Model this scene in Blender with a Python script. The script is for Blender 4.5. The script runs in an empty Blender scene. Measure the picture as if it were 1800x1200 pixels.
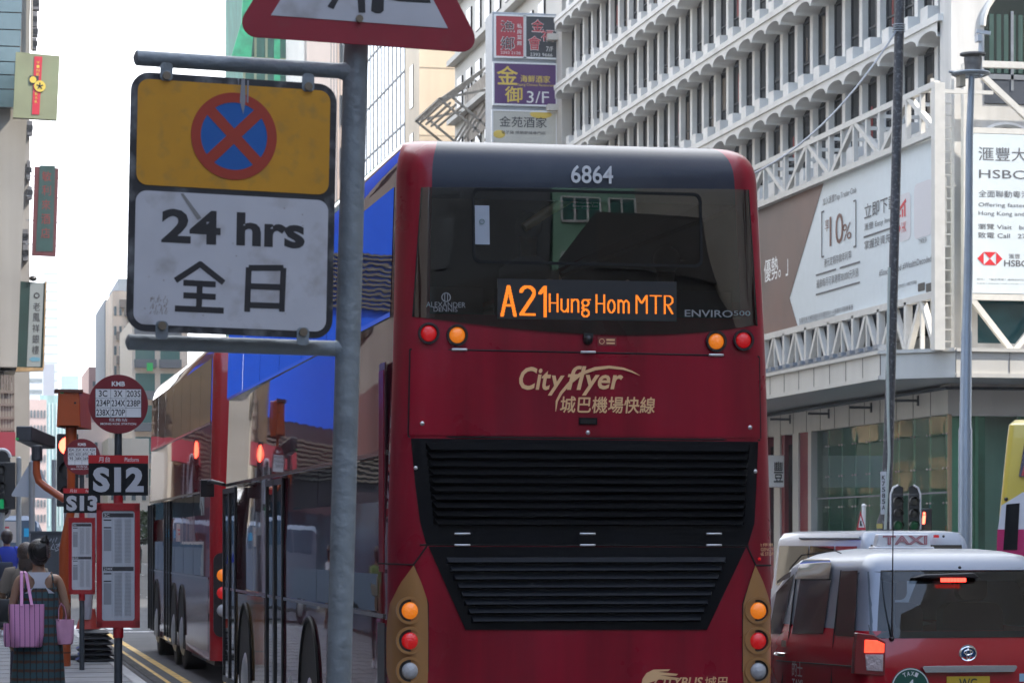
import bpy, bmesh, math, random
from mathutils import Vector, Matrix
from mathutils.geometry import tessellate_polygon
random.seed(7)
SC = bpy.context.scene
C = SC.collection
R = math.radians

# ------------------------------------------------------------------ camera, sky, sun, exposure
FPX, HZ, CAMH = 5000.0, 950.0, 1.8           # focal length and horizon line in photograph pixels, eye height in metres
PSI = math.atan(975.0 / FPX)                 # the camera looks this far to the right of the street's axis (+Y)
cd = bpy.data.cameras.new("Camera")
cam = bpy.data.objects.new("Camera", cd); C.objects.link(cam)
cam.location = (0, 0, CAMH); cam.rotation_euler = (R(90), 0, -PSI)
cd.sensor_width = 36; cd.lens = 100.0; cd.shift_y = (HZ - 600) / 1800
cd.clip_start = 0.1; cd.clip_end = 5000
cd.dof.use_dof = True; cd.dof.focus_distance = 17.5; cd.dof.aperture_fstop = 14
SC.camera = cam

SUN_AZ = math.atan2(-0.43, 0.90)             # the sun stands behind the camera, to the right
SUN_EL = R(48)
sdir = Vector((math.cos(SUN_AZ) * math.cos(SUN_EL), math.sin(SUN_AZ) * math.cos(SUN_EL), math.sin(SUN_EL)))
sl = bpy.data.lights.new("Sun", 'SUN'); sl.energy = 2.6; sl.angle = R(0.5); sl.color = (1.0, 0.93, 0.82)
so = bpy.data.objects.new("Sun", sl); C.objects.link(so)
so.rotation_euler = sdir.to_track_quat('Z', 'Y').to_euler()

W = bpy.data.worlds.new("World"); SC.world = W; W.use_nodes = True
wt = W.node_tree; bg = wt.nodes["Background"]
sky = wt.nodes.new("ShaderNodeTexSky"); sky.sky_type = 'NISHITA'; sky.sun_disc = False
sky.sun_elevation = SUN_EL; sky.sun_rotation = math.pi / 2 - SUN_AZ
sky.dust_density = 0.8; sky.air_density = 1.2; sky.ozone_density = 1.0
# thin bright cloud over the far end of the street, breaking up towards the zenith and behind
tc = wt.nodes.new("ShaderNodeTexCoord")
nz = wt.nodes.new("ShaderNodeTexNoise"); nz.inputs["Scale"].default_value = 2.2; nz.inputs["Detail"].default_value = 6
sep = wt.nodes.new("ShaderNodeSeparateXYZ"); wt.links.new(tc.outputs["Generated"], sep.inputs[0])
wt.links.new(tc.outputs["Generated"], nz.inputs["Vector"])
ad = wt.nodes.new("ShaderNodeMath"); ad.operation = 'MULTIPLY_ADD'; ad.inputs[1].default_value = 1.1
wt.links.new(sep.outputs["Y"], ad.inputs[0]); wt.links.new(nz.outputs["Fac"], ad.inputs[2])
rp = wt.nodes.new("ShaderNodeMapRange"); rp.inputs["From Min"].default_value = 0.35; rp.inputs["From Max"].default_value = 1.05; rp.inputs["To Min"].default_value = 0.07
wt.links.new(ad.outputs[0], rp.inputs["Value"])
mx = wt.nodes.new("ShaderNodeMix"); mx.data_type = 'RGBA'
wt.links.new(rp.outputs[0], mx.inputs["Factor"]); wt.links.new(sky.outputs[0], mx.inputs["A"])
mx.inputs["B"].default_value = (7.6, 7.8, 8.2, 1)
wt.links.new(mx.outputs["Result"], bg.inputs["Color"]); bg.inputs["Strength"].default_value = 0.15
SC.view_settings.view_transform = 'Standard'; SC.view_settings.look = 'None'
SC.view_settings.gamma = 1; SC.view_settings.use_curve_mapping = False
SC.view_settings.exposure = 1.9
SC.render.engine = 'CYCLES'
SC.cycles.max_bounces = 8; SC.cycles.glossy_bounces = 4; SC.cycles.transparent_max_bounces = 8
SC.cycles.volume_bounces = 0
SC.cycles.caustics_reflective = False; SC.cycles.caustics_refractive = False

# ------------------------------------------------------------------ pixel rays -> points on real planes
RT = Vector((math.cos(PSI), -math.sin(PSI), 0)); FW = Vector((math.sin(PSI), math.cos(PSI), 0)); UP = Vector((0, 0, 1))
CAM = Vector((0, 0, CAMH))
def ray(px, py): return RT * ((px - 900) / FPX) + FW + UP * ((HZ - py) / FPX)
def onD(px, py, d): return CAM + ray(px, py) * d
def onX(px, py, X): r = ray(px, py); return CAM + r * (X / r.x)
def onY(px, py, Y): r = ray(px, py); return CAM + r * (Y / r.y)
def onZ(px, py, Z): r = ray(px, py); return CAM + r * ((Z - CAMH) / r.z)

# ------------------------------------------------------------------ materials
MATS = {}
def mat(name, rgb=(.5, .5, .5), rough=.5, metal=0., spec=.5, var=0., vs=4., bump=0., bs=40., emit=0., coat=0., streak=0., ior=1.5,
        stretch=(1, 1, 1), rvar=0., dirt=None, dirtamt=0., dirts=3., erg=None):
    if name in MATS: return MATS[name]
    m = bpy.data.materials.new(name); MATS[name] = m; m.use_nodes = True
    t = m.node_tree; p = t.nodes["Principled BSDF"]
    col = (*rgb, 1)
    p.inputs["Base Color"].default_value = col; p.inputs["Roughness"].default_value = rough
    p.inputs["Metallic"].default_value = metal; p.inputs["Specular IOR Level"].default_value = spec; p.inputs["IOR"].default_value = ior
    if coat: p.inputs["Coat Weight"].default_value = coat; p.inputs["Coat Roughness"].default_value = .03
    if emit: p.inputs["Emission Color"].default_value = (*(erg or rgb), 1); p.inputs["Emission Strength"].default_value = emit
    c = t.nodes.new("ShaderNodeTexCoord"); mp = t.nodes.new("ShaderNodeMapping"); mp.inputs["Scale"].default_value = stretch
    t.links.new(c.outputs["Object"], mp.inputs["Vector"])
    src = None
    def noise(scale, detail, vec): 
        n = t.nodes.new("ShaderNodeTexNoise"); n.inputs["Scale"].default_value = scale; n.inputs["Detail"].default_value = detail
        t.links.new(vec, n.inputs["Vector"]); return n
    def rng(n, lo, hi, a, b):
        r = t.nodes.new("ShaderNodeMapRange"); t.links.new(n, r.inputs["Value"])
        r.inputs["From Min"].default_value = lo; r.inputs["From Max"].default_value = hi
        r.inputs["To Min"].default_value = a; r.inputs["To Max"].default_value = b; return r.outputs[0]
    def mulcol(prev, fac):
        x = t.nodes.new("ShaderNodeVectorMath"); x.operation = 'SCALE'
        if prev is None: x.inputs[0].default_value = rgb
        else: t.links.new(prev, x.inputs[0])
        t.links.new(fac, x.inputs["Scale"]); return x.outputs[0]
    if var: src = mulcol(src, rng(noise(vs, 6, mp.outputs[0]).outputs["Fac"], .3, .7, 1 - var, 1 + var))
    if streak:
        m2 = t.nodes.new("ShaderNodeMapping"); m2.inputs["Scale"].default_value = (1, 1, .06)
        t.links.new(c.outputs["Object"], m2.inputs["Vector"])
        src = mulcol(src, rng(noise(vs * 4, 5, m2.outputs[0]).outputs["Fac"], .35, .65, 1 - streak, 1 + streak * .5))
    if dirt:
        n = noise(dirts, 8, mp.outputs[0]); f = rng(n.outputs["Fac"], .52, .7, 0, dirtamt)
        x = t.nodes.new("ShaderNodeMix"); x.data_type = 'RGBA'; t.links.new(f, x.inputs["Factor"])
        if src is None: x.inputs["A"].default_value = col
        else: t.links.new(src, x.inputs["A"])
        x.inputs["B"].default_value = (*dirt, 1); src = x.outputs["Result"]
    if src is not None: t.links.new(src, p.inputs["Base Color"])
    if rvar: t.links.new(rng(noise(vs * 2, 5, mp.outputs[0]).outputs["Fac"], .3, .7, max(.01, rough - rvar), rough + rvar), p.inputs["Roughness"])
    if bump:
        b = t.nodes.new("ShaderNodeBump"); b.inputs["Strength"].default_value = bump; b.inputs["Distance"].default_value = .02
        t.links.new(noise(bs, 3, mp.outputs[0]).outputs["Fac"], b.inputs["Height"]); t.links.new(b.outputs[0], p.inputs["Normal"])
        if coat: t.links.new(b.outputs[0], p.inputs["Coat Normal"])
    return m

def glassmat(name, tint=.25, rough=.01, f0=.06, col=(1, 1, 1), wav=.0, ws=1.5):
    """tinted window glass: a see-through tint under a mirror-like surface that grows towards grazing angles"""
    if name in MATS: return MATS[name]
    m = bpy.data.materials.new(name); MATS[name] = m; m.use_nodes = True; t = m.node_tree
    t.nodes.remove(t.nodes["Principled BSDF"]); out = t.nodes["Material Output"]
    tr = t.nodes.new("ShaderNodeBsdfTransparent"); tr.inputs[0].default_value = (col[0] * tint, col[1] * tint, col[2] * tint, 1)
    gl = t.nodes.new("ShaderNodeBsdfGlossy"); gl.inputs["Roughness"].default_value = rough
    fr = t.nodes.new("ShaderNodeFresnel"); fr.inputs[0].default_value = (1 + f0 ** .5) / (1 - f0 ** .5)
    ms = t.nodes.new("ShaderNodeMixShader"); t.links.new(fr.outputs[0], ms.inputs[0])
    t.links.new(tr.outputs[0], ms.inputs[1]); t.links.new(gl.outputs[0], ms.inputs[2]); t.links.new(ms.outputs[0], out.inputs[0])
    if wav:
        c = t.nodes.new("ShaderNodeTexCoord"); n = t.nodes.new("ShaderNodeTexNoise"); n.inputs["Scale"].default_value = ws
        t.links.new(c.outputs["Object"], n.inputs["Vector"])
        b = t.nodes.new("ShaderNodeBump"); b.inputs["Strength"].default_value = wav; b.inputs["Distance"].default_value = .02
        t.links.new(n.outputs["Fac"], b.inputs["Height"]); t.links.new(b.outputs[0], gl.inputs["Normal"])
    return m

# ------------------------------------------------------------------ planes, mesh builder, text
class PL:
    def __init__(s, o, u, v):
        s.o = Vector(o); s.u = Vector(u).normalized(); s.v = Vector(v).normalized(); s.n = s.u.cross(s.v).normalized()
    def at(s, a, b, c=0.): return s.o + s.u * a + s.v * b + s.n * c
    def px(s, px, py):
        r = ray(px, py); k = (s.o - CAM).dot(s.n) / r.dot(s.n); p = CAM + r * k - s.o
        return (p.dot(s.u), p.dot(s.v))
def faceY(x, y, z): return PL((x, y, z), (1, 0, 0), (0, 0, 1))       # faces the camera's end of the street (-Y)
def faceX(x, y, z): return PL((x, y, z), (0, -1, 0), (0, 0, 1))      # faces left across the street (-X)

TXT = {}
def textdata(body, bold=0., shear=0., sp=1., lead=1.):
    k = (body, bold, shear, sp, lead)
    if k in TXT: return TXT[k]
    c = bpy.data.curves.new("t", 'FONT'); c.body = body; c.offset = bold; c.shear = shear; c.space_character = sp; c.space_line = lead
    c.resolution_u = 3; c.align_x = 'CENTER'
    o = bpy.data.objects.new("t", c); C.objects.link(o)
    dg = bpy.context.evaluated_depsgraph_get()
    me = o.evaluated_get(dg).to_mesh()
    vs = [(v.co.x, v.co.y) for v in me.vertices]; fs = [tuple(p.vertices) for p in me.polygons]
    o.evaluated_get(dg).to_mesh_clear(); bpy.data.objects.remove(o); bpy.data.curves.remove(c)
    xs = [v[0] for v in vs]; ys = [v[1] for v in vs]
    x0, x1, y0, y1 = min(xs), max(xs), min(ys), max(ys)
    TXT[k] = ([(x - x0, y - y0) for x, y in vs], fs, x1 - x0, y1 - y0); return TXT[k]

class MB:
    def __init__(s): s.v = []; s.f = []; s.m = []
    def add(s, vs, fs, mi=0):
        n = len(s.v); s.v += [Vector(v) for v in vs]; s.f += [tuple(i + n for i in f) for f in fs]; s.m += [mi] * len(fs); return s
    def box(s, x0, x1, y0, y1, z0, z1, mi=0):
        return s.add([(x, y, z) for z in (z0, z1) for y in (y0, y1) for x in (x0, x1)],
                     [(0, 2, 3, 1), (4, 5, 7, 6), (0, 1, 5, 4), (2, 6, 7, 3), (0, 4, 6, 2), (1, 3, 7, 5)], mi)
    def pbox(s, P, a0, a1, b0, b1, c0, c1, mi=0):
        return s.add([P.at(a, b, c) for c in (c0, c1) for b in (b0, b1) for a in (a0, a1)],
                     [(0, 2, 3, 1), (4, 5, 7, 6), (0, 1, 5, 4), (2, 6, 7, 3), (0, 4, 6, 2), (1, 3, 7, 5)], mi)
    def bar(s, p, q, w, h, mi=0, up=(0, 0, 1)):
        p, q = Vector(p), Vector(q); d = (q - p).normalized(); a = d.cross(Vector(up))
        if a.length < 1e-4: a = d.cross(Vector((1, 0, 0)))
        a.normalize(); b = a.cross(d)
        vs = [e + a * (sx * w / 2) + b * (sy * h / 2) for e in (p, q) for sx, sy in ((-1, -1), (1, -1), (1, 1), (-1, 1))]
        return s.add(vs, [(3, 2, 1, 0), (4, 5, 6, 7), (0, 1, 5, 4), (1, 2, 6, 5), (2, 3, 7, 6), (3, 0, 4, 7)], mi)
    def rings(s, rs, caps=True, mi=0, closed=True):
        n = len(rs[0]); vs = [p for r in rs for p in r]; fs = []
        for i in range(len(rs) - 1):
            for j in range(n if closed else n - 1):
                k = (j + 1) % n; fs.append((i * n + j, i * n + k, (i + 1) * n + k, (i + 1) * n + j))
        if caps: fs += [tuple(range(n - 1, -1, -1)), tuple(range((len(rs) - 1) * n, len(rs) * n))]
        return s.add(vs, fs, mi)
    def tube(s, pts, r, n=10, caps=True, mi=0, flat=1.):
        pts = [Vector(p) for p in pts]; rr = r if isinstance(r, (list, tuple)) else [r] * len(pts); rs = []; a = None
        for i, p in enumerate(pts):
            d = (pts[min(i + 1, len(pts) - 1)] - pts[max(i - 1, 0)]).normalized()
            if a is None: a = d.cross(Vector((0, 0, 1)) if abs(d.z) < .9 else Vector((1, 0, 0))).normalized()
            else: a = (a - d * a.dot(d)).normalized()
            b = d.cross(a)
            rs.append([p + a * (math.cos(2 * math.pi * k / n) * rr[i]) + b * (math.sin(2 * math.pi * k / n) * rr[i] * flat) for k in range(n)])
        return s.rings(rs, caps, mi)
    def disc(s, P, a, b, r, c0, c1, n=24, mi=0, ra=None):
        rs = [[P.at(a + math.cos(2 * math.pi * k / n) * (ra or r), b + math.sin(2 * math.pi * k / n) * r, c) for k in range(n)] for c in (c0, c1)]
        return s.rings(rs, True, mi)
    def ring(s, P, a, b, r0, r1, c0, c1, n=32, mi=0, k0=0, k1=None):
        """flat annulus r0..r1 between depths c0 and c1"""
        q = lambda r, c: [P.at(a + math.cos(2 * math.pi * k / n) * r, b + math.sin(2 * math.pi * k / n) * r, c) for k in range(n)]
        return s.rings([q(r0, c0), q(r0, c1), q(r1, c1), q(r1, c0), q(r0, c0)][::-1], False, mi)
    def dome(s, P, a, b, r, h, c0=0., n=20, mi=0, seg=4, ra=None):
        rs = []
        for i in range(seg + 1):
            t = i / seg * math.pi / 2 * .98
            rs.append([P.at(a + math.cos(2 * math.pi * k / n) * (ra or r) * math.cos(t), b + math.sin(2 * math.pi * k / n) * r * math.cos(t), c0 + h * math.sin(t)) for k in range(n)])
        return s.rings(rs, True, mi)
    def poly(s, P, pts, c0, c1, mi=0):
        n = len(pts); ar = sum(pts[i][0] * pts[(i + 1) % n][1] - pts[(i + 1) % n][0] * pts[i][1] for i in range(n))
        if ar < 0: pts = pts[::-1]
        tri = tessellate_polygon([[Vector((a, b, 0)) for a, b in pts]])
        lo, hi = min(c0, c1), max(c0, c1)
        vs = [P.at(a, b, lo) for a, b in pts] + [P.at(a, b, hi) for a, b in pts]; fs = []
        for t in tri:
            A, B, D = (pts[i] for i in t)
            if (B[0] - A[0]) * (D[1] - A[1]) - (D[0] - A[0]) * (B[1] - A[1]) < 0: t = (t[0], t[2], t[1])
            fs += [(t[2], t[1], t[0]), (t[0] + n, t[1] + n, t[2] + n)]
        if hi - lo > 1e-6: fs += [(i, (i + 1) % n, (i + 1) % n + n, i + n) for i in range(n)]
        else: fs = [f for f in fs if f[0] >= n]
        return s.add(vs, fs, mi)
    def text(s, P, body, a0, b0, a1, b1, c=.004, mi=0, bold=0., shear=0., keep=None, sp=1., lead=1., th=.0015):
        """fits the lettering into the rectangle; keep='l','c','r' keeps its proportions"""
        vs, fs, w, h = textdata(body, 0. if any(ord(q) > 0x2e80 for q in body) else bold, shear, sp, lead)
        sx, sy = (a1 - a0) / w, (b1 - b0) / h; ox, oy = a0, b0
        if keep:
            k = min(sx, sy); ox += {'l': 0, 'c': .5, 'r': 1}[keep] * ((a1 - a0) - w * k); oy += .5 * ((b1 - b0) - h * k); sx = sy = k
        if bold and any(ord(q) > 0x2e80 for q in body):           # overlay shifted copies: an even thickening for dense characters
            e = bold * .5 * sy; i = 0
            for dx, dy in ((-e, 0), (e, 0), (0, -e), (0, e)): s.add([P.at(ox + x * sx + dx, oy + y * sy + dy, c + .0002 * i) for x, y in vs], fs, mi); i += 1
            return s
        return s.add([P.at(ox + x * sx, oy + y * sy, c) for x, y in vs], fs, mi)
    def ell(s, c, r, n=14, m=8, mi=0, M=None):
        c = Vector(c); rs = []
        for i in range(m + 1):
            t = math.pi * (i / m) ; t = min(max(t, .06), math.pi - .06)
            ring = [Vector((r[0] * math.sin(t) * math.cos(2 * math.pi * k / n), r[1] * math.sin(t) * math.sin(2 * math.pi * k / n), -r[2] * math.cos(t))) for k in range(n)]
            rs.append([c + ((M @ p) if M else p) for p in ring])
        return s.rings(rs, True, mi)
    def build(s, name, ms, parent=None, smooth=True, ang=35, bevel=0., local=False, sub=0):
        me = bpy.data.meshes.new(name); vs = s.v
        if parent is not None and not local:
            inv = ROOT[parent.name].inverted(); vs = [inv @ v for v in vs]
        me.from_pydata([tuple(v) for v in vs], [], s.f)
        if not isinstance(ms, (list, tuple)): ms = [ms]
        for m in ms: me.materials.append(m)
        me.polygons.foreach_set("material_index", s.m); me.update()
        if smooth: me.shade_smooth(); me.set_sharp_from_angle(angle=R(ang))
        o = bpy.data.objects.new(name, me); C.objects.link(o)
        if parent is not None: o.parent = parent; ROOT[o.name] = ROOT[parent.name]
        else: ROOT[o.name] = Matrix()
        if bevel:
            b = o.modifiers.new("bevel", 'BEVEL'); b.width = bevel; b.segments = 2; b.limit_method = 'ANGLE'
        if sub: q = o.modifiers.new("sub", 'SUBSURF'); q.levels = sub; q.render_levels = sub
        return o
ROOT = {}
def tag(o, label, cat, group=None):
    o["label"] = label; o["category"] = cat
    if group: o["group"] = group
    return o
def thing(name, label, cat, loc=(0, 0, 0), rz=0., group=None):
    o = bpy.data.objects.new(name, None); C.objects.link(o); o.empty_display_size = .2
    o.location = loc; o.rotation_euler = (0, 0, rz); ROOT[o.name] = Matrix.Translation(Vector(loc)) @ Matrix.Rotation(rz, 4, 'Z')
    return tag(o, label, cat, group)
def struct(o): o["kind"] = "structure"; return o
def copy_tree(o, parent=None):
    c = o.copy(); C.objects.link(c)
    if parent is not None: c.parent = parent
    for k in [k for k in C.objects if k.parent == o]: copy_tree(k, c)
    return c
def rrect(a0, b0, a1, b1, r, n=5):
    pts = []
    for cx, cy, t0 in ((a1 - r, b1 - r, 0), (a0 + r, b1 - r, 90), (a0 + r, b0 + r, 180), (a1 - r, b0 + r, 270)):
        for k in range(n + 1):
            t = R(t0 + 90 * k / n); pts.append((cx + r * math.cos(t), cy + r * math.sin(t)))
    return pts
def rpoly(pts, r, n=5):
    """round the corners of a convex polygon"""
    out = []; N = len(pts)
    for i in range(N):
        p = Vector(pts[i]); a = (Vector(pts[i - 1]) - p).normalized(); b = (Vector(pts[(i + 1) % N]) - p).normalized()
        h = math.acos(max(-1, min(1, a.dot(b)))) / 2; d = r / math.tan(h); c = p + (a + b).normalized() * (r / math.sin(h))
        s_, e_ = p + a * d - c, p + b * d - c
        t0 = math.atan2(s_.y, s_.x); t1 = math.atan2(e_.y, e_.x)
        while t1 - t0 > math.pi: t1 -= 2 * math.pi
        while t1 - t0 < -math.pi: t1 += 2 * math.pi
        out += [(c.x + r * math.cos(t0 + (t1 - t0) * k / n), c.y + r * math.sin(t0 + (t1 - t0) * k / n)) for k in range(n + 1)]
    return out
def plan(x0, x1, y0, y1, z, r0=.2, r1=.25, n=6):
    """rounded rectangle in plan at height z, listed from the rear right end of the rear face: (x1-r,y0)->(x1,y0+r)->...->(x0+r,y0)"""
    pts = []
    for cx, cy, r, t0 in ((x1 - r0, y0 + r0, r0, 270), (x1 - r1, y1 - r1, r1, 0), (x0 + r1, y1 - r1, r1, 90), (x0 + r0, y0 + r0, r0, 180)):
        for k in range(n + 1):
            t = R(t0 + 90 * k / n); pts.append(Vector((cx + r * math.cos(t), cy + r * math.sin(t), z)))
    return pts
M_white = mat("white_paint", (.78, .78, .78), .45)
M_black = mat("black_paint", (.012, .012, .014), .4)
M_grey = mat("grey_steel", (.22, .24, .27), .5, metal=.3, var=.15)
M_chrome = mat("chrome", (.75, .76, .78), .12, metal=1)
# ------------------------------------------------------------------ ground
M_road = mat("asphalt", (.05, .052, .056), .8, var=.25, vs=.8, bump=.4, bs=60, dirt=(.09, .09, .092), dirtamt=.6, dirts=.35)
M_pave = mat("pavement_slabs", (.14, .148, .16), .75, var=.18, vs=1.6, bump=.25, bs=30, dirt=(.11, .11, .115), dirtamt=.7, dirts=.9)
M_kerb = mat("kerb_stone", (.3, .3, .3), .8, var=.2, vs=6)
M_yel = mat("yellow_line", (.62, .4, .1), .7, var=.3, vs=6, dirt=(.12, .11, .09), dirtamt=.8, dirts=4)
M_wl = mat("white_line", (.6, .6, .6), .7, var=.25, vs=5, dirt=(.12, .12, .12), dirtamt=.8, dirts=3)
struct(MB().add([(-1500, -600, 0), (1500, -600, 0), (1500, 3000, 0), (-1500, 3000, 0)], [(0, 1, 2, 3)]).build("road", M_road))
KX = 2.2
def pavement(name, x0, x1, y0, y1, slab=.9):
    b = MB().box(x0, x1, y0, y1, -.05, .13)
    o = struct(b.build(name, M_pave, bevel=.02)); return o
pavement("pavement", -9, KX - .16, -60, 57)
struct(MB().box(KX - .16, KX, -60, 57, -.05, .135).build("kerb", M_kerb, bevel=.02))
j = MB()                                                       # the joints between the slabs
for i in range(40): j.box(-8, KX - .16, 10 + i * 1.2, 10.012 + i * 1.2, .131, .1345)
for i in range(8): j.box(KX - .16 - .9 * (i + 1), KX - .148 - .9 * (i + 1), 5, 56, .1345, .138)
struct(j.build("pavement_joints", mat("joint_grey", (.1, .1, .105), .9)))
pavement("pavement", -40, .9, 78 - 3.2, 400).data.materials[0] = mat("dark_pavement", (.07, .072, .076), .8, var=.2, vs=1)
pavement("pavement", 21, 90, 69.5, 400)
pavement("pavement", 21, 90, -80, 60)
y = MB()
for (px, py) in ((250, 1170), (266, 1160)):
    X = onZ(px, py, .004).x
    y.box(X - .055, X + .055, 5, 56, .003, .0055)
struct(y.build("yellow_lines", M_yel))
w = MB()
for k in range(-2, 40):
    for X in (6.0, 9.6, 14.0): w.box(X - .05, X + .05, k * 6, k * 6 + 2.2, .003, .0055)
w.box(2.5, 14, 56.5, 56.8, .003, .0055)
for k in range(14): w.box(-3 + k * 1.0, -2.5 + k * 1.0, 58.2, 61.2, .003, .0055)
struct(w.build("white_lines", M_wl))
g = MB()                                                       # drain channel along the kerb
for k in range(150):
    y0 = 21 + k * .24
    g.box(KX + .06, KX + .2, y0, y0 + .15, .003, .014); g.box(KX + .25, KX + .39, y0 + .08, y0 + .2, .003, .014)
struct(g.build("drain_channel", mat("worn_brick", (.12, .115, .11), .85, var=.4, vs=9)))
# ------------------------------------------------------------------ double-decker buses
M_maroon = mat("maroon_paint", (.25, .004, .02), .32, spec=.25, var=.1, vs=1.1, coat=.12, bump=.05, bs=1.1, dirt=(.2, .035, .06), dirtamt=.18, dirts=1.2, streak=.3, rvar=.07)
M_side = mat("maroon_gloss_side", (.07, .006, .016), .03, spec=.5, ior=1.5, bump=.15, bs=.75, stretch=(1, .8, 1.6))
M_sglass = mat("dark_side_glass", (.004, .005, .007), .015, spec=.5, ior=1.52, bump=.13, bs=.9, stretch=(1, .7, 1.8))
M_gold = mat("gold_paint", (.4, .2, .07), .3, metal=.25, coat=.4, var=.06)
M_logo = mat("gold_lettering", (.78, .48, .24), .5)
M_dome = mat("dark_blue_dome", (.006, .011, .026), .36, spec=.3, coat=.08, var=.2, vs=1.2, bump=.04, bs=1.2, dirt=(.05, .055, .065), dirtamt=.2, dirts=2.5)
M_grille = mat("black_plastic", (.0035, .0042, .006), .45, spec=.14, var=.3, vs=2)
M_seam = mat("seam_black", (.003, .003, .003), .8)
M_silver = mat("hinge_silver", (.6, .6, .6), .35, metal=.8)
M_tyre = mat("tyre_rubber", (.015, .015, .016), .8, bump=.3, bs=30)
M_inner = mat("bus_interior", (.03, .032, .038), .8)
def lampmat(n, c, e=0.): return mat(n, c, .12, coat=.8, bump=.3, bs=110, emit=e)
M_lr = lampmat("red_lens", (.5, .006, .008), .12); M_la = lampmat("amber_lens", (.8, .2, .01), .15)
M_lw = lampmat("clear_lens", (.42, .43, .45)); M_led = mat("orange_dots", (1, .28, .02), .5, emit=.42, erg=(1, .21, .01))

BX0, BX1, BY0, BY1 = 2.70, 5.235, 17.81, 29.7
BR = .2
def b_ins(z): return .0 if z < 1.8 else .07 * (z - 1.8) / 2.3 if z < 4.1 else .07 + .1 * ((z - 4.1) / .315) ** 2.5
def b_lean(z):
    if z < 2.95: return 0
    l = .07 * (z - 2.95)
    if z > 3.98: t = min(.9995, (z - 3.98) / .435); l += .8 * (1 - (1 - t ** 5) ** (1 / 3))
    return l
def b_y(x, z):
    hw = (BX1 - BX0) / 2 - b_ins(z); dx = abs(x - (BX0 + BX1) / 2) - (hw - BR); y = BY0 + b_lean(z)
    if dx > 0: dx = min(dx, BR); y += BR - math.sqrt(max(0, BR * BR - dx * dx))
    return y
def bx(px, py):
    y = BY0
    for _ in range(3): p = onY(px, py, y); y = BY0 + b_lean(p.z)
    return p.x, p.z
def brows(rows, off, nx=10, sub=3):
    """rows of ((xl,zl),(xr,zr)) on the rear face -> a fitted sheet just proud of it"""
    rr = []
    for i in range(len(rows) - 1):
        for k in range(sub):
            t = k / sub; rr.append([tuple(a + (b - a) * t for a, b in zip(rows[i][s], rows[i + 1][s])) for s in (0, 1)])
    rr.append(list(rows[-1])); vs = []; fs = []
    for l, r in rr:
        for k in range(nx + 1):
            t = k / nx; x = l[0] + (r[0] - l[0]) * t; z = l[1] + (r[1] - l[1]) * t; vs.append((x, b_y(x, z) - off, z))
    for i in range(len(rr) - 1):
        for k in range(nx): a = i * (nx + 1) + k; fs.append((a, a + nx + 1, a + nx + 2, a + 1))
    return vs, fs
def rpx(*prs): return [(bx(*l), bx(*r)) for l, r in prs]
def rearP(px, py):                                             # a small plane on the rear face at that spot, axes metres
    x, z = bx(px, py); return PL((x, b_y(x, z), z), (1, 0, 0), (0, 0, 1))

bus = thing("double_decker_bus", "maroon double-decker airport bus seen from behind, filling the middle of the street", "bus", ((BX0 + BX1) / 2, (BY0 + BY1) / 2, 0))
zs = [.30, .34, 1.0, 1.8, 2.4, 2.95, 3.24, 3.42, 3.7, 3.98, 4.06, 4.14, 4.2, 4.25, 4.29, 4.33, 4.36, 4.382, 4.397, 4.407, 4.4145]
def b_ring(z):
    i = b_ins(z); l = b_lean(z); return plan(BX0 + i, BX1 - i, BY0 + l, BY1 - max(0, (z - 1.0)) * .06 - max(0, z - 4) * .8, z, BR, .3)
rs = [b_ring(z) for z in zs]; n = len(rs[0]); mb = MB(); mb.v = [p for r in rs for p in r]
WZ0, WZ1 = bx(1030, 575)[1], bx(1030, 328)[1]
for i in range(len(zs) - 1):
    for k in range(n):
        a, b = i * n + k, i * n + (k + 1) % n
        rear = (k == n - 1)                                    # the flat strip of the rear face
        if rear and zs[i] >= 3.24 and zs[i + 1] <= 3.98 + .01: continue   # opening behind the rear window
        mb.f.append((a, b, b + n, a + n))
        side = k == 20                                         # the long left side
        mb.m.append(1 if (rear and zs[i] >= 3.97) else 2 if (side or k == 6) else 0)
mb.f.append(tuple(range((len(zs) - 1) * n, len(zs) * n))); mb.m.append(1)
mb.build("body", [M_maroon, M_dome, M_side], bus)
mb = MB(); mb.box(BX0 + .1, BX1 - .1, BY0 + .5, BY1 - .3, .22, .3); mb.build("chassis", M_black, bus)
t = MB(); P = rearP(1003, 322); x2 = bx(1077, 293); t.text(P, "6864", 0, 0, bx(1077, 322)[0] - P.o.x, x2[1] - P.o.z, c=.012, bold=.015)
t.build("fleet_number", mat("silver_lettering", (.62, .64, .66), .4), bus)
# rear window
wrows = rpx(((740, 329), (1317, 333)), ((737, 380), (1322, 383)), ((733, 460), (1328, 463)), ((728, 540), (1332, 545)), ((727, 556), (1333, 570)))
gw = MB(); vs, fs = brows(wrows, .006, nx=64, sub=5)
x0w, x1w = wrows[-1][0][0], wrows[-1][1][0]
def sag(v):
    t = (v[0] - x0w) / (x1w - x0w); zb = wrows[-1][0][1] + (wrows[-1][1][1] - wrows[-1][0][1]) * t; zt = wrows[0][0][1]
    k = max(0, min(1, (zt - v[2]) / (zt - zb))); s = .115 * 4 * t * (1 - t) * (.55 + .45 * t) * k ** 2
    return (v[0], v[1] - .012 * math.sin(math.pi * t), v[2] - s)
gw.add([sag(v) for v in vs], fs); win = gw.build("rear_window", glassmat("rear_glass", .5, .0, .11, (.8, .86, .9), wav=.03, ws=.7), bus)
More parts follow.
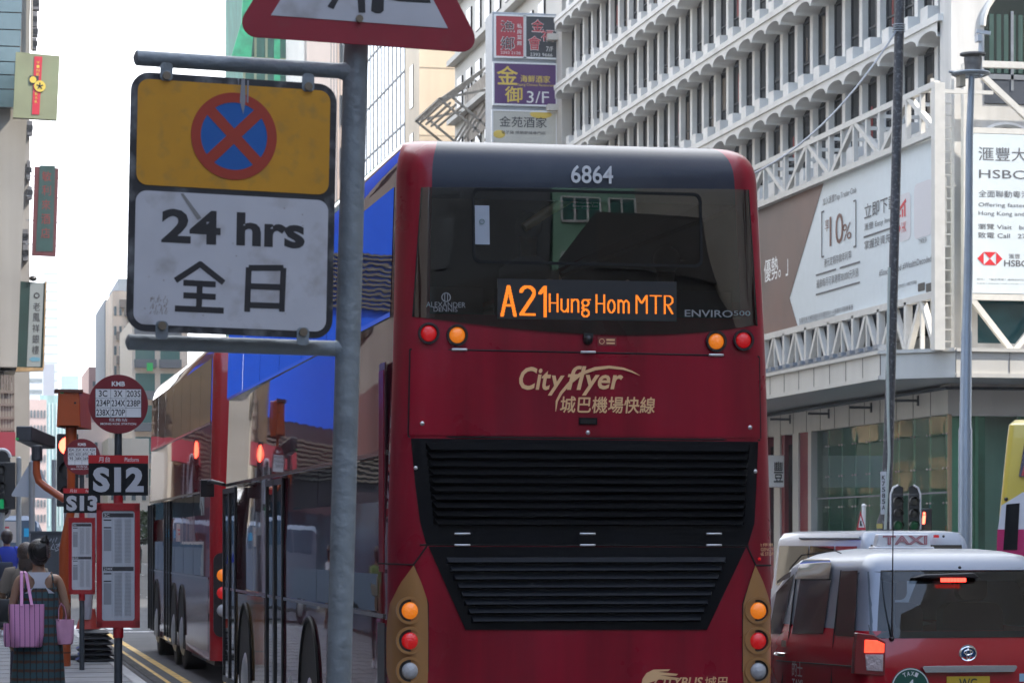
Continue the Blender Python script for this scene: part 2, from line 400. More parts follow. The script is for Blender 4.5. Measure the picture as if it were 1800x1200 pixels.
# frosted band and inner pane outline
pb = MB(); Pw = rearP(1030, 400)
def wp(px, py, P=Pw): x, z = bx(px, py); return x - P.o.x, z - P.o.z
o0, o1 = wp(830, 463), wp(1232, 340)
fr = rrect(o0[0], o0[1], o1[0], o1[1], .05); fi = rrect(o0[0] + .018, o0[1] + .018, o1[0] - .018, o1[1] - .018, .04)
m = len(fr)
def onglass(a, b, off=.012):
    x, z = Pw.o.x + a, Pw.o.z + b; return (x, b_y(x, z) - off - .008, z)
pb.add([onglass(*p) for p in fr] + [onglass(*p) for p in fi], [(k, (k + 1) % m, (k + 1) % m + m, k + m) for k in range(m)])
pb.build("pane_outline", mat("pane_edge", (.014, .015, .016), .6, spec=.1), win)
st = MB(); q0, q1 = wp(834, 430), wp(859, 362); st.add([onglass(q0[0], q0[1]), onglass(q1[0], q0[1]), onglass(q1[0], q1[1]), onglass(q0[0], q1[1])], [(0, 1, 2, 3)])
stk = st.build("sticker", mat("sticker_grey", (.3, .34, .4), .5), win)
st = MB(); c0, c1 = wp(839, 402), wp(853, 379); st.ring(PL(onglass((c0[0] + c1[0]) / 2, (c0[1] + c1[1]) / 2, .016), (1, 0, 0), (0, 0, 1)), 0, 0, .013, .017, 0, .002, 16)
st.build("sticker_symbol", mat("sticker_green", (.08, .16, .12), .6), win)
# destination display
dp = MB(); a0, a1 = bx(874, 560), bx(1187, 496)
yd = BY0 + b_lean(a0[1]) - .016
dp.box(a0[0], a1[0], yd, yd + .02, a0[1], a1[1]); disp = dp.build("destination_display", mat("display_black", (.022, .024, .028), .35), bus)
def raster(strokes, w):
    on = set()
    for st_ in strokes:
        for (xa, ya), (xb, yb) in zip(st_, st_[1:]):
            k = int(max(abs(xb - xa), abs(yb - ya)) * 2) + 1
            for i in range(k + 1):
                t = i / k; x, y = xa + (xb - xa) * t, ya + (yb - ya) * t
                for dx in range(w):
                    for dy in range(max(1, w - 1) if w > 2 else w): on.add((round(x) + dx, round(y) + dy))
    return on
def arc(cx, cy, rx, ry, t0, t1, n=10): return [(cx + rx * math.cos(R(t0 + (t1 - t0) * k / n)), cy + ry * math.sin(R(t0 + (t1 - t0) * k / n))) for k in range(n + 1)]
BIG = {'A': (10, [[(0, 0), (5, 23)], [(5, 23), (10, 0)], [(2, 8), (8, 8)]]), '2': (10, [arc(5, 18, 5, 5, 170, -20), [(9.7, 16), (0, 1)], [(0, 1), (10, 1)]]), '1': (5, [[(0, 18), (4, 23)], [(4, 23), (4, 0)]])}
SM = {'H': (6, [[(0, 0), (0, 14)], [(6, 0), (6, 14)], [(0, 7), (6, 7)]]), 'u': (5, [[(0, 10), (0, 2), (2, 0), (4, 1), (5, 3)], [(5, 10), (5, 0)]]), 'n': (5, [[(0, 0), (0, 10)], [(0, 8), (2, 10), (4, 10), (5, 8), (5, 0)]]),
      'g': (5, [arc(2.5, 7.5, 2.5, 2.5, 0, 360), [(5, 10), (6, 10)], [(1, 5), (0, 3), (4, 2)], arc(2.5, -.8, 2.7, 2.7, 0, 360)]), 'o': (5, [arc(2.5, 5, 2.6, 5, 0, 360, 14)]), 'm': (8, [[(0, 0), (0, 10)], [(0, 8), (2, 10), (4, 8), (4, 0)], [(4, 8), (6, 10), (8, 8), (8, 0)]]),
      'M': (8, [[(0, 0), (0, 14), (4, 8), (8, 14), (8, 0)]]), 'T': (8, [[(0, 14), (8, 14)], [(4, 14), (4, 0)]]), 'R': (6, [[(0, 0), (0, 14), (4, 14), (6, 12), (6, 9), (4, 7), (0, 7)], [(2, 7), (6, 0)]])}
dots = set(); cx = 2
D2 = lambda s_: [[(x * 2, y * 2) for x, y in q] for q in s_]
for ch in "A21":
    wd, s_ = BIG[ch]; dots |= {(x + cx, y + 6) for x, y in raster(D2(s_), 5)}; cx += wd * 2 + 9
cx -= 3
for ch in "Hung Hom MTR":
    if ch == ' ': cx += 6; continue
    wd, s_ = SM[ch]; dots |= {(x + cx, y + 14) for x, y in raster(D2(s_), 3)}; cx += wd * 2 + 6
xa, xb = bx(876, 530)[0], bx(1182, 530)[0]; sx = (xb - xa) / (max(d_[0] for d_ in dots) + 1)
za, zb = bx(910, 557)[1], bx(910, 502)[1]; sz = (zb - za) / 50
dm = MB()
for (x, y) in dots: dm.add([(xa + x * sx, yd - .002, za + (y - 6) * sz), (xa + (x + .92) * sx, yd - .002, za + (y - 6) * sz), (xa + (x + .92) * sx, yd - .002, za + (y - 5.3) * sz), (xa + x * sx, yd - .002, za + (y - 5.3) * sz)], [(0, 1, 2, 3)])
dm.build("lit_lettering", M_led, disp, smooth=False)
# maker's lettering on the glass
M_mk = mat("makers_lettering", (.24, .25, .27), .5)
def reartext(mb, body, px0, py0, px1, py1, off=.02, **k):
    x0, z0 = bx(px0, py1); x1, z1 = bx(px1, py0); zm = (z0 + z1) / 2
    mb.text(PL((x0, b_y((x0 + x1) / 2, zm) - off, z0), (1, 0, 0), (0, 0, 1)), body, 0, 0, x1 - x0, z1 - z0, c=0, **k)
mk = MB(); reartext(mk, "ALEXANDER", 748, 532, 817, 540, .026); reartext(mk, "DENNIS", 761, 541, 803, 548, .026)
Pm = rearP(783, 523); mk.ring(Pm, 0, 0, .024, .031, .026, .028, 20); mk.pbox(Pm, -.012, -.006, -.026, .026, .026, .028); mk.pbox(Pm, .006, .012, -.026, .026, .026, .028)
reartext(mk, "ENVIRO", 1202, 546, 1286, 557, .026, bold=.01); reartext(mk, "500", 1288, 547, 1317, 555, .026); mk.build("maker_lettering", M_mk, win)
# panels below the window
def seam(mb, px0, py0, px1, py1, w=.012, n=8):
    (xa_, za_), (xb_, zb_) = bx(px0, py0), bx(px1, py1); pts = [(xa_ + (xb_ - xa_) * i / n, za_ + (zb_ - za_) * i / n) for i in range(n + 1)]
    mb.tube([(x, b_y(x, z) - .001, z) for x, z in pts], w / 2, 6)
sm = MB()
for s_ in ((722, 613, 1337, 626), (722, 613, 719, 766), (1337, 626, 1339, 770), (719, 767, 1338, 773), (738, 957, 1316, 959), (727, 992, 751, 958), (1329, 993, 1313, 959), (672, 990, 727, 992), (1329, 993, 1364, 993), (727, 992, 752, 1060), (1329, 993, 1306, 1060), (752, 1060, 752, 1180), (1306, 1060, 1306, 1180), (742, 330, 727, 556), (1317, 333, 1333, 572)):
    seam(sm, *s_)
sm.build("panel_seams", M_seam, bus)
ep = MB(); vs, fs = brows(rpx(((723, 615), (1336, 628)), ((720, 764), (1338, 769))), .008, 64, 4); ep.add(vs, fs); hatch = ep.build("engine_hatch", M_maroon, bus)
lg = MB()
reartext(lg, "Cit", 912, 645, 968, 685, .012, shear=.22, bold=.02); reartext(lg, "y", 962, 660, 992, 695, .012, shear=.25, bold=.02)
reartext(lg, "fl", 996, 643, 1030, 685, .012, shear=.22, bold=.004); reartext(lg, "yer", 1022, 659, 1095, 695, .012, shear=.22, bold=.02)
def swoosh(mb, pts, off=.013):
    up_, dn = [], []
    for i, (px, py, w_) in enumerate(pts):
        a, b = pts[max(0, i - 1)], pts[min(len(pts) - 1, i + 1)]; dx, dy = b[0] - a[0], b[1] - a[1]; l = math.hypot(dx, dy); nx_, ny_ = -dy / l * w_ / 2, dx / l * w_ / 2
        for lst, s in ((up_, 1), (dn, -1)):
            x, z = bx(px + nx_ * s, py + ny_ * s); lst.append((x, b_y(x, z) - off, z))
    k = len(pts); mb.add(up_ + dn, [(i, i + 1, k + i + 1, k + i) for i in range(k - 1)])
swoosh(lg, [(976, 723, 1), (978, 705, 4), (986, 690, 5), (1000, 674, 6), (1020, 657, 6), (1045, 648, 6), (1070, 645, 5), (1095, 648, 4), (1110, 653, 3), (1124, 660, .6)])
reartext(lg, "城巴機場快線", 984, 698, 1150, 725, .012, shear=.1, bold=.03); lg.build("logo_lettering", M_logo, hatch)
hm = MB(); Ph = rearP(1033, 740); hm.pbox(Ph, -.06, .06, -.022, .022, .0, .016); hm.pbox(Ph, -.05, .05, -.016, .012, .016, .017, 1); hm.build("handle", [M_grille, M_seam], hatch)
for px, py in ((742, 744), (1033, 760), (1318, 751)): MB().dome(rearP(px, py), 0, 0, .015, .008, .008, 12).build("lock", M_silver, hatch)
for px, py, w_ in ((807, 614.5, 28), (1033, 619, 28), (1258, 624, 28)): P = rearP(px, py); MB().pbox(P, -.05, .05, -.008, .008, .004, .022).build("hinge", M_silver, hatch, bevel=.004)
# grilles
gp = MB(); gp.add(*brows(rpx(((723, 770), (1334, 776)), ((730, 850), (1330, 853)), ((738, 915), (1326, 920)), ((749, 956), (1314, 958))), .006, 64, 3)); gr = gp.build("upper_grille", M_grille, bus)
gs = MB()
N = 10
for i in range(N):
    py = 786 + i * 14.6; pl, pr = 748 + i * 1.5, 1317 - i * 1.0
    xl, zc = bx(pl, py); xr, _ = bx(pr, py + 2); zr = bx(pr, py + 2)[1]; y0 = BY0
    # each slat slopes outwards as it goes down, with a thin lit lip
    gs.add([(xl, y0 - .008, zc + .03), (xr, y0 - .008, zc + .03), (xr - .02, y0 - .035, zc - .012), (xl + .03, y0 - .035, zc - .012), (xr - .02, y0 - .03, zc - .02), (xl + .03, y0 - .03, zc - .02), (xr, y0 - .007, zc - .01), (xl, y0 - .007, zc - .01)],
           [(0, 3, 2, 1), (3, 5, 4, 2), (5, 7, 6, 4), (0, 7, 5, 3), (1, 2, 4, 6)])
gs.build("louvre_slats", mat("slat_black", (.0018, .002, .0026), .5, spec=.04), gr, smooth=False)
for px, py in ((731, 822), (1328, 828)): MB().dome(rearP(px, py), 0, 0, .014, .008, .006, 12).build("lock", M_silver, gr)
for py in (937.5, 957.5):
    for px in (812, 1032, 1254): P = rearP(px, py); MB().pbox(P, -.052, .052, -.007, .007, .006, .024).build("hinge", M_silver, gr, bevel=.005)
gp = MB(); gp.add(*brows(rpx(((753, 960), (1311, 961)), ((818, 1106), (1242, 1106))), .008, 40, 4)); gr2 = gp.build("lower_grille", M_grille, bus)
gs = MB()
for i in range(8):
    py = 984 + i * 14.8; pl, pr = 784 + i * 6.3, 1275 - i * 6.2
    xl, zc = bx(pl, py); xr, _ = bx(pr, py); y0 = BY0 - .008
    gs.add([(xl, y0 - .003, zc + .018), (xr, y0 - .003, zc + .018), (xr - .012, y0 - .028, zc - .012), (xl + .012, y0 - .028, zc - .012), (xr, y0 - .003, zc - .022), (xl, y0 - .003, zc - .022)], [(0, 3, 2, 1), (3, 5, 4, 2), (0, 5, 3), (1, 2, 4)])
gs.build("louvre_slats", mat("slat_blue_black", (.004, .0055, .009), .42, spec=.14), gr2, smooth=False)
bp = MB(); bp.add(*brows(rpx(((753, 994), (772, 999)), ((770, 1000), (805, 1080))), .001, 2, 1)); 
# lamps
def lamp(px, py, r, m, parent, c=.0, rim=M_black, name="lamp"):
    P = rearP(px, py); b = MB(); b.ring(P, 0, 0, r * .92, r * 1.14, c, c + .028, 24); b.disc(P, 0, 0, r * .95, c, c + .006, 24); h = b.build(name, rim, parent)
    l = MB(); l.dome(P, r * .02, -r * .0, r * .86, r * .34, c + .008, 24, 0, 5); l.build("lens", m, h); return h
for px, py, m in ((753, 586, M_lr), (803, 589, M_la), (1258, 600, M_la), (1306, 598, M_lr)): lamp(px, py, .06, m, bus, 0, M_black, "tail_lamp")
cm = MB(); P = rearP(1033, 597); cm.dome(P, 0, 0, .033, .05, 0, 14); cm.pbox(P, -.03, .03, .01, .04, 0, .03); cm.build("reversing_camera", M_black, bus)
nt = MB(); nt.pbox(rearP(1067, 600), -.062, .062, -.028, .028, .001, .004); note = nt.build("warning_notice", mat("notice_red", (.2, .02, .02), .5), bus)
nt = MB(); P = rearP(1067, 600); nt.ring(P, -.035, 0, .014, .018, .005, .006, 16); nt.pbox(P, -.005, .05, .004, .016, .005, .006); nt.pbox(P, -.005, .05, -.016, -.006, .005, .006); nt.build("notice_print", M_logo, note)
def lampcluster(poly, lamps, side):
    pts = [bx(*p) for p in poly]; P = PL((pts[0][0], BY0, pts[0][1]), (1, 0, 0), (0, 0, 1)); cl = MB()
    q = [(x - P.o.x, z - P.o.z) for x, z in pts]; nn = len(q)
    cxm = sum(a for a, b in q) / nn
    def fit(a, b, off): x = P.o.x + a; return (x, b_y(x, 1.2) - off, P.o.z + b)
    tri = tessellate_polygon([[Vector((a, b, 0)) for a, b in q]])
    # a grid-filled panel that wraps round the corner
    rows = [pts[:nn // 2 + nn % 2], pts[nn // 2:][::-1]]
    L, Rr = rows; L = sorted(L, key=lambda p: -p[1]); Rr = sorted(Rr, key=lambda p: -p[1])
    Rr.insert(0, pts[0]); L = L if L[0] == pts[0] else [pts[0]] + L
    def at_z(lst, z):
        for a, b in zip(lst, lst[1:]):
            if a[1] >= z >= b[1]: t = (a[1] - z) / max(1e-6, a[1] - b[1]); return a[0] + (b[0] - a[0]) * t
        return lst[-1][0] if z < lst[-1][1] else lst[0][0]
    zt, zb = min(L[0][1], Rr[0][1]), max(L[-1][1], Rr[-1][1]); rr = []
    for i in range(25): z = zt + (zb - zt) * i / 24; rr.append(((at_z(L, z), z), (at_z(Rr, z), z)))
    cl.add(*brows(rr, .012, 24, 1)); h = cl.build("lamp_cluster", M_gold, bus)
    for px, py, m in lamps: 
        x, z = bx(px, py); Pq = PL((x, b_y(x, z) - .012, z), (1, 0, 0), (0, 0, 1)); b = MB()
        b.ring(Pq, 0, 0, .07, .088, -.002, .02, 28); b.disc(Pq, 0, 0, .072, 0, .004, 28, 1); bz = b.build("lamp_bezel", [M_gold, M_black], h)
        MB().dome(Pq, .004, -.002, .055, .03, .004, 24, 0, 5).build("lens", m, h)
lampcluster([(727, 993), (705, 1025), (691, 1060), (687, 1110), (687, 1180), (696, 1225), (725, 1240), (750, 1225), (752, 1180), (752, 1110), (751, 1055), (739, 1020)],
            ((720, 1072, M_la), (720, 1125, M_lr), (720, 1178, M_lw)), 0)
lampcluster([(1327, 993), (1316, 1025), (1306, 1060), (1305, 1110), (1305, 1180), (1308, 1225), (1335, 1240), (1358, 1225), (1362, 1180), (1362, 1110), (1358, 1055), (1342, 1020)],
            ((1331, 1072, M_la), (1331, 1125, M_lr), (1331, 1178, M_lw)), 1)
# lower bumper lettering
cb = MB(); reartext(cb, "CITYBUS", 1150, 1189, 1235, 1207, .006, shear=.2, bold=.02); reartext(cb, "城巴", 1238, 1188, 1279, 1207, .006, bold=.02, shear=.1)
P = rearP(1160, 1190); k = P.o.x - bx(1159, 1190)[0]
cb.poly(P, [(a * k, b * k) for a, b in ((-33, -14), (-31, -2), (-24, 8), (-12, 14), (18, 14), (14, 11), (-4, 10), (32, 6), (28, 3), (0, 4), (34, -1), (30, -4), (-4, -3), (-10, -6), (-20, -9), (-26, -14))], .005, .006)
em = MB(); 
cb.build("operator_lettering", M_logo, bus)
for i, tx in enumerate(("緊急停車", "EMERGENCY", "ENGINE STOP")): reartext(em, tx, 1323, 954 + i * 8, 1361, 960 + i * 8, .006)
em.build("emergency_lettering", M_logo, bus)
P = rearP(1336, 982); MB().dome(P, 0, 0, .012, .02, 0, 12).build("emergency_button", M_lr, bus)
# rear bumper and number plate below the frame
bm = MB(); bm.box(BX0 + .03, BX1 - .03, BY0 - .03, BY0 + .25, .3, .52); bm.build("bumper", M_grille, bus, bevel=.03)
npl = MB(); npl.pbox(faceY((BX0 + BX1) / 2, BY0 - .01, .62), -.26, .26, -.06, .06, 0, .01); npl.build("number_plate", mat("plate_yellow", (.62, .42, .03), .5), bus)
# ---- left side: windows, trims, doors, wheels
def sx_(z): return BX0 + b_ins(z)
def sidepanel(mb, y0, y1, z0, z1, off, mi=0, ny=1, X=sx_):
    vs = []; fs = []
    for i in range(ny + 1):
        y = y0 + (y1 - y0) * i / ny; vs += [(X(z0) - off, y, z0), (X(z1) - off, y, z1)]
    for i in range(ny): fs.append((2 * i, 2 * i + 1, 2 * i + 3, 2 * i + 2))
    mb.add(vs, fs, mi)
def side_window(y0, y1, z0, z1, parent, X=sx_, m=M_sglass, off=.004):
    b = MB(); sidepanel(b, y0, y1, z0, z1, off, X=X); return b.build("side_window", m, parent)
for i in range(7): side_window(BY0 + .35 + i * 1.62, BY0 + .35 + i * 1.62 + 1.6, 3.27, 4.08, bus)
for i in range(3): side_window(BY0 + .62 + i * 1.62, BY0 + .62 + i * 1.62 + 1.6, 1.34, 2.34, bus)
tb = MB()
for z in (3.255, 2.37, 1.315): tb.box(sx_(z) - .014, sx_(z), BY0 + .3, BY1 - .4, z - .014, z + .014)
tb.build("side_trim", mat("trim_dark_chrome", (.3, .28, .28), .15, metal=1), bus)
vt = MB(); vt.box(sx_(2) - .006, sx_(2) + .004, BY0 + .32, BY0 + .56, 1.55, 2.95); v_ = vt.build("vent_panel", mat("vent_maroon", (.05, .008, .014), .35), bus)
vt = MB()
for i in range(6): vt.box(sx_(2) - .014, sx_(2) - .006, BY0 + .335 + i * .036, BY0 + .352 + i * .036, 1.6, 2.9)
vt.build("vent_ribs", M_maroon, v_)
MB().box(sx_(1) - .004, sx_(1), BY0 + .3, BY0 + .62, .5, 1.27).build("battery_hatch", M_black, bus)
for yc in (22.05, 27.1):
    a = MB(); P = PL((BX0 - .004, yc, .5), (0, -1, 0), (0, 0, 1)); pts = [(.62 * math.cos(R(180 * k / 16)), .68 * math.sin(R(180 * k / 16)) - .0) for k in range(17)] + [(-.62, -.2), (.62, -.2)]
    a.poly(P, pts, 0, .002); a.build("wheel_arch", M_seam, bus)
    a = MB(); a.tube([P.at(.64 * math.cos(R(180 * k / 16)), .7 * math.sin(R(180 * k / 16)), .006) for k in range(17)], .018, 6); a.build("arch_trim", M_grille, bus)
def wheel(parent, X, yc, wd=.3, r=.48):
    P = PL((X, yc, r), (0, -1, 0), (0, 0, 1)); t_ = MB(); t_.disc(P, 0, 0, r, -wd, 0, 28); w_ = t_.build("wheel", M_tyre, parent, bevel=.03)
    MB().dome(P, 0, 0, r * .6, .06, .001, 20).build("hub", M_silver, w_)
for yc in (22.05, 23.4, 27.1): wheel(bus, BX0 + .02 if yc != 23.4 else BX0 + .04, yc); wheel(bus, BX1 + .25, yc)
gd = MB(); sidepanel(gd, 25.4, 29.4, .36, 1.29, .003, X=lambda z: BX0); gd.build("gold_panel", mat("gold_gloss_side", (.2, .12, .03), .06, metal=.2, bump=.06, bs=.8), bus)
for yd_ in (23.9, 28.05):
    dr = MB(); dr.box(BX0 - .006, BX0 + .01, yd_, yd_ + 1.25, .36, 2.33); door = dr.build("door", M_sglass, bus)
    df = MB()
    for yy in (yd_, yd_ + .6, yd_ + .66, yd_ + 1.25): df.box(BX0 - .02, BX0 - .006, yy - .025, yy + .025, .36, 2.33)
    df.box(BX0 - .02, BX0 - .006, yd_, yd_ + 1.25, 2.28, 2.33); df.box(BX0 - .02, BX0 - .006, yd_, yd_ + 1.25, .36, .42); df.build("door_frame", M_black, door)
mr = MB(); mr.tube([(BX0, 29.35, 2.38), (BX0 - .1, 29.7, 2.42), (BX0 - .13, 29.9, 2.4)], .022, 8); mr.box(BX0 - .2, BX0 - .06, 29.82, 29.92, 2.26, 2.44); mr.build("wing_mirror", M_black, bus, bevel=.02)
ff = MB(); ff.box(BX0 + .25, BX1 - .25, BY1 - .3, BY1 - .26, 3.2, 3.9); ff.build("front_window", M_sglass, bus)
# interior seen through the rear window
it = MB(); it.box(BX0 + .2, BX1 - .2, BY0 + .25, BY1 - 1.2, 3.0, 3.05); it.box(BX0 + .2, BX1 - .2, BY0 + .3, BY1 - 1, 4.12, 4.15)
for k in range(4): it.box(2.9 + k * .56, 3.36 + k * .56, BY0 + .42, BY0 + .55, 3.0, 3.45)
it.build("upper_deck_interior", M_inner, bus)
hr = MB(); hr.tube([(bx(925, 398)[0], BY0 + .13, bx(925, 398)[1]), (bx(963, 372)[0], BY0 + .14, bx(963, 372)[1]), (bx(1012, 343)[0], BY0 + .16, bx(1012, 343)[1])], .032, 10)
hr.build("handrail", mat("handrail_yellow", (.9, .58, .2), .3), bus)
ex = MB(); x0, z0 = bx(1012, 363); x1, z1 = bx(1061, 341); ex.box(x0, x1, BY0 + .2, BY0 + .22, z0, z1); exs = ex.build("exit_sign", mat("exit_green", (.02, .22, .1), .5), bus)
ex = MB(); P = faceY(x0, BY0 + .2, z0); wx = x1 - x0; hz_ = z1 - z0; ex.text(P, "緊急出口", wx * .05, hz_ * .4, wx * .95, hz_ * .93, c=.002); ex.text(P, "Emergency Exit", wx * .05, hz_ * .08, wx * .95, hz_ * .34, c=.002); ex.build("exit_lettering", M_white, exs)

# ---- the red bus in front of it
RX0, RX1, RY0, RY1 = 3.1, 5.6, 35.6, 47.3
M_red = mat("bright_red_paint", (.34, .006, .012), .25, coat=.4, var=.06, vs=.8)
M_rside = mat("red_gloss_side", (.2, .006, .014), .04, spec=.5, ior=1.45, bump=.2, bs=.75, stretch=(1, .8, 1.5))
bus2 = thing("double_decker_bus", "bright red double-decker bus at the kerb ahead of the maroon bus", "bus", ((RX0 + RX1) / 2, (RY0 + RY1) / 2, 0))
zs2 = [.3, .34, 1, 2, 3, 3.9, 4.1, 4.22, 4.3, 4.35, 4.37]; mb = MB()
def r_ins(z): return 0 if z < 2 else .05 * (z - 2) / 2.1 if z < 4.1 else .05 + .14 * ((z - 4.1) / .27) ** 2
rs = [plan(RX0 + r_ins(z), RX1 - r_ins(z), RY0 + (0 if z < 3 else .05 * (z - 3)) + max(0, z - 4) ** 2 * 1.6, RY1 - max(0, z - 4) * .6, z, .12, .25) for z in zs2]; mb.rings(rs)
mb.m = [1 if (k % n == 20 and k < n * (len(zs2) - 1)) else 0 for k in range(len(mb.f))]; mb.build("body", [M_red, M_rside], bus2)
MB().box(RX0 + .1, RX1 - .1, RY0 + .5, RY1 - .3, .22, .3).build("chassis", M_black, bus2)
RX = lambda z: RX0 + r_ins(z)
for i in range(7): side_window(RY0 + .3 + i * 1.6, RY0 + .3 + i * 1.6 + 1.58, 3.3, 4.1, bus2, X=RX)
for i in range(6): side_window(RY0 + .9 + i * 1.7, RY0 + .9 + i * 1.7 + 1.66, 1.35, 2.4, bus2, X=RX)
b = MB(); sidepanel(b, RY0 + .3, RY1 - .3, .4, 1.32, .003, X=RX); b.build("silver_skirt", mat("silver_gloss_side", (.16, .07, .08), .12, bump=.08, bs=.8), bus2)
tb = MB()
for z in (3.28, 2.43, 1.33): tb.box(RX(z) - .012, RX(z), RY0 + .2, RY1 - .3, z - .014, z + .014)
tb.build("side_trim", mat("trim_dark_chrome"), bus2)
for yc in (40.1, 41.6, 45.2):
    P = PL((RX0 - .004, yc, .5), (0, -1, 0), (0, 0, 1)); a = MB(); a.poly(P, [(.6 * math.cos(R(180 * k / 16)), .66 * math.sin(R(180 * k / 16))) for k in range(17)] + [(-.6, -.2), (.6, -.2)], 0, .002)
    a.tube([P.at(.62 * math.cos(R(180 * k / 16)), .68 * math.sin(R(180 * k / 16)), .004) for k in range(17)], .016, 6); a.build("wheel_arch", M_seam, bus2)
    wheel(bus2, RX0 + .02, yc); wheel(bus2, RX1 + .25, yc)
for yd_ in (42.3, 46.0):
    dr = MB(); dr.box(RX0 - .008, RX0 + .01, yd_, yd_ + 1.1, .36, 2.38); door = dr.build("door", M_sglass, bus2); df = MB()
    for yy in (yd_, yd_ + .55, yd_ + 1.1): df.box(RX0 - .024, RX0 - .008, yy - .03, yy + .03, .36, 2.38)
    df.build("door_frame", M_black, door)
hp = onX(371, 1040, RX0); P = PL((RX0 + .16, RY0 - .002, 1.15), (1, 0, 0), (0, 0, 1))
cl = MB(); cl.poly(P, rrect(-.12, -.55, .14, .5, .1), 0, .02); cl = cl.build("lamp_cluster", M_black, bus2)
for zz, m in ((.22, M_la), (0, M_lr), (-.22, M_lw)): MB().dome(P, 0, zz, .08, .04, .02, 18).build("lens", m, cl)
P2 = PL((RX1 - .16, RY0 - .002, 1.15), (1, 0, 0), (0, 0, 1)); MB().poly(P2, rrect(-.14, -.55, .12, .5, .1), 0, .02).build("lamp_cluster", M_black, bus2)
MB().box(RX0 + .3, RX1 - .3, RY0 - .006, RY0 + .02, 1.0, 2.2).build("engine_grille", M_grille, bus2)
b = MB(); b.add([(RX0 + .25, RY0 + .0, 3.1), (RX1 - .25, RY0 + .0, 3.1), (RX1 - .25, RY0 + .03, 3.9), (RX0 + .25, RY0 + .03, 3.9)], [(0, 1, 2, 3)]); b.build("rear_window", M_sglass, bus2)
# ------------------------------------------------------------------ right side of the street: the big white building with hooded windows
M_conc = mat("white_concrete", (.62, .605, .58), .75, var=.07, vs=.7, streak=.12, dirt=(.3, .29, .27), dirtamt=.35, dirts=.6, bump=.08, bs=14)
M_hood = mat("hood_concrete", (.7, .69, .665), .7, var=.07, vs=.9, dirt=(.3, .29, .27), dirtamt=.3, dirts=.8)
M_wglass = mat("office_glass", (.011, .0095, .009), .03, spec=.4, ior=1.35, var=.5, vs=.6, bump=.05, bs=1.3)
M_wframe = mat("window_frame_dark", (.03, .032, .036), .5)
M_spand = mat("spandrel_slate", (.05, .06, .08), .5)
M_truss = mat("white_steel", (.6, .58, .54), .5, var=.06)
M_tile = mat("cladding_panel", (.56, .54, .5), .4, var=.05, vs=.5, streak=.06)
HX, HY0, HY1, BAY, FLR, ZT0 = 28.0, 78.0, 132.6, 1.8, 3.2, 17.1
NB = 30
hs = thing("office_building", "white concrete office building with rows of arched hooded windows over a billboard", "building", (44, 105, 0))
wl = MB(); wl.box(HX + 1.0, 60, HY0 + .3, HY1, 5.4, 36); wl.box(HX + 1.2, 60, HY0 + .9, HY1, 0, 5.4); wl.box(HX + .1, HX + 1.0, HY0, HY0 + .95, 5.4, 36); wl.box(HX + 1.0, 60, HY0, HY0 + .301, 5.4, 36); wl.build("wall", M_conc, hs, smooth=False)
fl = [ZT0 + FLR * k for k in range(-2, 6)]
hd = MB(); pr = MB(); ld = MB(); sp_ = MB()
def prism_x(mb, yz, x0, x1):
    k = len(yz); mb.add([(x0, y, z) for y, z in yz] + [(x1, y, z) for y, z in yz], [(i, (i + 1) % k, (i + 1) % k + k, i + k) for i in range(k)])
for zt in fl:
    for b in range(NB):
        y0 = HY0 + .9 + b * BAY; y1 = y0 + BAY
        # hood: flat fascia with an arch cut out beneath it, seen as a shallow barrel vault
        ar = [(y0 + .07 + (BAY - .14) * (.5 - .5 * math.cos(R(180 * k / 10))), zt - .62 + .26 * math.sin(R(180 * k / 10)) ** .9) for k in range(11)]
        pts = [(y0, zt - .62)] + ar + [(y1, zt - .62)]; top = [(p[0], zt - .2) for p in pts]; k = len(pts)
        for X in (HX,):
            hd.add([(X, *p) for p in pts] + [(X, *p) for p in top], [(i, i + k, i + 1 + k, i + 1) for i in range(k - 1)])
        hd.add([(HX, *p) for p in pts] + [(HX + .98, *p) for p in pts], [(i, i + 1, i + 1 + k, i + k) for i in range(k - 1)])
        pr.box(HX + .6, HX + 1.0, y0 - .16, y0 + .16, zt - FLR + .5, zt - .61)
        ld.box(HX + .22, HX + 1.0, y0 - .33, y0 + .33, zt + .002, zt + .55)
    y0 = HY0 + .9; y1 = y0 + NB * BAY
    ld.box(HX - .05, HX + 1.0, y0 - .2, y1, zt - .2, zt)
    sp_.box(HX + .7, HX + .99, y0, y1, zt + .001, zt + .5)
hd.add(pr.v, pr.f); hd.add(ld.v, ld.f); hd.build("facade_relief", M_hood, hs, ang=30); sp_.build("spandrels", M_spand, hs, smooth=False)
def hwin(y, zt, mb=None):
    b = mb or MB(); y0, y1 = y + .19, y + BAY - .19; zb = zt - FLR + .5
    P = PL((HX + .83, y1, zb), (0, -1, 0), (0, 0, 1)); w_ = y1 - y0; h = FLR - .5 - .62
    pts = [(0, 0), (w_, 0), (w_, h)] + [(w_ / 2 + w_ / 2 * math.cos(R(180 * k / 8)), h + .24 * math.sin(R(180 * k / 8))) for k in range(1, 8)] + [(0, h)]
    b.poly(P, pts, 0, .005); b.pbox(P, 0, w_, h * .3, h * .3 + .06, .005, .04, 1); b.pbox(P, 0, .05, 0, h, .005, .04, 1); b.pbox(P, w_ - .05, w_, 0, h, .005, .04, 1); b.pbox(P, 0, w_, h - .03, h + .03, .005, .04, 1); b.pbox(P, w_ * .52, w_ * .52 + .05, 0, h + .2, .005, .03, 1)
    rn = random.Random(int(y * 37 + zt * 101))
    if rn.random() < .55: g0 = rn.uniform(.05, .5) * w_; b.pbox(P, g0, min(w_ - .06, g0 + rn.uniform(.15, .6)), rn.choice((0, .3, .34)) * h + .06, h * rn.uniform(.6, .98), .006, .012, rn.choice((2, 2, 3, 4)))
    return b
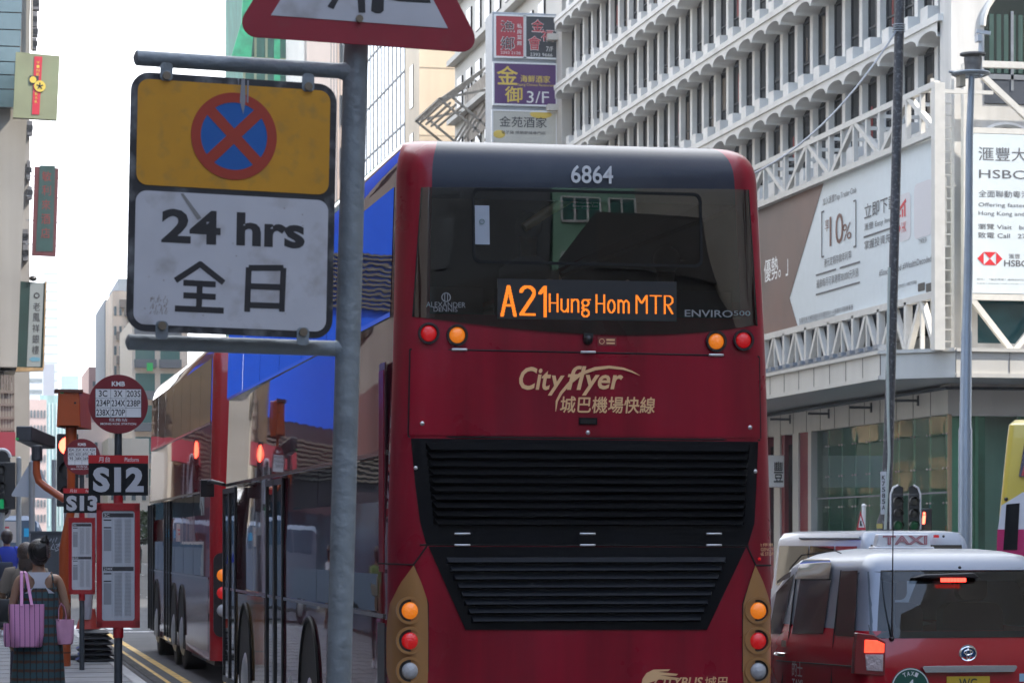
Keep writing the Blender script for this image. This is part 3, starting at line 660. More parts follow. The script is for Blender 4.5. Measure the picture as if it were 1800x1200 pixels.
M_blinds = [mat("blind_tan", (.12, .095, .07), .7), mat("blind_grey", (.06, .06, .06), .7), mat("curtain_red", (.2, .02, .02), .7)]
cands = []
for zt in fl:
    for b in range(NB):
        y = HY0 + .9 + b * BAY; d = y * .98; py = HZ - (zt - 1.6 - CAMH) * FPX / d
        cands.append((0 if -40 < py < 330 else 1, y, zt))
cands.sort(); rest = MB()
for i, (v, y, zt) in enumerate(cands):
    if i < 99: hwin(y, zt).build("window", [M_wglass, M_wframe] + M_blinds, hs, smooth=False)
    else: hwin(y, zt, rest)
ro = rest.build("window", [M_wglass, M_wframe] + M_blinds, hs, smooth=False); ro["kind"] = "stuff"
# the far end bay of plain fins above the roofs (upper left)
uf = MB()
for k in range(26): uf.box(HX + .5, HX + .8, HY1 - .4 - k * .6, HY1 - .12 - k * .6, ZT0 + FLR * 2 + .7, 36)
# street-end wall with the large arched openings
P = faceY(HX, HY0, 0)
def archwin(a0, a1, z0, z1, nm="arched_window"):
    r = (a1 - a0) / 2; pts = [(a0, z0), (a1, z0)] + [((a0 + a1) / 2 + r * math.cos(R(180 * k / 16)), z1 - r * .8 + r * .8 * math.sin(R(180 * k / 16))) for k in range(17)]
    b = MB(); b.poly(P, pts, .012, .02); b.pbox(P, a0, a1, z0 + (z1 - z0) * .2, z0 + (z1 - z0) * .24, .02, .05, 1); b.pbox(P, (a0 + a1) / 2 - .9, (a0 + a1) / 2 - .82, z0 + .4, z1 - .9, .02, .05, 1)
    b.pbox(P, a0, a1, z0 + .02, z0 + (z1 - z0) * .2, .0205, .03, 2)
    c = MB(); 
    for k in range(14): c.pbox(P, a0 + .15 + k * (a1 - a0 - .3) / 14, a0 + .15 + (k + .6) * (a1 - a0 - .3) / 14, z0 + (z1 - z0) * .25, z1 - 1.0, .0205, .026)
    o = b.build(nm, [mat("arch_glass", (.01, .02, .02), .05, spec=.8), M_grey, M_spand], hs, smooth=False); c.build("curtain", mat("green_curtain", (.02, .06, .05), .7), o)
    t = MB(); t.tube([P.at((a0 + a1) / 2 + (r + .06) * math.cos(R(180 * k / 16)), z1 - r * .8 + (r * .8 + .06) * math.sin(R(180 * k / 16)), .03) for k in range(17)], .09, 6); t.build("arch_hood", M_hood, hs)
for k in range(3): archwin(1.1 + k * 4.2, 4.5 + k * 4.2, 14.4, 18.0); archwin(1.1 + k * 4.2, 4.5 + k * 4.2, 18.6, 22)
archwin(.9, 2.6, 11.0, 13.75)
# ---- canopy
def wall_band(mb, pts, z0, z1, mi=0, t=.1):
    for (xa, ya), (xb, yb) in zip(pts, pts[1:]): mb.add([(xa, ya, z0), (xb, yb, z0), (xb, yb, z1), (xa, ya, z1)], [(0, 1, 2, 3)], mi)
cpts = [(25.6, 134), (25.6, 76.9), (27.3, 75.4), (62, 75.4)]
cz0, cz1 = 6.35, 7.15
ca = MB(); wall_band(ca, cpts, cz0, cz1)
ca.add([(25.6, 134, cz1), (25.6, 76.9, cz1), (27.3, 75.4, cz1), (62, 75.4, cz1), (62, 78.6, cz1), (29, 78.6, cz1), (29, 134, cz1)], [(0, 1, 2, 3, 4, 5, 6)])
for i, (p, q) in enumerate(zip(cpts, cpts[1:])):
    d = (Vector((*q, 0)) - Vector((*p, 0))); l = d.length; k = int(l / 1.6)
    nrm = Vector((d.y, -d.x, 0)).normalized()
    ca.bar(Vector((*p, cz1 - .03)) + nrm * .03, Vector((*q, cz1 - .03)) + nrm * .03, .12, .1); ca.bar(Vector((*p, cz0 + .06)) + nrm * .02, Vector((*q, cz0 + .06)) + nrm * .02, .08, .12)
canopy = ca.build("canopy", M_tile, hs, smooth=False)
jn = MB()
for (p, q) in zip(cpts, cpts[1:]):
    d = (Vector((*q, 0)) - Vector((*p, 0))); l = d.length; k = max(1, int(l / 1.55)); nrm = Vector((d.y, -d.x, 0)).normalized()
    for i in range(min(k, 40) + 1): e = Vector((*p, 0)) + d * (i / k) + nrm * .004; jn.bar(e + Vector((0, 0, cz0 + .12)), e + Vector((0, 0, cz1 - .1)), .03, .012)
jn.build("panel_joints", mat("joint_dark", (.12, .11, .1), .8), canopy, smooth=False)
sf = MB(); sf.add([(25.62, 134, cz0 + .02), (25.62, 76.9, cz0 + .02), (27.3, 75.45, cz0 + .02), (62, 75.45, cz0 + .02), (62, 78.6, cz0 - .05), (29, 78.6, cz0 - .05), (29, 134, cz0 - .05)], [(6, 5, 4, 3, 2, 1, 0)]); sf.build("soffit", mat("soffit_white", (.5, .5, .48), .35, var=.06), hs, smooth=False)
bd = MB(); bd.box(HX - .02, HX + 1, HY0 - .05, 134, 5.45, cz0 - .1); bd.box(HX + 1.001, 62, HY0 - .05, HY0 + .6, 5.45, cz0 - .1); bd.build("wall_band", M_tile, hs, smooth=False)
jn = MB()
for k in range(34): jn.box(HX - .03, HX - .021, 79.4 + k * 1.55, 79.43 + k * 1.55, 5.46, cz0 - .12)
jn.build("panel_joints", mat("joint_dark"), hs, smooth=False)
cbl = MB(); cbl.tube([(HX - .08, 134, cz0 - .16), (HX - .08, HY0 - .1, cz0 - .16), (62, HY0 - .1, cz0 - .16)], .05, 6); cbl.build("pipe", M_black, hs)
for i in range(10):
    yy = 80.5 + i * 4.4
    b = MB(); b.rings([[Vector((HX - .03 - t * .75, yy + .16 * math.cos(2 * math.pi * k / 8) * math.sin(math.pi * min(.97, t + .12)), 5.95 + .04 * math.sin(2 * math.pi * k / 8))) for k in range(8)] for t in (0, .15, .4, .7, .95)])
    b.box(HX - .06, HX - .02, yy - .05, yy + .05, 5.8, 6.1); b.build("wall_lamp", mat("lamp_dark", (.05, .052, .055), .4), hs)
# ---- ground floor
rw = MB(); rw.box(HX + 1.0, HX + 1.2, HY0 + .2, HY1, 0, 5.46); rw.build("shop_wall", mat("shop_inside", (.22, .34, .28), .7, var=.5, vs=.5), hs, smooth=False)
M_shop = glassmat("green_shop_glass", .95, .01, .045, (.6, .85, .74), wav=.25, ws=.6)
sgl = MB(); yg0, yg1 = HY0 + .05, 91.0
sgl.add([(HX + .1, yg1, .1), (HX + .1, yg0, .1), (HX + .1, yg0, 5.44), (HX + .1, yg1, 5.44)], [(0, 1, 2, 3)]); sgl.add([(HX + .1, yg0, .1), (44, yg0, .1), (44, yg0, 5.44), (HX + .1, yg0, 5.44)], [(0, 1, 2, 3)])
shopg = sgl.build("shop_window", M_shop, hs, smooth=False)
sf = MB()
for yy in [yg0 + .35 + k * 1.42 for k in range(9)]: sf.box(HX + .12, HX + .55, yy - .05, yy + .05, .1, 5.44)
for xx in (28.9, 30.2, 31.5, 33): sf.box(xx - .05, xx + .05, yg0 + .03, yg0 + .4, .1, 5.44)
sf.build("glass_fins", mat("glass_fin_green", (.35, .6, .48), .15, spec=.6), shopg, smooth=False)
sf = MB(); sf.box(HX + .02, HX + .12, yg0 - .05, yg0 + .05, .1, 5.44); sf.build("corner_post", mat("brass_post", (.4, .3, .2), .4, metal=.5), shopg)
sf = MB(); sf.bar((HX + .08, yg1, 3.2), (HX + .08, yg0, 3.2), .04, .05); sf.build("transom", M_grey, shopg)
bl = MB()
for yy in [yg0 + .35 + k * 1.42 for k in range(9)]:
    for zz in (.9, 1.9, 2.9, 3.9, 4.9):
        for dy in (-.14, .14): bl.ell((HX + .06, yy + dy, zz), (.035, .035, .035), 6, 4)
bo = bl.build("glass_bolts", M_silver, shopg); bo["kind"] = "stuff"
# displays behind the glass
def colorpatch(y0, y1, z0, z1, m, X=HX + .9, amp=.18, k=24):
    up_ = [(y0 + (y1 - y0) * i / k, z1 + amp * math.sin(i * 2.1) * .6 + amp * math.sin(i * .7)) for i in range(k + 1)]
    b = MB(); b.poly(PL((X, 0, 0), (0, -1, 0), (0, 0, 1)), [(-y, z) for y, z in up_] + [(-y1, z0), (-y0, z0)], 0, .03); return b.build("display_panel", m, hs, smooth=False)
for y0, y1, z0, z1, nm, c in ((81.5, 90.8, 2.0, 2.75, "blue_display", (.04, .25, .5)), (84.5, 90.9, 2.9, 5.2, "cream_display", (.5, .5, .42)), (79, 82, 3.1, 4.2, "dark_green_display", (.05, .16, .1)), (78.6, 81.6, 1.6, 2.35, "orange_display", (.8, .25, .1)),
                           (79.6, 90.9, .2, 1.6, "green_display", (.08, .32, .22))): colorpatch(y0, y1, z0, z1, mat(nm, c, .6, var=.3, vs=2))
def disp_poly(pts, nm, c, X):
    q = [onX(px, py, X) for px, py in pts]; b = MB(); b.poly(PL((X, 0, 0), (0, -1, 0), (0, 0, 1)), [(-p.y, p.z) for p in q], 0, .03); b.build("display_panel", mat(nm, c, .55, var=.35, vs=3), hs, smooth=False)
disp_poly([(1472, 790), (1482, 775), (1496, 772), (1512, 782), (1526, 776), (1524, 794), (1505, 800), (1494, 794), (1480, 808)], "royal_display", (.05, .16, .6), HX + .8)
disp_poly([(1496, 757), (1508, 748), (1524, 746), (1526, 762), (1500, 768)], "red_display", (.45, .07, .04), HX + .78)
disp_poly([(1440, 764), (1466, 756), (1460, 782), (1452, 776), (1444, 784)], "pink_display", (.4, .12, .2), HX + .78)
disp_poly([(1535, 752), (1590, 744), (1588, 776), (1535, 778)], "teal_display", (.06, .45, .6), HX + .8)
for k in range(3): disp_poly([(1536 + k * 18, 768), (1541 + k * 18, 758), (1547 + k * 18, 766), (1543 + k * 18, 775)], "magenta_display", (.42, .06, .14), HX + .76)
# warm shelf and green panel in the end shop window
b = MB(); b.box(29.5, 34, yg0 + 1.2, yg0 + 1.3, 2.4, 4.6); b.build("display_panel", mat("warm_shelf", (.3, .17, .06), .6, var=.4, vs=2), hs)
b = MB(); b.box(29.3, 34, yg0 + 1.0, yg0 + 1.12, .1, 2.1); b.build("display_panel", mat("green_display"), hs)
# red and white columns beyond the glass
cl = MB(); rd = MB()
cl.box(HX - .1, HX + .5, 91.05, 91.4, .05, 5.44); rd.box(HX - .04, HX + .5, 91.4, 92.5, .05, 5.44); cl.box(HX - .1, HX + .5, 92.5, 93.2, .05, 5.44)
for i in range(12): y0 = 94.35 + i * 2.2; rd.box(HX - .04, HX + .5, y0, y0 + .35, .05, 5.44); cl.box(HX - .1, HX + .5, y0 + .35, y0 + 1.1, .05, 5.44); rd.box(HX - .02, HX + .3, y0 - 1.1, y0, .05, 1.6)
cl.build("columns", M_tile, hs, smooth=False); rd.build("red_strips", mat("deep_red_cladding", (.2, .012, .02), .5), hs, smooth=False)
for i in range(9):
    y0 = 93.22 + i * 2.2; b = MB(); b.box(HX + .1, HX + .14, y0, y0 + 1.1, 1.61, 5.1); b.build("window", [M_wglass], hs)
# ---- hanging square shop sign
q0, q1 = onX(1391, 800, 26.6), onX(1391, 856, 26.6)
q0 = onX(1391, 800, 28.0); q1 = onY(1391, 856, q0.y)
sg = thing("hanging_sign", "square white sign with one black carved character hanging before red columns", "sign", (27, q0.y, q1.z))
MB().box(24.9, 27.75, q0.y, q0.y + .3, q1.z, q0.z).build("sign_box", mat("sign_white", (.9, .89, .86), .5), sg, bevel=.02)
pl = MB(); P = faceY(26.6, q0.y, q1.z); h = q0.z - q1.z
# ---- billboard with its steel frame
XB = 26.9
bb = thing("billboard", "long bank billboard with white and brown panels in a white steel truss", "billboard", (XB, 95, 8))
PB = faceX(XB, 0, 0)                                          # a = -Y
def bxz(px, py): p = onX(px, py, XB); return (-p.y, p.z)
ztop = onX(1640, 242, XB).z; zbot = onX(1640, 516, XB).z; ya, yb = onX(1653, 300, XB).y, 121.0
zc_t = onX(1648, 150, XB).z
b = MB(); b.pbox(PB, -yb, -ya, zbot, ztop, -.12, 0); brd = b.build("board", mat("billboard_vinyl", (.62, .68, .71), .35, var=.03), bb, smooth=False)
b = MB(); pts = [bxz(1449, 320), bxz(1403, 577)]
mid = bxz(1388, 524)
b.poly(PB, [(-yb, zbot + .02), (bxz(1403, 577)[0], zbot + .02), mid, (bxz(1448, 326)[0], ztop - .02), (-yb, ztop - .02)], .004, .012); b.build("brown_panel", mat("brown_photo", (.13, .075, .058), .5, var=.3, vs=.25, dirt=(.25, .1, .07), dirtamt=.6, dirts=.16), brd, smooth=False)
def btext(mb, body, px0, py0, px1, py1, px2, py2, **k):
    """left top, left bottom, right (top) pixels on the board plane"""
    a0, b1 = bxz(px0, py0); _, b0 = bxz(px1, py1); a1, _ = bxz(px2, py2); q_ = MB(); q_.text(PB, body, a0, b0, a1, b1, c=.016, **k); q_.build("lettering", mb, brd)
M_ink = mat("ink_grey", (.1, .1, .11), .6); M_inkb = mat("ink_brown", (.16, .07, .05), .6)
btext(M_ink, "加入滙豐Top Trader Club", 1447, 349, 1447, 364, 1506, 337)
btext(M_ink, "港元定期存款年利率", 1449, 455, 1449, 470, 1497, 444); btext(M_ink, "最高每月可享港幣30,000元利息", 1436, 492, 1436, 508, 1510, 474)
btext(M_ink, "立即下載", 1520, 360, 1520, 386, 1576, 344, bold=.015); btext(M_ink, "滙豐 Easy Invest", 1520, 394, 1520, 408, 1576, 382); btext(M_ink, "掌握投資先機", 1520, 424, 1520, 440, 1576, 412)
btext(M_ink, "#StocksUnited #WealthDecoded", 1546, 475, 1546, 487, 1638, 450); btext(M_ink, "了解更多", 1615, 421, 1615, 430, 1630, 418)
t = MB()
for (x0, y0, x1, y1) in ((1435, 484, 1470, 474), (1477, 471, 1512, 460), (1435, 518, 1512, 496), (1519, 417, 1580, 400), (1445, 372, 1445, 452), (1445, 373, 1449, 372), (1445, 452, 1449, 450), (1505, 353, 1505, 434), (1501, 354, 1505, 353), (1501, 434, 1505, 433)):
    (a0, z0), (a1, z1) = bxz(x0, y0), bxz(x1, y1); t.bar(PB.at(a0, z0, .014), PB.at(a1, z1, .014), .05, .01, up=PB.n) if x0 == x1 else t.bar(PB.at(a0, z0, .014), PB.at(a1, z0, .014), .05, .01, up=PB.n)
for k, (x0, x1, yy) in enumerate(((1405, 1500, 562), (1405, 1500, 566), (1405, 1470, 571), (1560, 1612, 509))): 
    (a0, z0), (a1, _) = bxz(x0, yy), bxz(x1, yy - 20); t.text(PB, "本廣告並不構成邀約及招攬任何人士買賣任何投資產品" , a0, z0 - .05, a1, z0 + .05, c=.014)
t.build("rules_and_small_print", M_ink, brd)
btext(M_inkb, "10", 1459, 381, 1459, 434, 1483, 374, bold=.0); btext(M_inkb, "%", 1482, 395, 1482, 424, 1497, 388); btext(M_inkb, "享", 1451, 387, 1451, 407, 1458, 384)
btext(M_white, "優勢。」", 1344, 458, 1344, 497, 1386, 440, bold=.02)
t = MB(); a0, b1 = bxz(1580, 344); a1, b0 = bxz(1601, 420); t.poly(PB, rrect(a0, b0, a1, b1, .2), .004, .008); a0, b1 = bxz(1607, 325); a1, b0 = bxz(1639, 412); t.poly(PB, rrect(a0, b0, a1, b1, .25), .004, .008); t.build("app_tiles", mat("tile_pale", (.62, .6, .62), .5), brd)
t = MB()
for (x0, y0, x1, y1) in ((1582, 378, 1582, 382), (1586, 368, 1586, 382), (1590, 360, 1590, 381)): (a0, z0), (a1, z1) = bxz(x0, y0), bxz(x1, y1); t.pbox(PB, a0, a0 + .12, z1, z0, .009, .014)
(a0, z0), (a1, z1) = bxz(1581, 370), bxz(1593, 352); t.bar(PB.at(a0, z0, .014), PB.at(a1, z1, .014), .1, .012, up=PB.n)
(a0, z0) = bxz(1581, 402); t.poly(PB, [(a0, z0 - .15), (a0 + .15, z0), (a0, z0 + .15)], .009, .014); t.text(PB, "HK", a0 + .25, z0 - .15, a0 + .65, z0 + .15, c=.014); t.build("app_logo", mat("bank_red", (.6, .02, .03), .5), brd)
t = MB()
for x0, x1 in ((1614, 1626), (1628, 1643)):
    a0, b1 = bxz(x0, 499); a1, b0 = bxz(x1, 510); t.poly(PB, rrect(a0, b0, a1, b1, .04), .004, .01)
t.build("store_badges", M_black, brd)
fr = MB()
def bb_bar(y0, z0, y1, z1, w_=.16, x=XB - .1): fr.bar((x, y0, z0), (x, y1, z1), w_, w_, up=(1, 0, 0))
step = 2.45; N = 17
bb_bar(ya, zc_t, yb, zc_t, .17); bb_bar(ya, ztop + .08, yb, ztop + .08, .17); bb_bar(ya, zbot - .08, yb, zbot - .08, .2); bb_bar(ya - .1, zc_t, ya - .1, 7.1, .3)
for i in range(N):
    y0 = ya + i * step
    bb_bar(y0 + step / 2, ztop, y0 + step / 2, zc_t, .13)
    if i % 2 == 0: bb_bar(y0, ztop + .1, y0 + step * .95, zc_t - .05, .15)
    else: bb_bar(y0, zc_t - .05, y0 + step * .95, ztop + .1, .15)
    bb_bar(y0 + step, ztop, y0 + step, zc_t, .14)
    # struts beneath the board
    bb_bar(y0 + .05, 7.15, y0 + step / 2, zbot - .1, .16); bb_bar(y0 + step - .05, 7.15, y0 + step / 2, zbot - .1, .16); bb_bar(y0 + step / 2, 7.15, y0 + step / 2, zbot - .1, .11); bb_bar(y0, 7.15, y0, zbot - .1, .2)
    fr.bar((XB - .1, y0 + step / 2, zc_t), (HX + .9, y0 + step / 2, zc_t), .1, .1)
fr.build("truss_frame", M_truss, bb, smooth=False)
bk = MB(); bk.box(HX + .2, HX + .9, 79.5, yb, zbot - .2, ztop - .3); bk.build("backing", M_spand, bb)
cg = MB(); cg.box(25.9, 26.1, 78, 128, 7.16, 7.3); 
for k in range(60): cg.box(25.85, 26.15, 78 + k * .83, 78.35 + k * .83, 7.3, 7.42)
cg.build("light_string", M_grey, bb)
# cat ladder and the second board round the corner
lad = thing("cat_ladder", "white steel cat ladder up the corner beside the billboard", "ladder", (27.6, 77.6, 7.2))
b = MB()
for xx in (27.35, 27.95): b.bar((xx, 77.5, 7.2), (xx, 77.5, 15), .09, .09)
for k in range(22): b.bar((27.35, 77.5, 7.5 + k * .34), (27.95, 77.5, 7.5 + k * .34), .045, .045)
b.build("ladder", M_truss, lad, smooth=False)
b = MB(); b.box(27.5, 27.8, 77.52, 77.7, 10.2, 12.2); b.build("side_board", M_truss, lad)
P2 = faceY(28.35, 77.2, 0)
b2 = thing("billboard", "white bank billboard with red hexagon emblem round the corner from the long one", "billboard", (31, 77.2, 8))
def b2p(px, py): p = onY(px, py, 77.2); return (p.x - 28.35, p.z)
zt2, zb2 = b2p(1720, 235)[1], b2p(1720, 515)[1]
b = MB(); b.pbox(P2, 0, 12, zb2, zt2, -.12, 0); brd2 = b.build("board", mat("billboard_vinyl"), b2, smooth=False)
t = MB()
def t2(body, px0, py0, px1, py1, **k): (a0, b1), (a1, b0) = b2p(px0, py0), b2p(px1, py1); q_ = MB(); q_.text(P2, body, a0, b0, a1, b1, c=.006, **k); q_.build("lettering", M_ink, brd2)
t2("滙豐大灣區", 1720, 258, 1862, 286); t2("HSBC GBA", 1721, 298, 1880, 317); t2("全面聯動粵港澳", 1720, 334, 1824, 349); t2("Offering faster, simpler", 1720, 356, 1852, 368); t2("Hong Kong and Macau", 1720, 371, 1838, 383)
t2("瀏覽 Visit   business.hsbc", 1719, 393, 1870, 406, bold=.012); t2("致電 Call   2748 8288", 1719, 408, 1852, 421, bold=.012); t2("滙豐", 1773, 446, 1793, 455); t2("HSBC", 1765, 457, 1806, 469, bold=.015); t2("提示：「借定唔借？還得到先好借！」", 1717, 489, 1815, 494); t2("由香港上海滙豐銀行有限公司刊發 Issued by The Bank", 1717, 497, 1830, 501)
t = MB(); (a0, zc_) = b2p(1718, 454); a1 = b2p(1762, 454)[0]; w_ = a1 - a0; h = b2p(1740, 443)[1] - b2p(1740, 466)[1]; h2 = h / 2; q = w_ / 4
for tri in ([(a0, zc_), (a0 + q, zc_ + h2), (a0 + q, zc_ - h2)], [(a1, zc_), (a1 - q, zc_ - h2), (a1 - q, zc_ + h2)], [(a0 + q, zc_ + h2), (a0 + 2 * q, zc_), (a1 - q, zc_ + h2)], [(a0 + q, zc_ - h2), (a1 - q, zc_ - h2), (a0 + 2 * q, zc_)]): t.poly(P2, tri, .003, .008)
t.build("hexagon_emblem", mat("bank_red"), brd2, smooth=False)
fr = MB()
for k in range(5): x0 = 28.4 + k * 2.6; fr.bar((x0, 77.3, zb2 - .1), (x0 + 1.3, 77.3, 7.2), .16, .16); fr.bar((x0 + 2.6, 77.3, zb2 - .1), (x0 + 1.3, 77.3, 7.2), .16, .16); fr.bar((x0, 77.3, zt2 + .1), (x0 + 1.5, 77.3, zt2 + 1.9) if k % 2 else (x0 + 1.5, 77.3, zt2 + .1), .14, .14)
fr.bar((28.4, 77.3, zt2 + 2), (30.6, 77.3, zt2 + .1), .16, .16)
fr.bar((28.3, 77.3, zb2 - .1), (41, 77.3, zb2 - .1), .18, .18); fr.bar((28.3, 77.3, zt2 + 2), (41, 77.3, zt2 + 2), .18, .18); fr.bar((28.3, 77.3, zt2 + .1), (41, 77.3, zt2 + .1), .16, .16); fr.bar((28.3, 77.3, 7.1), (28.3, 77.3, zt2 + 2), .24, .24)
fr.build("truss_frame", M_truss, b2, smooth=False)
sw = MB(); sw.box(28.9, 40, HY0 - .006, HY0 + .02, 7.5, zb2 - .05); sw.build("window_strip", mat("teal_dark_glass", (.01, .05, .06), .08, spec=.8, var=.6, vs=.6), b2)
# ---- the carved character on the hanging sign
t = MB(); P = faceY(26.6, q0.y, q1.z); (a0, _z) = (onY(1360, 830, q0.y).x - 26.6, 0)
t.text(P, "豐", onY(1360, 830, q0.y).x - 26.6, (onY(1360, 847, q0.y).z - q1.z), onY(1376, 830, q0.y).x - 26.6, onY(1360, 811, q0.y).z - q1.z, c=.02, bold=.008)
t.build("carved_lettering", M_black, sg)

# ------------------------------------------------------------------ further buildings on the right
def tower(name, label, x0, x1, y0, y1, h, m, z0=0, cat="building", group=None):
    t = thing(name, label, cat, ((x0 + x1) / 2, (y0 + y1) / 2, 0), 0, group); b = MB(); b.box(x0, x1, y0, y1, z0, h); b.build("wall", m, t, smooth=False); return t
# sign tower
YS = 134.5; sx0, sx1 = onY(865, 100, YS).x, onY(985, 100, YS).x; zsT = onY(900, 22, YS).z
st_ = thing("sign_tower", "grey steel sign pylon with three stacked restaurant signs above the bus roof", "sign tower", ((sx0 + sx1) / 2, YS + .9, 0))
b = MB(); b.box(sx0, sx1, YS, YS + 1.8, 12, zsT); b.box(sx0 + .8, sx1 - .3, YS + .3, YS + 1.5, 0, 12); b.build("frame", mat("sign_frame_grey", (.3, .32, .35), .5, var=.1), st_, bevel=.04)
def sgnP(px, py): p = onY(px, py, YS); return (p.x, p.z)
def sgn(px0, py0, px1, py1, nm, c, c1=.12, name="sign_panel"):
    (x0, z1), (x1, z0) = sgnP(px0, py0), sgnP(px1, py1); bq = MB(); bq.box(x0, x1, YS - c1, YS - .001, z0, z1); o = bq.build(name, mat(nm, c, .4, var=.08, vs=.6), st_, smooth=False); e = MB()
    for (u0, u1, v0, v1) in ((x0 - .08, x0, z0 - .08, z1 + .08), (x1, x1 + .08, z0 - .08, z1 + .08), (x0, x1, z1, z1 + .08), (x0, x1, z0 - .08, z0)): e.box(u0, u1, YS - .16, YS, v0, v1)
    e.build("sign_rim", M_white, o, smooth=False); return o, PL((0, YS - c1, 0), (1, 0, 0), (0, 0, 1))
def sgt(mb, P, body, px0, py0, px1, py1, mi=0, **k): (x0, z1), (x1, z0) = sgnP(px0, py0), sgnP(px1, py1); mb.text(P, body, x0, z0, x1, z1, c=.015, mi=mi, **k)
M_ltgold = mat("sign_gold", (.7, .5, .08), .5); M_sw = mat("sign_lettering_white", (.75, .74, .72), .5); M_sr = mat("sign_red", (.55, .03, .05), .5); M_sk = mat("sign_black", (.03, .03, .035), .5)
o, P = sgn(871, 29, 921, 101, "sign_red_panel", (.4, .025, .04)); t = MB(); sgt(t, P, "漁", 879, 37, 904, 58, bold=.02); sgt(t, P, "鄉", 879, 65, 904, 90, bold=.02); sgt(t, P, "私房菜館", 908, 42, 916, 82, bold=.02) if 0 else [sgt(t, P, ch, 908, 43 + 10 * i, 916, 51 + 10 * i, bold=.02) for i, ch in enumerate("私房菜館")]; sgt(t, P, "2392 2128", 879, 91, 914, 97); t.build("sign_lettering", M_sw, o)
t = MB(); P1 = PL((0, YS - .122, 0), (1, 0, 0), (0, 0, 1)); sgt(t, P1, "漁", 880, 38, 903, 57); sgt(t, P1, "鄉", 880, 66, 903, 89); t.v = [v + Vector((0, -.012, 0)) for v in t.v]; t.build("sign_lettering", M_sk, o)
o, P = sgn(922, 30, 977, 103, "sign_black_panel", (.035, .037, .045)); t = MB(); sgt(t, P, "金", 933, 35, 955, 58, bold=.02); sgt(t, P, "會", 927, 64, 950, 90, bold=.02); sgt(t, P, "福", 950, 53, 972, 75, bold=.02); sgt(t, P, "7/F", 959, 83, 971, 92); sgt(t, P, "2393 9666", 931, 94, 970, 101); t.build("sign_lettering", M_sw, o)
t = MB(); sgt(t, P1, "金", 934, 36, 954, 57, bold=.01); sgt(t, P1, "會", 928, 65, 949, 89, bold=.01); sgt(t, P1, "福", 951, 54, 971, 74, bold=.01); t.v = [v + Vector((0, -.012, 0)) for v in t.v]; t.build("sign_lettering", M_sr, o)
o, P = sgn(868, 112, 976, 186, "sign_purple_panel", (.085, .02, .13)); t = MB(); sgt(t, P, "金", 873, 117, 909, 150, bold=.03); sgt(t, P, "御", 887, 153, 917, 181, bold=.03); sgt(t, P, "海鮮酒家", 914, 133, 966, 147, bold=.02); sgt(t, P, "Majang Chinese Restaurant", 906, 147, 973, 155); t.build("sign_lettering", M_ltgold, o); t = MB(); sgt(t, P, "3/F", 925, 161, 964, 183); t.build("sign_lettering", M_sw, o)
o, P = sgn(866, 196, 976, 262, "sign_cream_panel", (.55, .53, .47)); t = MB(); sgt(t, P, "金苑酒家", 877, 205, 960, 226, bold=.01); sgt(t, P, "皇子雞 燒鵝即燒專門店", 880, 230, 958, 238); t.build("sign_lettering", M_sk, o); t = MB(); sgt(t, P, "✿", 942, 197, 958, 212) if 0 else None
(x0, z1), (x1, z0) = sgnP(866, 232), sgnP(880, 244); t.ell((x0 + .3, YS - .12, z0 + .2), (.3, .02, .2), 10, 6); (x0, z1) = sgnP(950, 202); t.ell((x0, YS - .12, z1), (.55, .02, .2), 10, 6); t.build("sign_flourish", M_ltgold, o)
# white block behind the pylon
M_cream = mat("cream_render", (.68, .56, .42), .8, var=.05, vs=.3, streak=.07); M_wht = mat("white_render", (.6, .57, .52), .8, var=.08, vs=.4)
wb = tower("apartment_block", "white block with small windows directly behind the grey sign pylon", HX + .4, 45, 133.2, 163, 44, M_wht)
for k in range(9):
    for f_ in range(6):
        b = MB(); yy = 137 + k * 2.9; zz = 16.5 + f_ * 3.4; b.box(HX + .3, HX + .42, yy, yy + 1.5, zz, zz + 1.7); b.build("window", M_wglass, wb)
b = MB()
for f_ in range(7): b.box(HX - .1, HX + .4, 134, 163, 15.7 + f_ * 3.4, 16.0 + f_ * 3.4)
b.build("ledges", M_wht, wb, smooth=False)
# steel rack jutting from that block
Yr = 150
rk = thing("sign_rack", "bare rusty steel signboard rack jutting over the street beside the sign pylon", "steel rack", (HX, Yr, onY(800, 240, Yr).z))
b = MB(); A, B_, D, E_ = onY(770, 180, Yr), onY(846, 108, Yr), onY(846, 200, Yr + 6), onY(800, 236, Yr)
xr0, xr1 = onY(772, 180, Yr).x, HX + .3; z0r, z1r = onY(800, 232, Yr).z, onY(800, 105, Yr).z
def rb(p, q, w_=.12): b.bar(p, q, w_, w_)
for yy in (Yr, Yr + 8):
    rb((xr0, yy, z0r + (z1r - z0r) * .45), (xr1, yy, z0r + (z1r - z0r) * .62)); rb((xr0, yy, z0r + (z1r - z0r) * .45), (xr1 - .8, yy, z0r)); rb((xr0 + .7, yy, z0r + (z1r - z0r) * .48), (xr1, yy, z0r)); rb((xr1, yy, z0r), (xr1, yy, z1r), .15)
for k in range(5): t_ = k / 4; rb((xr0 + t_ * 1.2, Yr, z0r + (z1r - z0r) * (.45 - t_ * .1)), (xr0 + t_ * 1.2, Yr + 8, z0r + (z1r - z0r) * (.45 - t_ * .1)), .1)
for k in range(4): rb((xr0 + .1, Yr + k * 2.7, z0r + (z1r - z0r) * .45), (xr1, Yr + k * 2.7 + 1, z1r)); rb((xr1 - 1.2, Yr + k * 2.7, z0r), (xr1, Yr + k * 2.7, z0r + (z1r - z0r) * .5))
b.build("steel_bars", mat("weathered_steel", (.33, .29, .24), .7, var=.3, vs=5), rk, smooth=False)
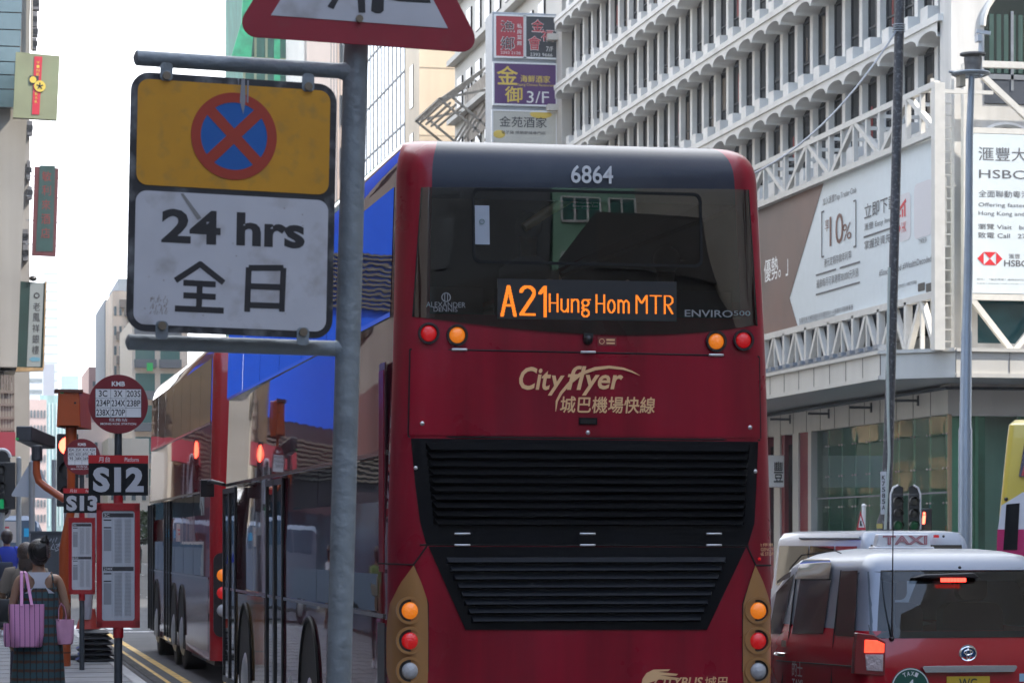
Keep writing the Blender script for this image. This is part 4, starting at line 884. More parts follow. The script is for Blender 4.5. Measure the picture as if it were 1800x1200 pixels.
b = MB(); b.add([(xr1, Yr + 1, z0r + .6), (xr1, Yr + 9, z0r + .6), (xr1 - .05, Yr + 9, z1r - .3), (xr1 - .05, Yr + 1, z1r - .3)], [(0, 1, 2, 3)]); b.build("slatted_panel", mat("tan_slats", (.3, .25, .2), .7, var=.3, vs=3), rk)
# cream tower with a blank side wall
YC = 170; xc0 = onY(737, 100, YC).x
ct = tower("residential_tower", "tall cream tower with a blank sunlit side wall", xc0, 60, YC, YC + 5.5, 62, M_cream)
for f_ in range(9):
    zz = 20 + f_ * 3.1 * 1.35; MB().box(xc0 - .05, xc0 + .1, YC + 2.2, YC + 3.4, zz, zz + 2.6).build("window", mat("dark_window", (.04, .05, .06), .1), ct)
b = MB(); 
for f_ in range(12): b.box(xc0 + .02, 60, YC - .02, YC - .001, 14 + f_ * 4.1, 14.06 + f_ * 4.1)
b.build("wall_joints", mat("cream_joint", (.44, .37, .28), .8), ct, smooth=False)
# mirrored glass tower
Yg1 = onX(643, 100, xc0).y
M_mirror = mat("mirror_glass", (.26, .33, .4), .04, metal=1., bump=.12, bs=.5)
gt = tower("glass_tower", "mirror glass tower gridded with dark lines between two cream towers", xc0 + .02, 50, YC + 5.6, Yg1 + 12, 70, M_mirror)
b = MB()
for k in range(20): z = 8 + k * 3.3; b.box(xc0 - .02, xc0 + .02, YC + 5.6, Yg1 + 12, z, z + .13)
for k in range(22): y_ = YC + 5.7 + k * 1.7; b.box(xc0 - .015, xc0 + .02, y_, y_ + .11, 4, 70)
b.build("mullion_grid", mat("mullion_dark", (.08, .09, .1), .5), gt, smooth=False)
# further buildings up the street
YP = 226; xp = onY(592, 100, YP).x
pt = tower("residential_tower", "pale pink tower with a single column of windows left of the glass tower", xp, 60, YP, YP + 20, 84, mat("pale_pink_render", (.58, .44, .36), .8, var=.05, vs=.2))
for f_ in range(14): MB().box(xp + .3, xp + 1.0, YP - .06, YP + .1, 14 + f_ * 4.2, 16.4 + f_ * 4.2).build("window", mat("dark_window"), pt)
YQ = 262; xq = onY(535, 100, YQ).x
qt = tower("residential_tower", "narrow white ribbed tower seen just right of the green scaffold netting", xq, 70, YQ, YQ + 15, 92, M_wht)
b = MB()
for k in range(16): b.box(xq + .3 + k * .5, xq + .5 + k * .5, YQ - .3, YQ, 30, 92)
b.build("ribs", M_wht, qt, smooth=False)
b = MB(); b.box(onY(569, 90, YQ).x, onY(600, 90, YQ).x + 3, YQ - .6, YQ - .32, 10, 92); b.build("tan_strip", mat("tan_render", (.42, .3, .2), .8), qt)
YN = 285; xn0, xn1 = onY(408, 100, YN).x, onY(545, 100, YN).x
nt_ = tower("scaffolded_building", "building wrapped in green scaffold netting behind the road signs", xn0 + 1.2, xn1, YN, YN + 20, 75, mat("green_netting", (.03, .17, .12), .8, var=.25, vs=.5, streak=.3), z0=0)
b = MB()
for k in range(7): xx = xn0 + 1.2 + (xn1 - xn0 - 1.2) * k / 6; b.box(xx - .12, xx + .12, YN - .3, YN - .05, 20, 75)
for k in range(14): b.box(xn0 + 1.2, xn1, YN - .3, YN - .05, 22 + k * 4, 22.2 + k * 4)
b.build("bamboo_poles", mat("bamboo", (.3, .34, .2), .7), nt_, smooth=False)
b = MB(); q = [onY(px, py, YN - .5) for px, py in ((428, -40), (424, 40), (402, 115), (440, 115), (446, 40), (446, -40))]; b.poly(PL((0, YN - .5, 0), (1, 0, 0), (0, 0, 1)), [(p.x, p.z) for p in q], 0, .4); b.build("loose_netting", mat("bright_green_net", (.02, .45, .2), .7, var=.3, vs=1), nt_, smooth=False)
b = MB(); xx = onY(486, 90, YN).x; b.box(xx - .3, xx + .3, YN - .6, YN - .3, 20, 75); b.build("netting_strip", mat("bright_green_net"), nt_)
# ------------------------------------------------------------------ left side of the street
YL = 78.0
def lx(px, Y=YL): return onY(px, 900, Y).x
def lz(py, Y=YL, px=40): return onY(px, py, Y).z
M_stone = mat("pale_stone", (.31, .285, .25), .6, var=.08, vs=.5, streak=.1)
M_tealg = mat("teal_glass_slabs", (.06, .1, .11), .06, spec=.8, ior=1.6, var=.35, vs=.5, bump=.06, bs=1.2)
cbk = thing("corner_building", "pale stone corner building with teal glass panels at the left edge", "building", (-10, 95, 0))
zu = lz(645)
b = MB(); b.box(-30, lx(30), YL + .6, 104, zu, 40); b.rings([[Vector((x, y, z)) for x, y in ((lx(px) - .8, YL), (lx(px), YL), (lx(px), YL + 1.6), (lx(px) - .8, YL + 1.6))] for px, z in ((30, zu), (47, lz(215)), (55, lz(-40)))]); b.box(-30, lx(8), YL + 2, 104, 0, zu); b.build("wall", M_stone, cbk, smooth=False)
b = MB()
ys = [-60, -28, 0, 29, 59, 88, 115, 138, 163, 195]
for a, c in zip(ys, ys[1:]): b.box(-2.2, lx(38 - a * .035), YL - .5, YL - .1, lz(c) + .015, lz(a) - .015)
b.build("glass_panels", M_tealg, cbk, smooth=False)
b = MB(); b.tube([(lx(56), YL - .1, lz(-30)), (lx(55), YL - .1, lz(90))], .03, 6); b.build("drain_pipe", M_stone, cbk)
# blue cladding and louvred bands on its end wall (seen mirrored in the buses)
M_louv = mat("louvre_taupe", (.1, .085, .075), .6)
b = MB(); b.box(-14, -.6, YL - .05, YL + .55, 5.5, 22); b.build("blue_cladding", mat("blue_cladding", (.008, .085, .62), .45, var=.04), cbk, smooth=False)
b = MB()
for z0_, n_ in ((8.7, 12), (3.7, 11)):
    for k in range(n_): b.box(-14, -.6, YL - .14, YL - .06, z0_ + k * .13, z0_ + .06 + k * .13)
b.build("louvre_bands", M_louv, cbk, smooth=False)
b = MB(); b.box(-14, -.6, YL - .04, YL + .5, 2.9, 5.5); b.build("purple_backing", mat("dark_purple_panel", (.03, .02, .03), .5), cbk, smooth=False)  # plain dark purple panel behind the lower louvre band
b = MB(); b.box(-14, lx(-2), YL - .02, YL + .5, .14, 2.9); b.build("shop_front", mat("shop_teal", (.01, .03, .05), .2, var=.6, vs=.6), cbk, smooth=False)
b = MB(); b.box(-.58, lx(-2), YL - .03, YL + .55, 2.9, 22); b.build("tan_cladding", mat("tan_cladding", (.1, .07, .04), .6, var=.3, vs=1), cbk, smooth=False)
# steel clutter under the building
b = MB()
for k in range(5): b.bar((lx(3 + k * 5), YL - .2, lz(660)), (lx(3 + k * 5), YL - .2, lz(762)), .06, .06)
for y_ in (690, 712, 735, 755): b.bar((lx(-4), YL - .25, lz(y_)), (lx(25), YL - .25, lz(y_)), .07, .07)
b.bar((lx(2), YL - .2, lz(690)), (lx(12), YL - .2, lz(660)), .05, .05)
b.build("steel_bracing", mat("rust_brown", (.16, .13, .11), .8), cbk, smooth=False)
# air-conditioners and pipes on the house behind
YB = 112
lb = tower("tenement_house", "narrow tenement house edge with air conditioners behind the stone column", -30, lx(52, YB), YB, YB + 14, 60, mat("tenement_grey", (.3, .28, .26), .8, var=.2, vs=.6))
for px, py0, py1, w_ in ((62, -4, 20, 14), (60, 24, 50, 10), (61, 52, 66, 10), (60, 70, 90, 8), (52, 215, 240, 9), (50, 285, 318, 6), (52, 330, 352, 8), (44, 405, 430, 10), (44, 432, 460, 9)):
    b = MB(); b.box(lx(px - w_ / 2, YB), lx(px + w_ / 2, YB), YB - .5, YB - .02, lz(py1, YB), lz(py0, YB)); b.pbox(faceY(lx(px, YB), YB - .5, (lz(py0, YB) + lz(py1, YB)) / 2), -.12, .12, -.1, .1, 0, .03, 1); b.build("air_conditioner", [mat("ac_grey", (.13, .13, .14), .6, var=.4, vs=3), M_black], lb)
# projecting signs
def left_sign(name, label, px0, py0, px1, py1, Y, m, th=.25, skew=0):
    t = thing(name, label, "sign", (lx((px0 + px1) / 2, Y), Y, lz(py1, Y))); P = faceY(0, Y, 0); b = MB()
    q = [(lx(px0 - skew, Y), lz(py1, Y)), (lx(px1 - skew, Y), lz(py1 + (px1 - px0) * .03, Y)), (lx(px1, Y), lz(py0 + (px1 - px0) * .06, Y)), (lx(px0, Y), lz(py0, Y))]
    b.poly(P, q, -th, 0); o = b.build("sign_board", m, t, smooth=False); return t, o, P
YA = 76.5
t, o, P = left_sign("projecting_sign", "yellow-green projecting wine bar sign with a red stripe at upper left", 28, 92, 105, 207, YA, mat("sign_olive", (.25, .26, .15), .5, var=.15, vs=.9, dirt=(.19, .24, .13), dirtamt=.8, dirts=.8), skew=5)
b = MB(); b.poly(P, [(lx(56, YA), lz(201, YA)), (lx(69, YA), lz(201, YA)), (lx(74.5, YA), lz(99, YA)), (lx(60.5, YA), lz(99, YA))], .004, .012); s1 = b.build("red_stripe", M_sr, o, smooth=False)
b = MB()
for i, ch in enumerate("WINE"): b.text(P, ch, lx(64.5 - i * .1, YA), lz(112 + i * 7, YA), lx(69.5 - i * .1, YA), lz(107 + i * 7, YA), c=.015)
for i, ch in enumerate("BAR"): b.text(P, ch, lx(61.5 - i * .1, YA), lz(167 + i * 7, YA), lx(66 - i * .1, YA), lz(162 + i * 7, YA), c=.015)
b.build("sign_lettering", M_ltgold, o)
b = MB(); b.pbox(P, lx(52, YA), lx(68, YA), lz(148, YA), lz(133, YA), .012, .02); b.build("dark_square", M_sk, o); b = MB(); b.disc(P, lx(70, YA), lz(151, YA), .15, .02, .03, 20); b.disc(P, lx(58, YA), lz(140, YA), .09, .021, .026, 12); b.build("yellow_emblem", M_ltgold, o)
b = MB()
for k in range(5): b.bar(P.at(lx(70, YA), lz(151, YA), .034), P.at(lx(70, YA) + .09 * math.cos(k * 1.256 + .3), lz(151, YA) + .09 * math.sin(k * 1.256 + .3), .034), .03, .004, up=(0, 1, 0))
b.build("emblem_star", M_sk, o)
YBs = 105
t, o, P = left_sign("projecting_sign", "tall narrow projecting hotel sign with green face and red border", 61, 292, 103, 448, YBs, mat("sign_dull_red", (.1, .022, .028), .6, var=.2, vs=1.5), skew=5)
b = MB(); b.poly(P, [(lx(63, YBs), lz(441, YBs)), (lx(93, YBs), lz(441, YBs)), (lx(97, YBs), lz(290, YBs)), (lx(70, YBs), lz(290, YBs))], .004, .012); b.build("green_face", mat("sign_sea_green", (.018, .06, .06), .6, var=.25, vs=2), o, smooth=False)
b = MB()
for i, ch in enumerate("敏利來酒店"): b.text(P, ch, lx(74 - i * .5, YBs), lz(318 + i * 25, YBs), lx(90 - i * .5, YBs), lz(300 + i * 25, YBs), c=.02)
b.build("sign_lettering", mat("faded_red", (.2, .03, .03), .6), o)
b = MB()
for py in (310, 345, 388, 430): b.bar((lx(45, YBs), YBs + .1, lz(py - 2, YBs)), (lx(112, YBs), YBs + .1, lz(py + 2, YBs)), .03, .03)
b.bar((lx(111, YBs), YBs + .1, lz(290, YBs)), (lx(106, YBs), YBs + .1, lz(450, YBs)), .02, .02)
b.build("stay_bars", M_grey, t)
YCs = 95
t, o, P = left_sign("projecting_sign", "green and white projecting jeweller sign with vertical black characters", 30, 494, 80, 646, YCs, mat("sign_dark_green", (.006, .03, .026), .5, var=.2, vs=1), skew=3)
b = MB(); b.poly(P, [(lx(47, YCs), lz(644, YCs)), (lx(71, YCs), lz(644, YCs)), (lx(77, YCs), lz(497, YCs)), (lx(53, YCs), lz(497, YCs))], .004, .012); b.build("white_face", mat("sign_pale_grey", (.22, .25, .26), .5), o, smooth=False)
b = MB()
for i, ch in enumerate("老鳳祥銀樓"): b.text(P, ch, lx(58 - i * .45, YCs), lz(546 + i * 19, YCs), lx(70.5 - i * .45, YCs), lz(531 + i * 19, YCs), c=.02)
b.ring(P, lx(64.5, YCs), lz(519, YCs), .06, .1, .014, .02, 14); b.build("sign_lettering", M_sk, o)
b = MB(); q = [(lx(51, YCs), lz(631, YCs)), (lx(56, YCs), lz(627, YCs)), (lx(70, YCs), lz(628, YCs)), (lx(70, YCs), lz(634, YCs)), (lx(56, YCs), lz(635, YCs))]; b.poly(P, q, .013, .02); b.build("arrow", mat("arrow_teal", (.1, .25, .35), .5), o)
b = MB(); b.poly(P, [(lx(27, YCs), lz(653, YCs)), (lx(76, YCs), lz(651, YCs)), (lx(76, YCs), lz(646, YCs)), (lx(27, YCs), lz(645, YCs))], -.3, .03); b.poly(P, [(lx(75, YCs), lz(646, YCs)), (lx(77.5, YCs), lz(646, YCs)), (lx(82, YCs), lz(494, YCs)), (lx(79.5, YCs), lz(494, YCs))], -.3, .03); b.build("rusty_edge", mat("rust_gold", (.3, .2, .1), .7, var=.4, vs=4), o)
b = MB(); b.ell((lx(58, YCs), YCs, lz(489, YCs)), (.13, .13, .1), 10, 6); b.build("flood_lamp", M_black, t)
b = MB(); P = faceY(0, YL - 1.2, 0); r_ = thing("shop_awning", "dark red shop awning board at the far left", "awning", (lx(10), YL - 1.2, lz(800))); b.box(-4, lx(27, YL - 1.2), YL - 1.2, YL - .3, lz(800, YL - 1.2), lz(759, YL - 1.2)); b.build("awning_board", mat("awning_red", (.26, .03, .045), .5), r_)
rw_ = tower("dark_reflection_row", "unseen dark row added on the left to darken reflections in the office glass", -30, -3.5, 128, 330, 34, mat("grey_green_tile", (.1, .115, .105), .75, var=.2, vs=.3))  # never in view: added to darken the office glass reflections and the fill
for k in range(14):
    for f_ in range(5): b = MB(); b.box(-3.55, -3.4, 131 + k * 7, 135 + k * 7, 5 + f_ * 3.4, 6.9 + f_ * 3.4); b.build("window", mat("tan_blind", (.3, .22, .14), .6, var=.8, vs=.4), rw_)
# left block near the camera (never in frame, but mirrored in bus sides and shading the pavement)
nb = tower("shop_house", "grey shop house along the pavement on the left", -25, -5.2, -70, 57, 22, mat("render_grey", (.13, .12, .12), .8, var=.15, vs=.5))
for k in range(16):
    for f_ in range(5):
        y_ = -55 + k * 7; b = MB(); b.box(-5.26, -5.15, y_, y_ + 3.6, 6 + f_ * 3.4, 7.8 + f_ * 3.4)
        if f_ == 0 or k > 8: b.build("window", M_wglass, nb)
b = MB(); b.box(-5.22, -5.12, -70, 57, .2, 3.6); b.build("shop_fronts", mat("shop_front_dark", (.03, .05, .08), .15, var=.9, vs=.25), nb)
b = MB()
for k in range(14): b.box(-5.3, -5.0, -60 + k * 8.2, -54 + k * 8.2, 3.7, 4.9)
b.build("shop_signs", mat("shop_sign_mix", (.1, .05, .05), .5, var=.7, vs=.12), nb)
# right side, out of view: blocks added and sized to shade the street
rb_ = tower("shade_block", "unseen tan block added on the right to shade the street", 30, 125, -80, 60, 45, mat("tan_tile", (.38, .33, .27), .75, var=.12, vs=.3))
rb2 = tower("shade_block", "unseen brown block added further back on the right to shade the foreground", 32, 58, -150, -6, 47, mat("brown_tile", (.26, .21, .17), .75, var=.12, vs=.3))
for k in range(20):
    for f_ in range(4):
        b = MB(); y_ = -70 + k * 6.4; b.box(31.9 if y_ < -8 else 29.9, 32.05 if y_ < -8 else 30.05, y_, y_ + 3, 7 + f_ * 3.6, 8.9 + f_ * 3.6); b.build("window", M_wglass, rb2 if y_ < -8 else rb_)
# buildings that close the street behind the camera (mirrored in the rear window)
M_gb = mat("green_render", (.22, .42, .3), .7, var=.05)
gb = tower("green_building", "pale green building with white framed windows behind the viewpoint", 23.8, 31.4, -95, -80, 34, M_gb)
for f_ in range(7):
    for k in range(2):
        x_ = 24.4 + k * 3.6; z_ = 7 + f_ * 3.6; b = MB(); b.box(x_, x_ + 2.9, -80.05, -79.9, z_, z_ + 1.6)
        o = b.build("window", mat("green_glazing", (.04, .15, .13), .15), gb); b = MB()
        for u in range(4): b.box(x_ - .07 + u * .97, x_ + .07 + u * .97, -79.95, -79.8, z_, z_ + 1.6)
        b.box(x_, x_ + 2.9, -79.95, -79.8, z_ - .1, z_ + .04); b.box(x_, x_ + 2.9, -79.95, -79.8, z_ + 1.55, z_ + 1.7); b.build("frame", M_white, o)
db = tower("dark_podium", "dark brown stepped podium in front of the green building", 14, 31.5, -78, -66, 22.5, mat("podium_dark", (.05, .045, .04), .7, var=.3, vs=.4))
b = MB(); b.box(23.6, 31.6, -77, -65.5, 22.5, 25.5); b.build("upper_step", mat("podium_dark"), db)
gb2 = tower("grey_building", "dark grey building beside the green one behind the viewpoint", -8, 23.6, -95, -80, 40, mat("slate_render", (.07, .075, .08), .8, var=.2, vs=.3))
for f_ in range(8):
    for k in range(6): b = MB(); b.box(-5 + k * 4.2, -3.4 + k * 4.2, -80.1, -79.9, 5 + f_ * 3.6, 7.4 + f_ * 3.6); b.build("window", mat("dark_window"), gb2)
b = MB(); b.box(31.6, 31.99, -64, -46, 16.5, 21.8); b.build("pale_panel", mat("pale_panel", (.6, .5, .4), .6), rb2)
b = MB(); b.box(31.5, 31.98, -62, -46, 23.5, 27); b.build("red_panel", mat("sign_red"), rb2)

# ------------------------------------------------------------------ the far end of the street
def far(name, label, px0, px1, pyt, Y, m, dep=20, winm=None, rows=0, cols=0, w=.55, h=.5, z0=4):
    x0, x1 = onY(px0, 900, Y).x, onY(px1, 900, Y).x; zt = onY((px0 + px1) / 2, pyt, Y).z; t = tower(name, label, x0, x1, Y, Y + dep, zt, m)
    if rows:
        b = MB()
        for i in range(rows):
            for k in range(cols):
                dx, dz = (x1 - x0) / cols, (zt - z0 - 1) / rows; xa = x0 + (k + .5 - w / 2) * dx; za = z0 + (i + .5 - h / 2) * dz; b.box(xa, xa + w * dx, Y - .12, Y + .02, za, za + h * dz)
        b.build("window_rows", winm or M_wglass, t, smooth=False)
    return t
M_fw = mat("far_window", (.1, .13, .14), .2)
far("office_block", "pink granite block with rows of small windows at the street's far end", 28, 82, 702, 420, mat("pink_granite", (.5, .36, .32), .8, var=.04), winm=M_fw, rows=8, cols=9, w=.42, h=.5)
far("glass_block", "pale green glass block right of the pink granite one", 70, 128, 695, 470, mat("green_curtain_wall", (.3, .45, .43), .25, var=.25, vs=.15, streak=.4), winm=mat("pale_mullion", (.55, .6, .58), .5), rows=1, cols=9, w=.25, h=.98)
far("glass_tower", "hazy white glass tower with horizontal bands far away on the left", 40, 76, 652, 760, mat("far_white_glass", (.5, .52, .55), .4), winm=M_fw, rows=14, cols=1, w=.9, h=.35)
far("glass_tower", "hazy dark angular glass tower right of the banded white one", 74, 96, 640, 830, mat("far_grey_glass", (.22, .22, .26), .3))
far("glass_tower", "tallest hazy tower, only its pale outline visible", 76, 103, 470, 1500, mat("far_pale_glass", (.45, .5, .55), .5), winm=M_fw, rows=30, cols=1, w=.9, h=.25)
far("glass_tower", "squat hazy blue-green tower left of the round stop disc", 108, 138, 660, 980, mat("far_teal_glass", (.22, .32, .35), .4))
far("apartment_block", "pinkish brown stepped apartment block behind the round stop disc", 156, 215, 645, 330, mat("dusty_pink", (.5, .31, .26), .8, var=.05), winm=M_fw, rows=9, cols=3, w=.3, h=.3)
far("apartment_block", "slim blue-grey slab just left of the parking sign plate", 184, 200, 527, 300, mat("slab_grey", (.24, .27, .3), .8))
far("apartment_block", "dark red slab beside the blue-grey one", 200, 218, 511, 310, mat("slab_red", (.33, .16, .15), .8))
far("apartment_block", "grey roof block with aerials rising behind the red slab", 208, 232, 490, 318, mat("slab_grey"))
fb = far("tenement_house", "cream tenement front crowded with small windows below the parking sign", 198, 262, 512, 286, mat("cream_tenement", (.8, .63, .48), .8, var=.12, vs=.35, streak=.1), winm=M_fw, rows=11, cols=7, w=.45, h=.45)
for k in range(26):
    rx = random.Random(k); z_ = 5 + k * .8; x_ = onY(200 + rx.random() * 26, 900, 286).x; b = MB(); b.box(x_, x_ + .9, 285.4, 286, z_, z_ + .8); b.build("air_conditioner", mat("ac_brown", (.25, .2, .16), .7), fb)
gbz = far("apartment_block", "apartment block with grey balconies and green shutters above the red bus", 232, 330, 560, 262, mat("pale_front", (.78, .67, .54), .8, var=.06))
for f_ in range(6):
    for k in range(2):
        Y = 262; x0, x1 = onY(236 + k * 44, 900, Y).x, onY(274 + k * 44, 900, Y).x; z_ = 6 + f_ * 2.9; b = MB(); b.box(x0, x1, Y - .9, Y, z_, z_ + .75); bo = b.build("balcony", mat("balcony_grey", (.14, .15, .16), .6), gbz)
        b = MB(); b.box(x0 + .1, x1 - .1, Y - .08, Y + .01, z_ + .8, z_ + 2.4); b.build("window", mat("green_glazing", (.04, .15, .13), .15), gbz)
b = MB(); Y = 261.0; x0 = onY(258, 900, Y).x; z_ = onY(258, 652, Y).z; b.box(x0, x0 + .55, Y - .1, Y, z_, z_ + .75); b.build("green_sign", mat("sign_bright_green", (.02, .5, .1), .5), gbz)
far("low_house", "cream low house front between the stop pole and the red bus", 190, 262, 770, 240, mat("cream_house", (.72, .62, .5), .8, var=.15, vs=.3), winm=M_fw, rows=3, cols=4, w=.4, h=.4, z0=2)
far("low_house", "pale pink house front behind the second stop disc", 130, 192, 742, 250, mat("pale_house", (.74, .58, .5), .8, var=.12, vs=.3), winm=M_fw, rows=4, cols=4, w=.35, h=.35, z0=2)
def tree(px, Y, h, label):
    x = onY(px, 900, Y).x; t = thing("street_tree", label, "tree", (x, Y, .1), 0); rnd = random.Random(int(px))
    b = MB(); b.tube([(x, Y, .1), (x + .1, Y, h * .4), (x - .1, Y + .1, h * .7)], [.18, .13, .06], 7)
    for k in range(6): a = rnd.random() * 6.3; b.tube([(x, Y, h * (.4 + .05 * k)), (x + math.cos(a) * 1.1, Y + math.sin(a), h * (.62 + .06 * k))], [.07, .03], 5)
    b.build("trunk", mat("bark", (.06, .045, .035), .9), t); b = MB()
    for k in range(1300):
        a, r_, zz = rnd.random() * 6.283, rnd.random() ** .5, rnd.uniform(-1, 1); r2 = math.sqrt(max(0, 1 - zz * zz)) * r_
        c = Vector((x + 1.7 * r2 * math.cos(a) + .4 * math.sin(k * .05), Y + 1.7 * r2 * math.sin(a), h * .78 + h * .26 * zz)); u = Vector((rnd.uniform(-1, 1), rnd.uniform(-1, 1), rnd.uniform(-1, 1))).normalized() * .13; v = u.cross(Vector((rnd.uniform(-1, 1), .3, .8))).normalized() * .08
        b.add([c - u, c + v, c + u, c - v], [(0, 1, 2, 3)])
    b.build("crown", mat("leaf_green", (.06, .1, .03), .6, var=.4, vs=1), t, smooth=False)
tree(242, 150, 3.2, "small leafy street tree between the stop panel and the red bus")
# ------------------------------------------------------------------ the near sign post
M_gal = mat("galvanised_paint", (.2, .235, .26), .5, metal=.1, var=.1, vs=5, bump=.4, bs=26, dirt=(.1, .115, .13), dirtamt=.55, dirts=7)
YAW = R(5.5); ROLL = .02
u_ = Vector((math.cos(YAW), math.sin(YAW), 0)); v_z = Vector((0, 0, 1))
SO = onD(410, 360, 8.15)
PS = PL(SO, u_ - v_z * ROLL, v_z + u_ * ROLL)
def sp(px, py): return PS.px(px, py)
post = thing("road_sign_post", "grey post carrying a yellow and white no-stopping plate under a red triangle", "road sign", (onD(600, 950, 8.2).x, onD(600, 950, 8.2).y, .13))
PB_ = PL(SO - PS.n * .075, PS.u, PS.v)
def spb(px, py, c=0): a, b = PB_.px(px, py); return PB_.at(a, b, c)
b = MB(); p0, p1 = spb(627, 40), spb(596, 1180); dr = (p1 - p0).normalized(); p2 = p0 + dr * ((p0.z - .13) / -dr.z)
b.tube([p0, p0 + (p2 - p0) * .3, p0 + (p2 - p0) * .6, p2], .0365, 24); pole = b.build("pole", M_gal, post)
for (x0, y0, x1, y1) in ((240, 102, 612, 126), (226, 601, 604, 613)):
    b = MB(); q0, q1 = spb(x0, y0), spb(x1, y1); d = (q1 - q0).normalized(); b.tube([q0 - d * .009, q0 - d * .004, q0, q1], [.006, .018, .0225, .0225], 18)
    b.tube([q1 - d * .03, q1 - d * .012, q1 + d * .02], [.0225, .027, .036], 16); b.build("arm", M_gal, post)
c4 = [sp(*p) for p in ((229, 124), (593, 150), (584, 597), (223, 580))]
x0 = (c4[0][0] + c4[3][0]) / 2; x1 = (c4[1][0] + c4[2][0]) / 2; y1_ = (c4[0][1] + c4[1][1]) / 2; y0_ = (c4[2][1] + c4[3][1]) / 2
b = MB(); b.poly(PS, rrect(x0, y0_, x1, y1_, .055, 8), -.006, 0); plate = b.build("sign_plate", mat("plate_black", (.02, .021, .026), .42, dirt=(.2, .21, .22), dirtamt=.7, dirts=14, var=.3, vs=9), post, bevel=.0015)
ym = sp(410, 341)[1]; e = .02
b = MB(); b.poly(PS, rrect(x0 + e, ym + .012, x1 - e, y1_ - e, .032, 6), .001, .0022); yp = b.build("yellow_panel", mat("sign_yellow", (.52, .25, .012), .42, var=.06, vs=12, dirt=(.25, .17, .05), dirtamt=.5, dirts=22, bump=.03, bs=300), plate)
b = MB(); b.poly(PS, rrect(x0 + e, y0_ + e, x1 - e, ym - .004, .032, 6), .001, .0022); wp_ = b.build("white_panel", mat("sign_reflective_white", (.47, .485, .53), .4, var=.05, vs=10, dirt=(.2, .17, .15), dirtamt=.55, dirts=9, bump=.05, bs=250), plate)
cx, cy = sp(411, 240); r1 = abs(sp(487, 240)[0] - sp(336, 240)[0]) / 2; ri = r1 * .775
M_rr = mat("sign_dull_orange_red", (.32, .035, .018), .4, var=.05); M_rb = mat("sign_blue", (.005, .095, .36), .4, var=.05)
b = MB(); b.disc(PS, cx, cy, ri * 1.02, .0023, .0032, 48); b.build("blue_disc", M_rb, plate)
b = MB(); b.ring(PS, cx, cy, ri, r1, .0023, .0045, 64)
for s in (1, -1): d = Vector((1, s, 0)).normalized(); w_ = r1 * .125; pts = [(cx + d.x * a - d.y * o * w_, cy + d.y * a + d.x * o * w_) for a, o in ((-ri * 1.03, -1), (ri * 1.03, -1), (ri * 1.03, 1), (-ri * 1.03, 1))]; b.poly(PS, pts, .0033, .0042 + .0002 * s)
b.build("red_cross_ring", M_rr, plate)
b = MB()
def stx(body, px0, py0, px1, py1, **k): a0, b1 = sp(px0, py0); a1, b0 = sp(px1, py1); b.text(PS, body, a0, b0, a1, b1, c=.0028, **k)
stx("24", 284, 366, 387, 431, bold=.035); stx("hrs", 416, 373, 535, 438, bold=.035)
def sbar(px0, py0, px1, py1, w=10.5):
    (a0, z0), (a1, z1) = sp(px0, py0), sp(px1, py1); d = Vector((a1 - a0, z1 - z0, 0)); l = d.length; d /= l; h = w / 2 * 8.15 / FPX
    b.poly(PS, [(a0 - d.y * h, z0 + d.x * h), (a0 + d.y * h, z0 - d.x * h), (a1 + d.y * h, z1 - d.x * h), (a1 - d.y * h, z1 + d.x * h)], .0023, .0028 + .00004 * (len(b.f) % 7))
for s_ in ((308, 493, 354, 463), (350, 463, 393, 497), (322, 497, 379, 500), (351, 499, 349, 545), (322, 519, 379, 522), (307, 542, 393, 546), (437, 470, 434, 548), (498, 471, 495, 548), (437, 471, 498, 471), (436, 503, 497, 505), (435, 536, 496, 538)): sbar(*s_)
b.build("sign_lettering", mat("sign_ink", (.016, .016, .02), .45), plate)
b = MB()
for (px, py) in ((292, 133), (541, 152), (284, 574), (532, 585)):
    a, z = sp(px, py); k = 1 if py < 300 else -1; br = MB(); br.poly(PS, rrect(a - .018, z - .016 - (.02 if k < 0 else 0), a + .018, z + .016 + (.02 if k > 0 else 0), .012), .002, .006); br.disc(PS, a, z - k * .002, .012, .006, .014, 12, 1); br.build("clamp_bolt", [M_gal, mat("old_bolt", (.2, .17, .13), .4, metal=.7)], post, bevel=.001)
# worn drips and a peeled strip of tape
b = MB()
for pts in (((424, 140), (430, 140), (431, 178), (427, 202), (421, 178)), ((417, 139), (420, 139), (419, 152)), ((434, 142), (437, 142), (436, 182), (433, 180))): b.poly(PS, [sp(*p) for p in pts], .0046, .0049)
b.build("paint_drip", mat("drip_grey", (.23, .24, .27), .5), plate)
b = MB(); b.poly(PS, [sp(*p) for p in ((317, 341), (322, 340), (354, 383), (347, 387))], .0029, .0032); b.build("tape_mark", mat("tape_grey", (.2, .2, .2), .6), plate)
b = MB(); rn = random.Random(4)
for k in range(60): px, py = 262 + rn.random() * 30, 524 + rn.random() * 30; l = 2 + rn.random() * 7; b.poly(PS, [sp(px, py), sp(px + 1.2, py - .3), sp(px + l * .5, py - l), sp(px + l * .5 - .9, py - l)], .00235, .0025 + .00001 * (k % 9))
for k in range(22): px, py = 250 + rn.random() * 320, 350 + rn.random() * 228; s_ = 1 + rn.random() * 1.6; b.poly(PS, [sp(px, py), sp(px + s_, py + .4), sp(px + s_ * .8, py + s_), sp(px - .3, py + s_ * .7)], .00235, .0026)
b.build("scuff_marks", mat("scuff_brown", (.24, .215, .2), .7), plate, smooth=False)
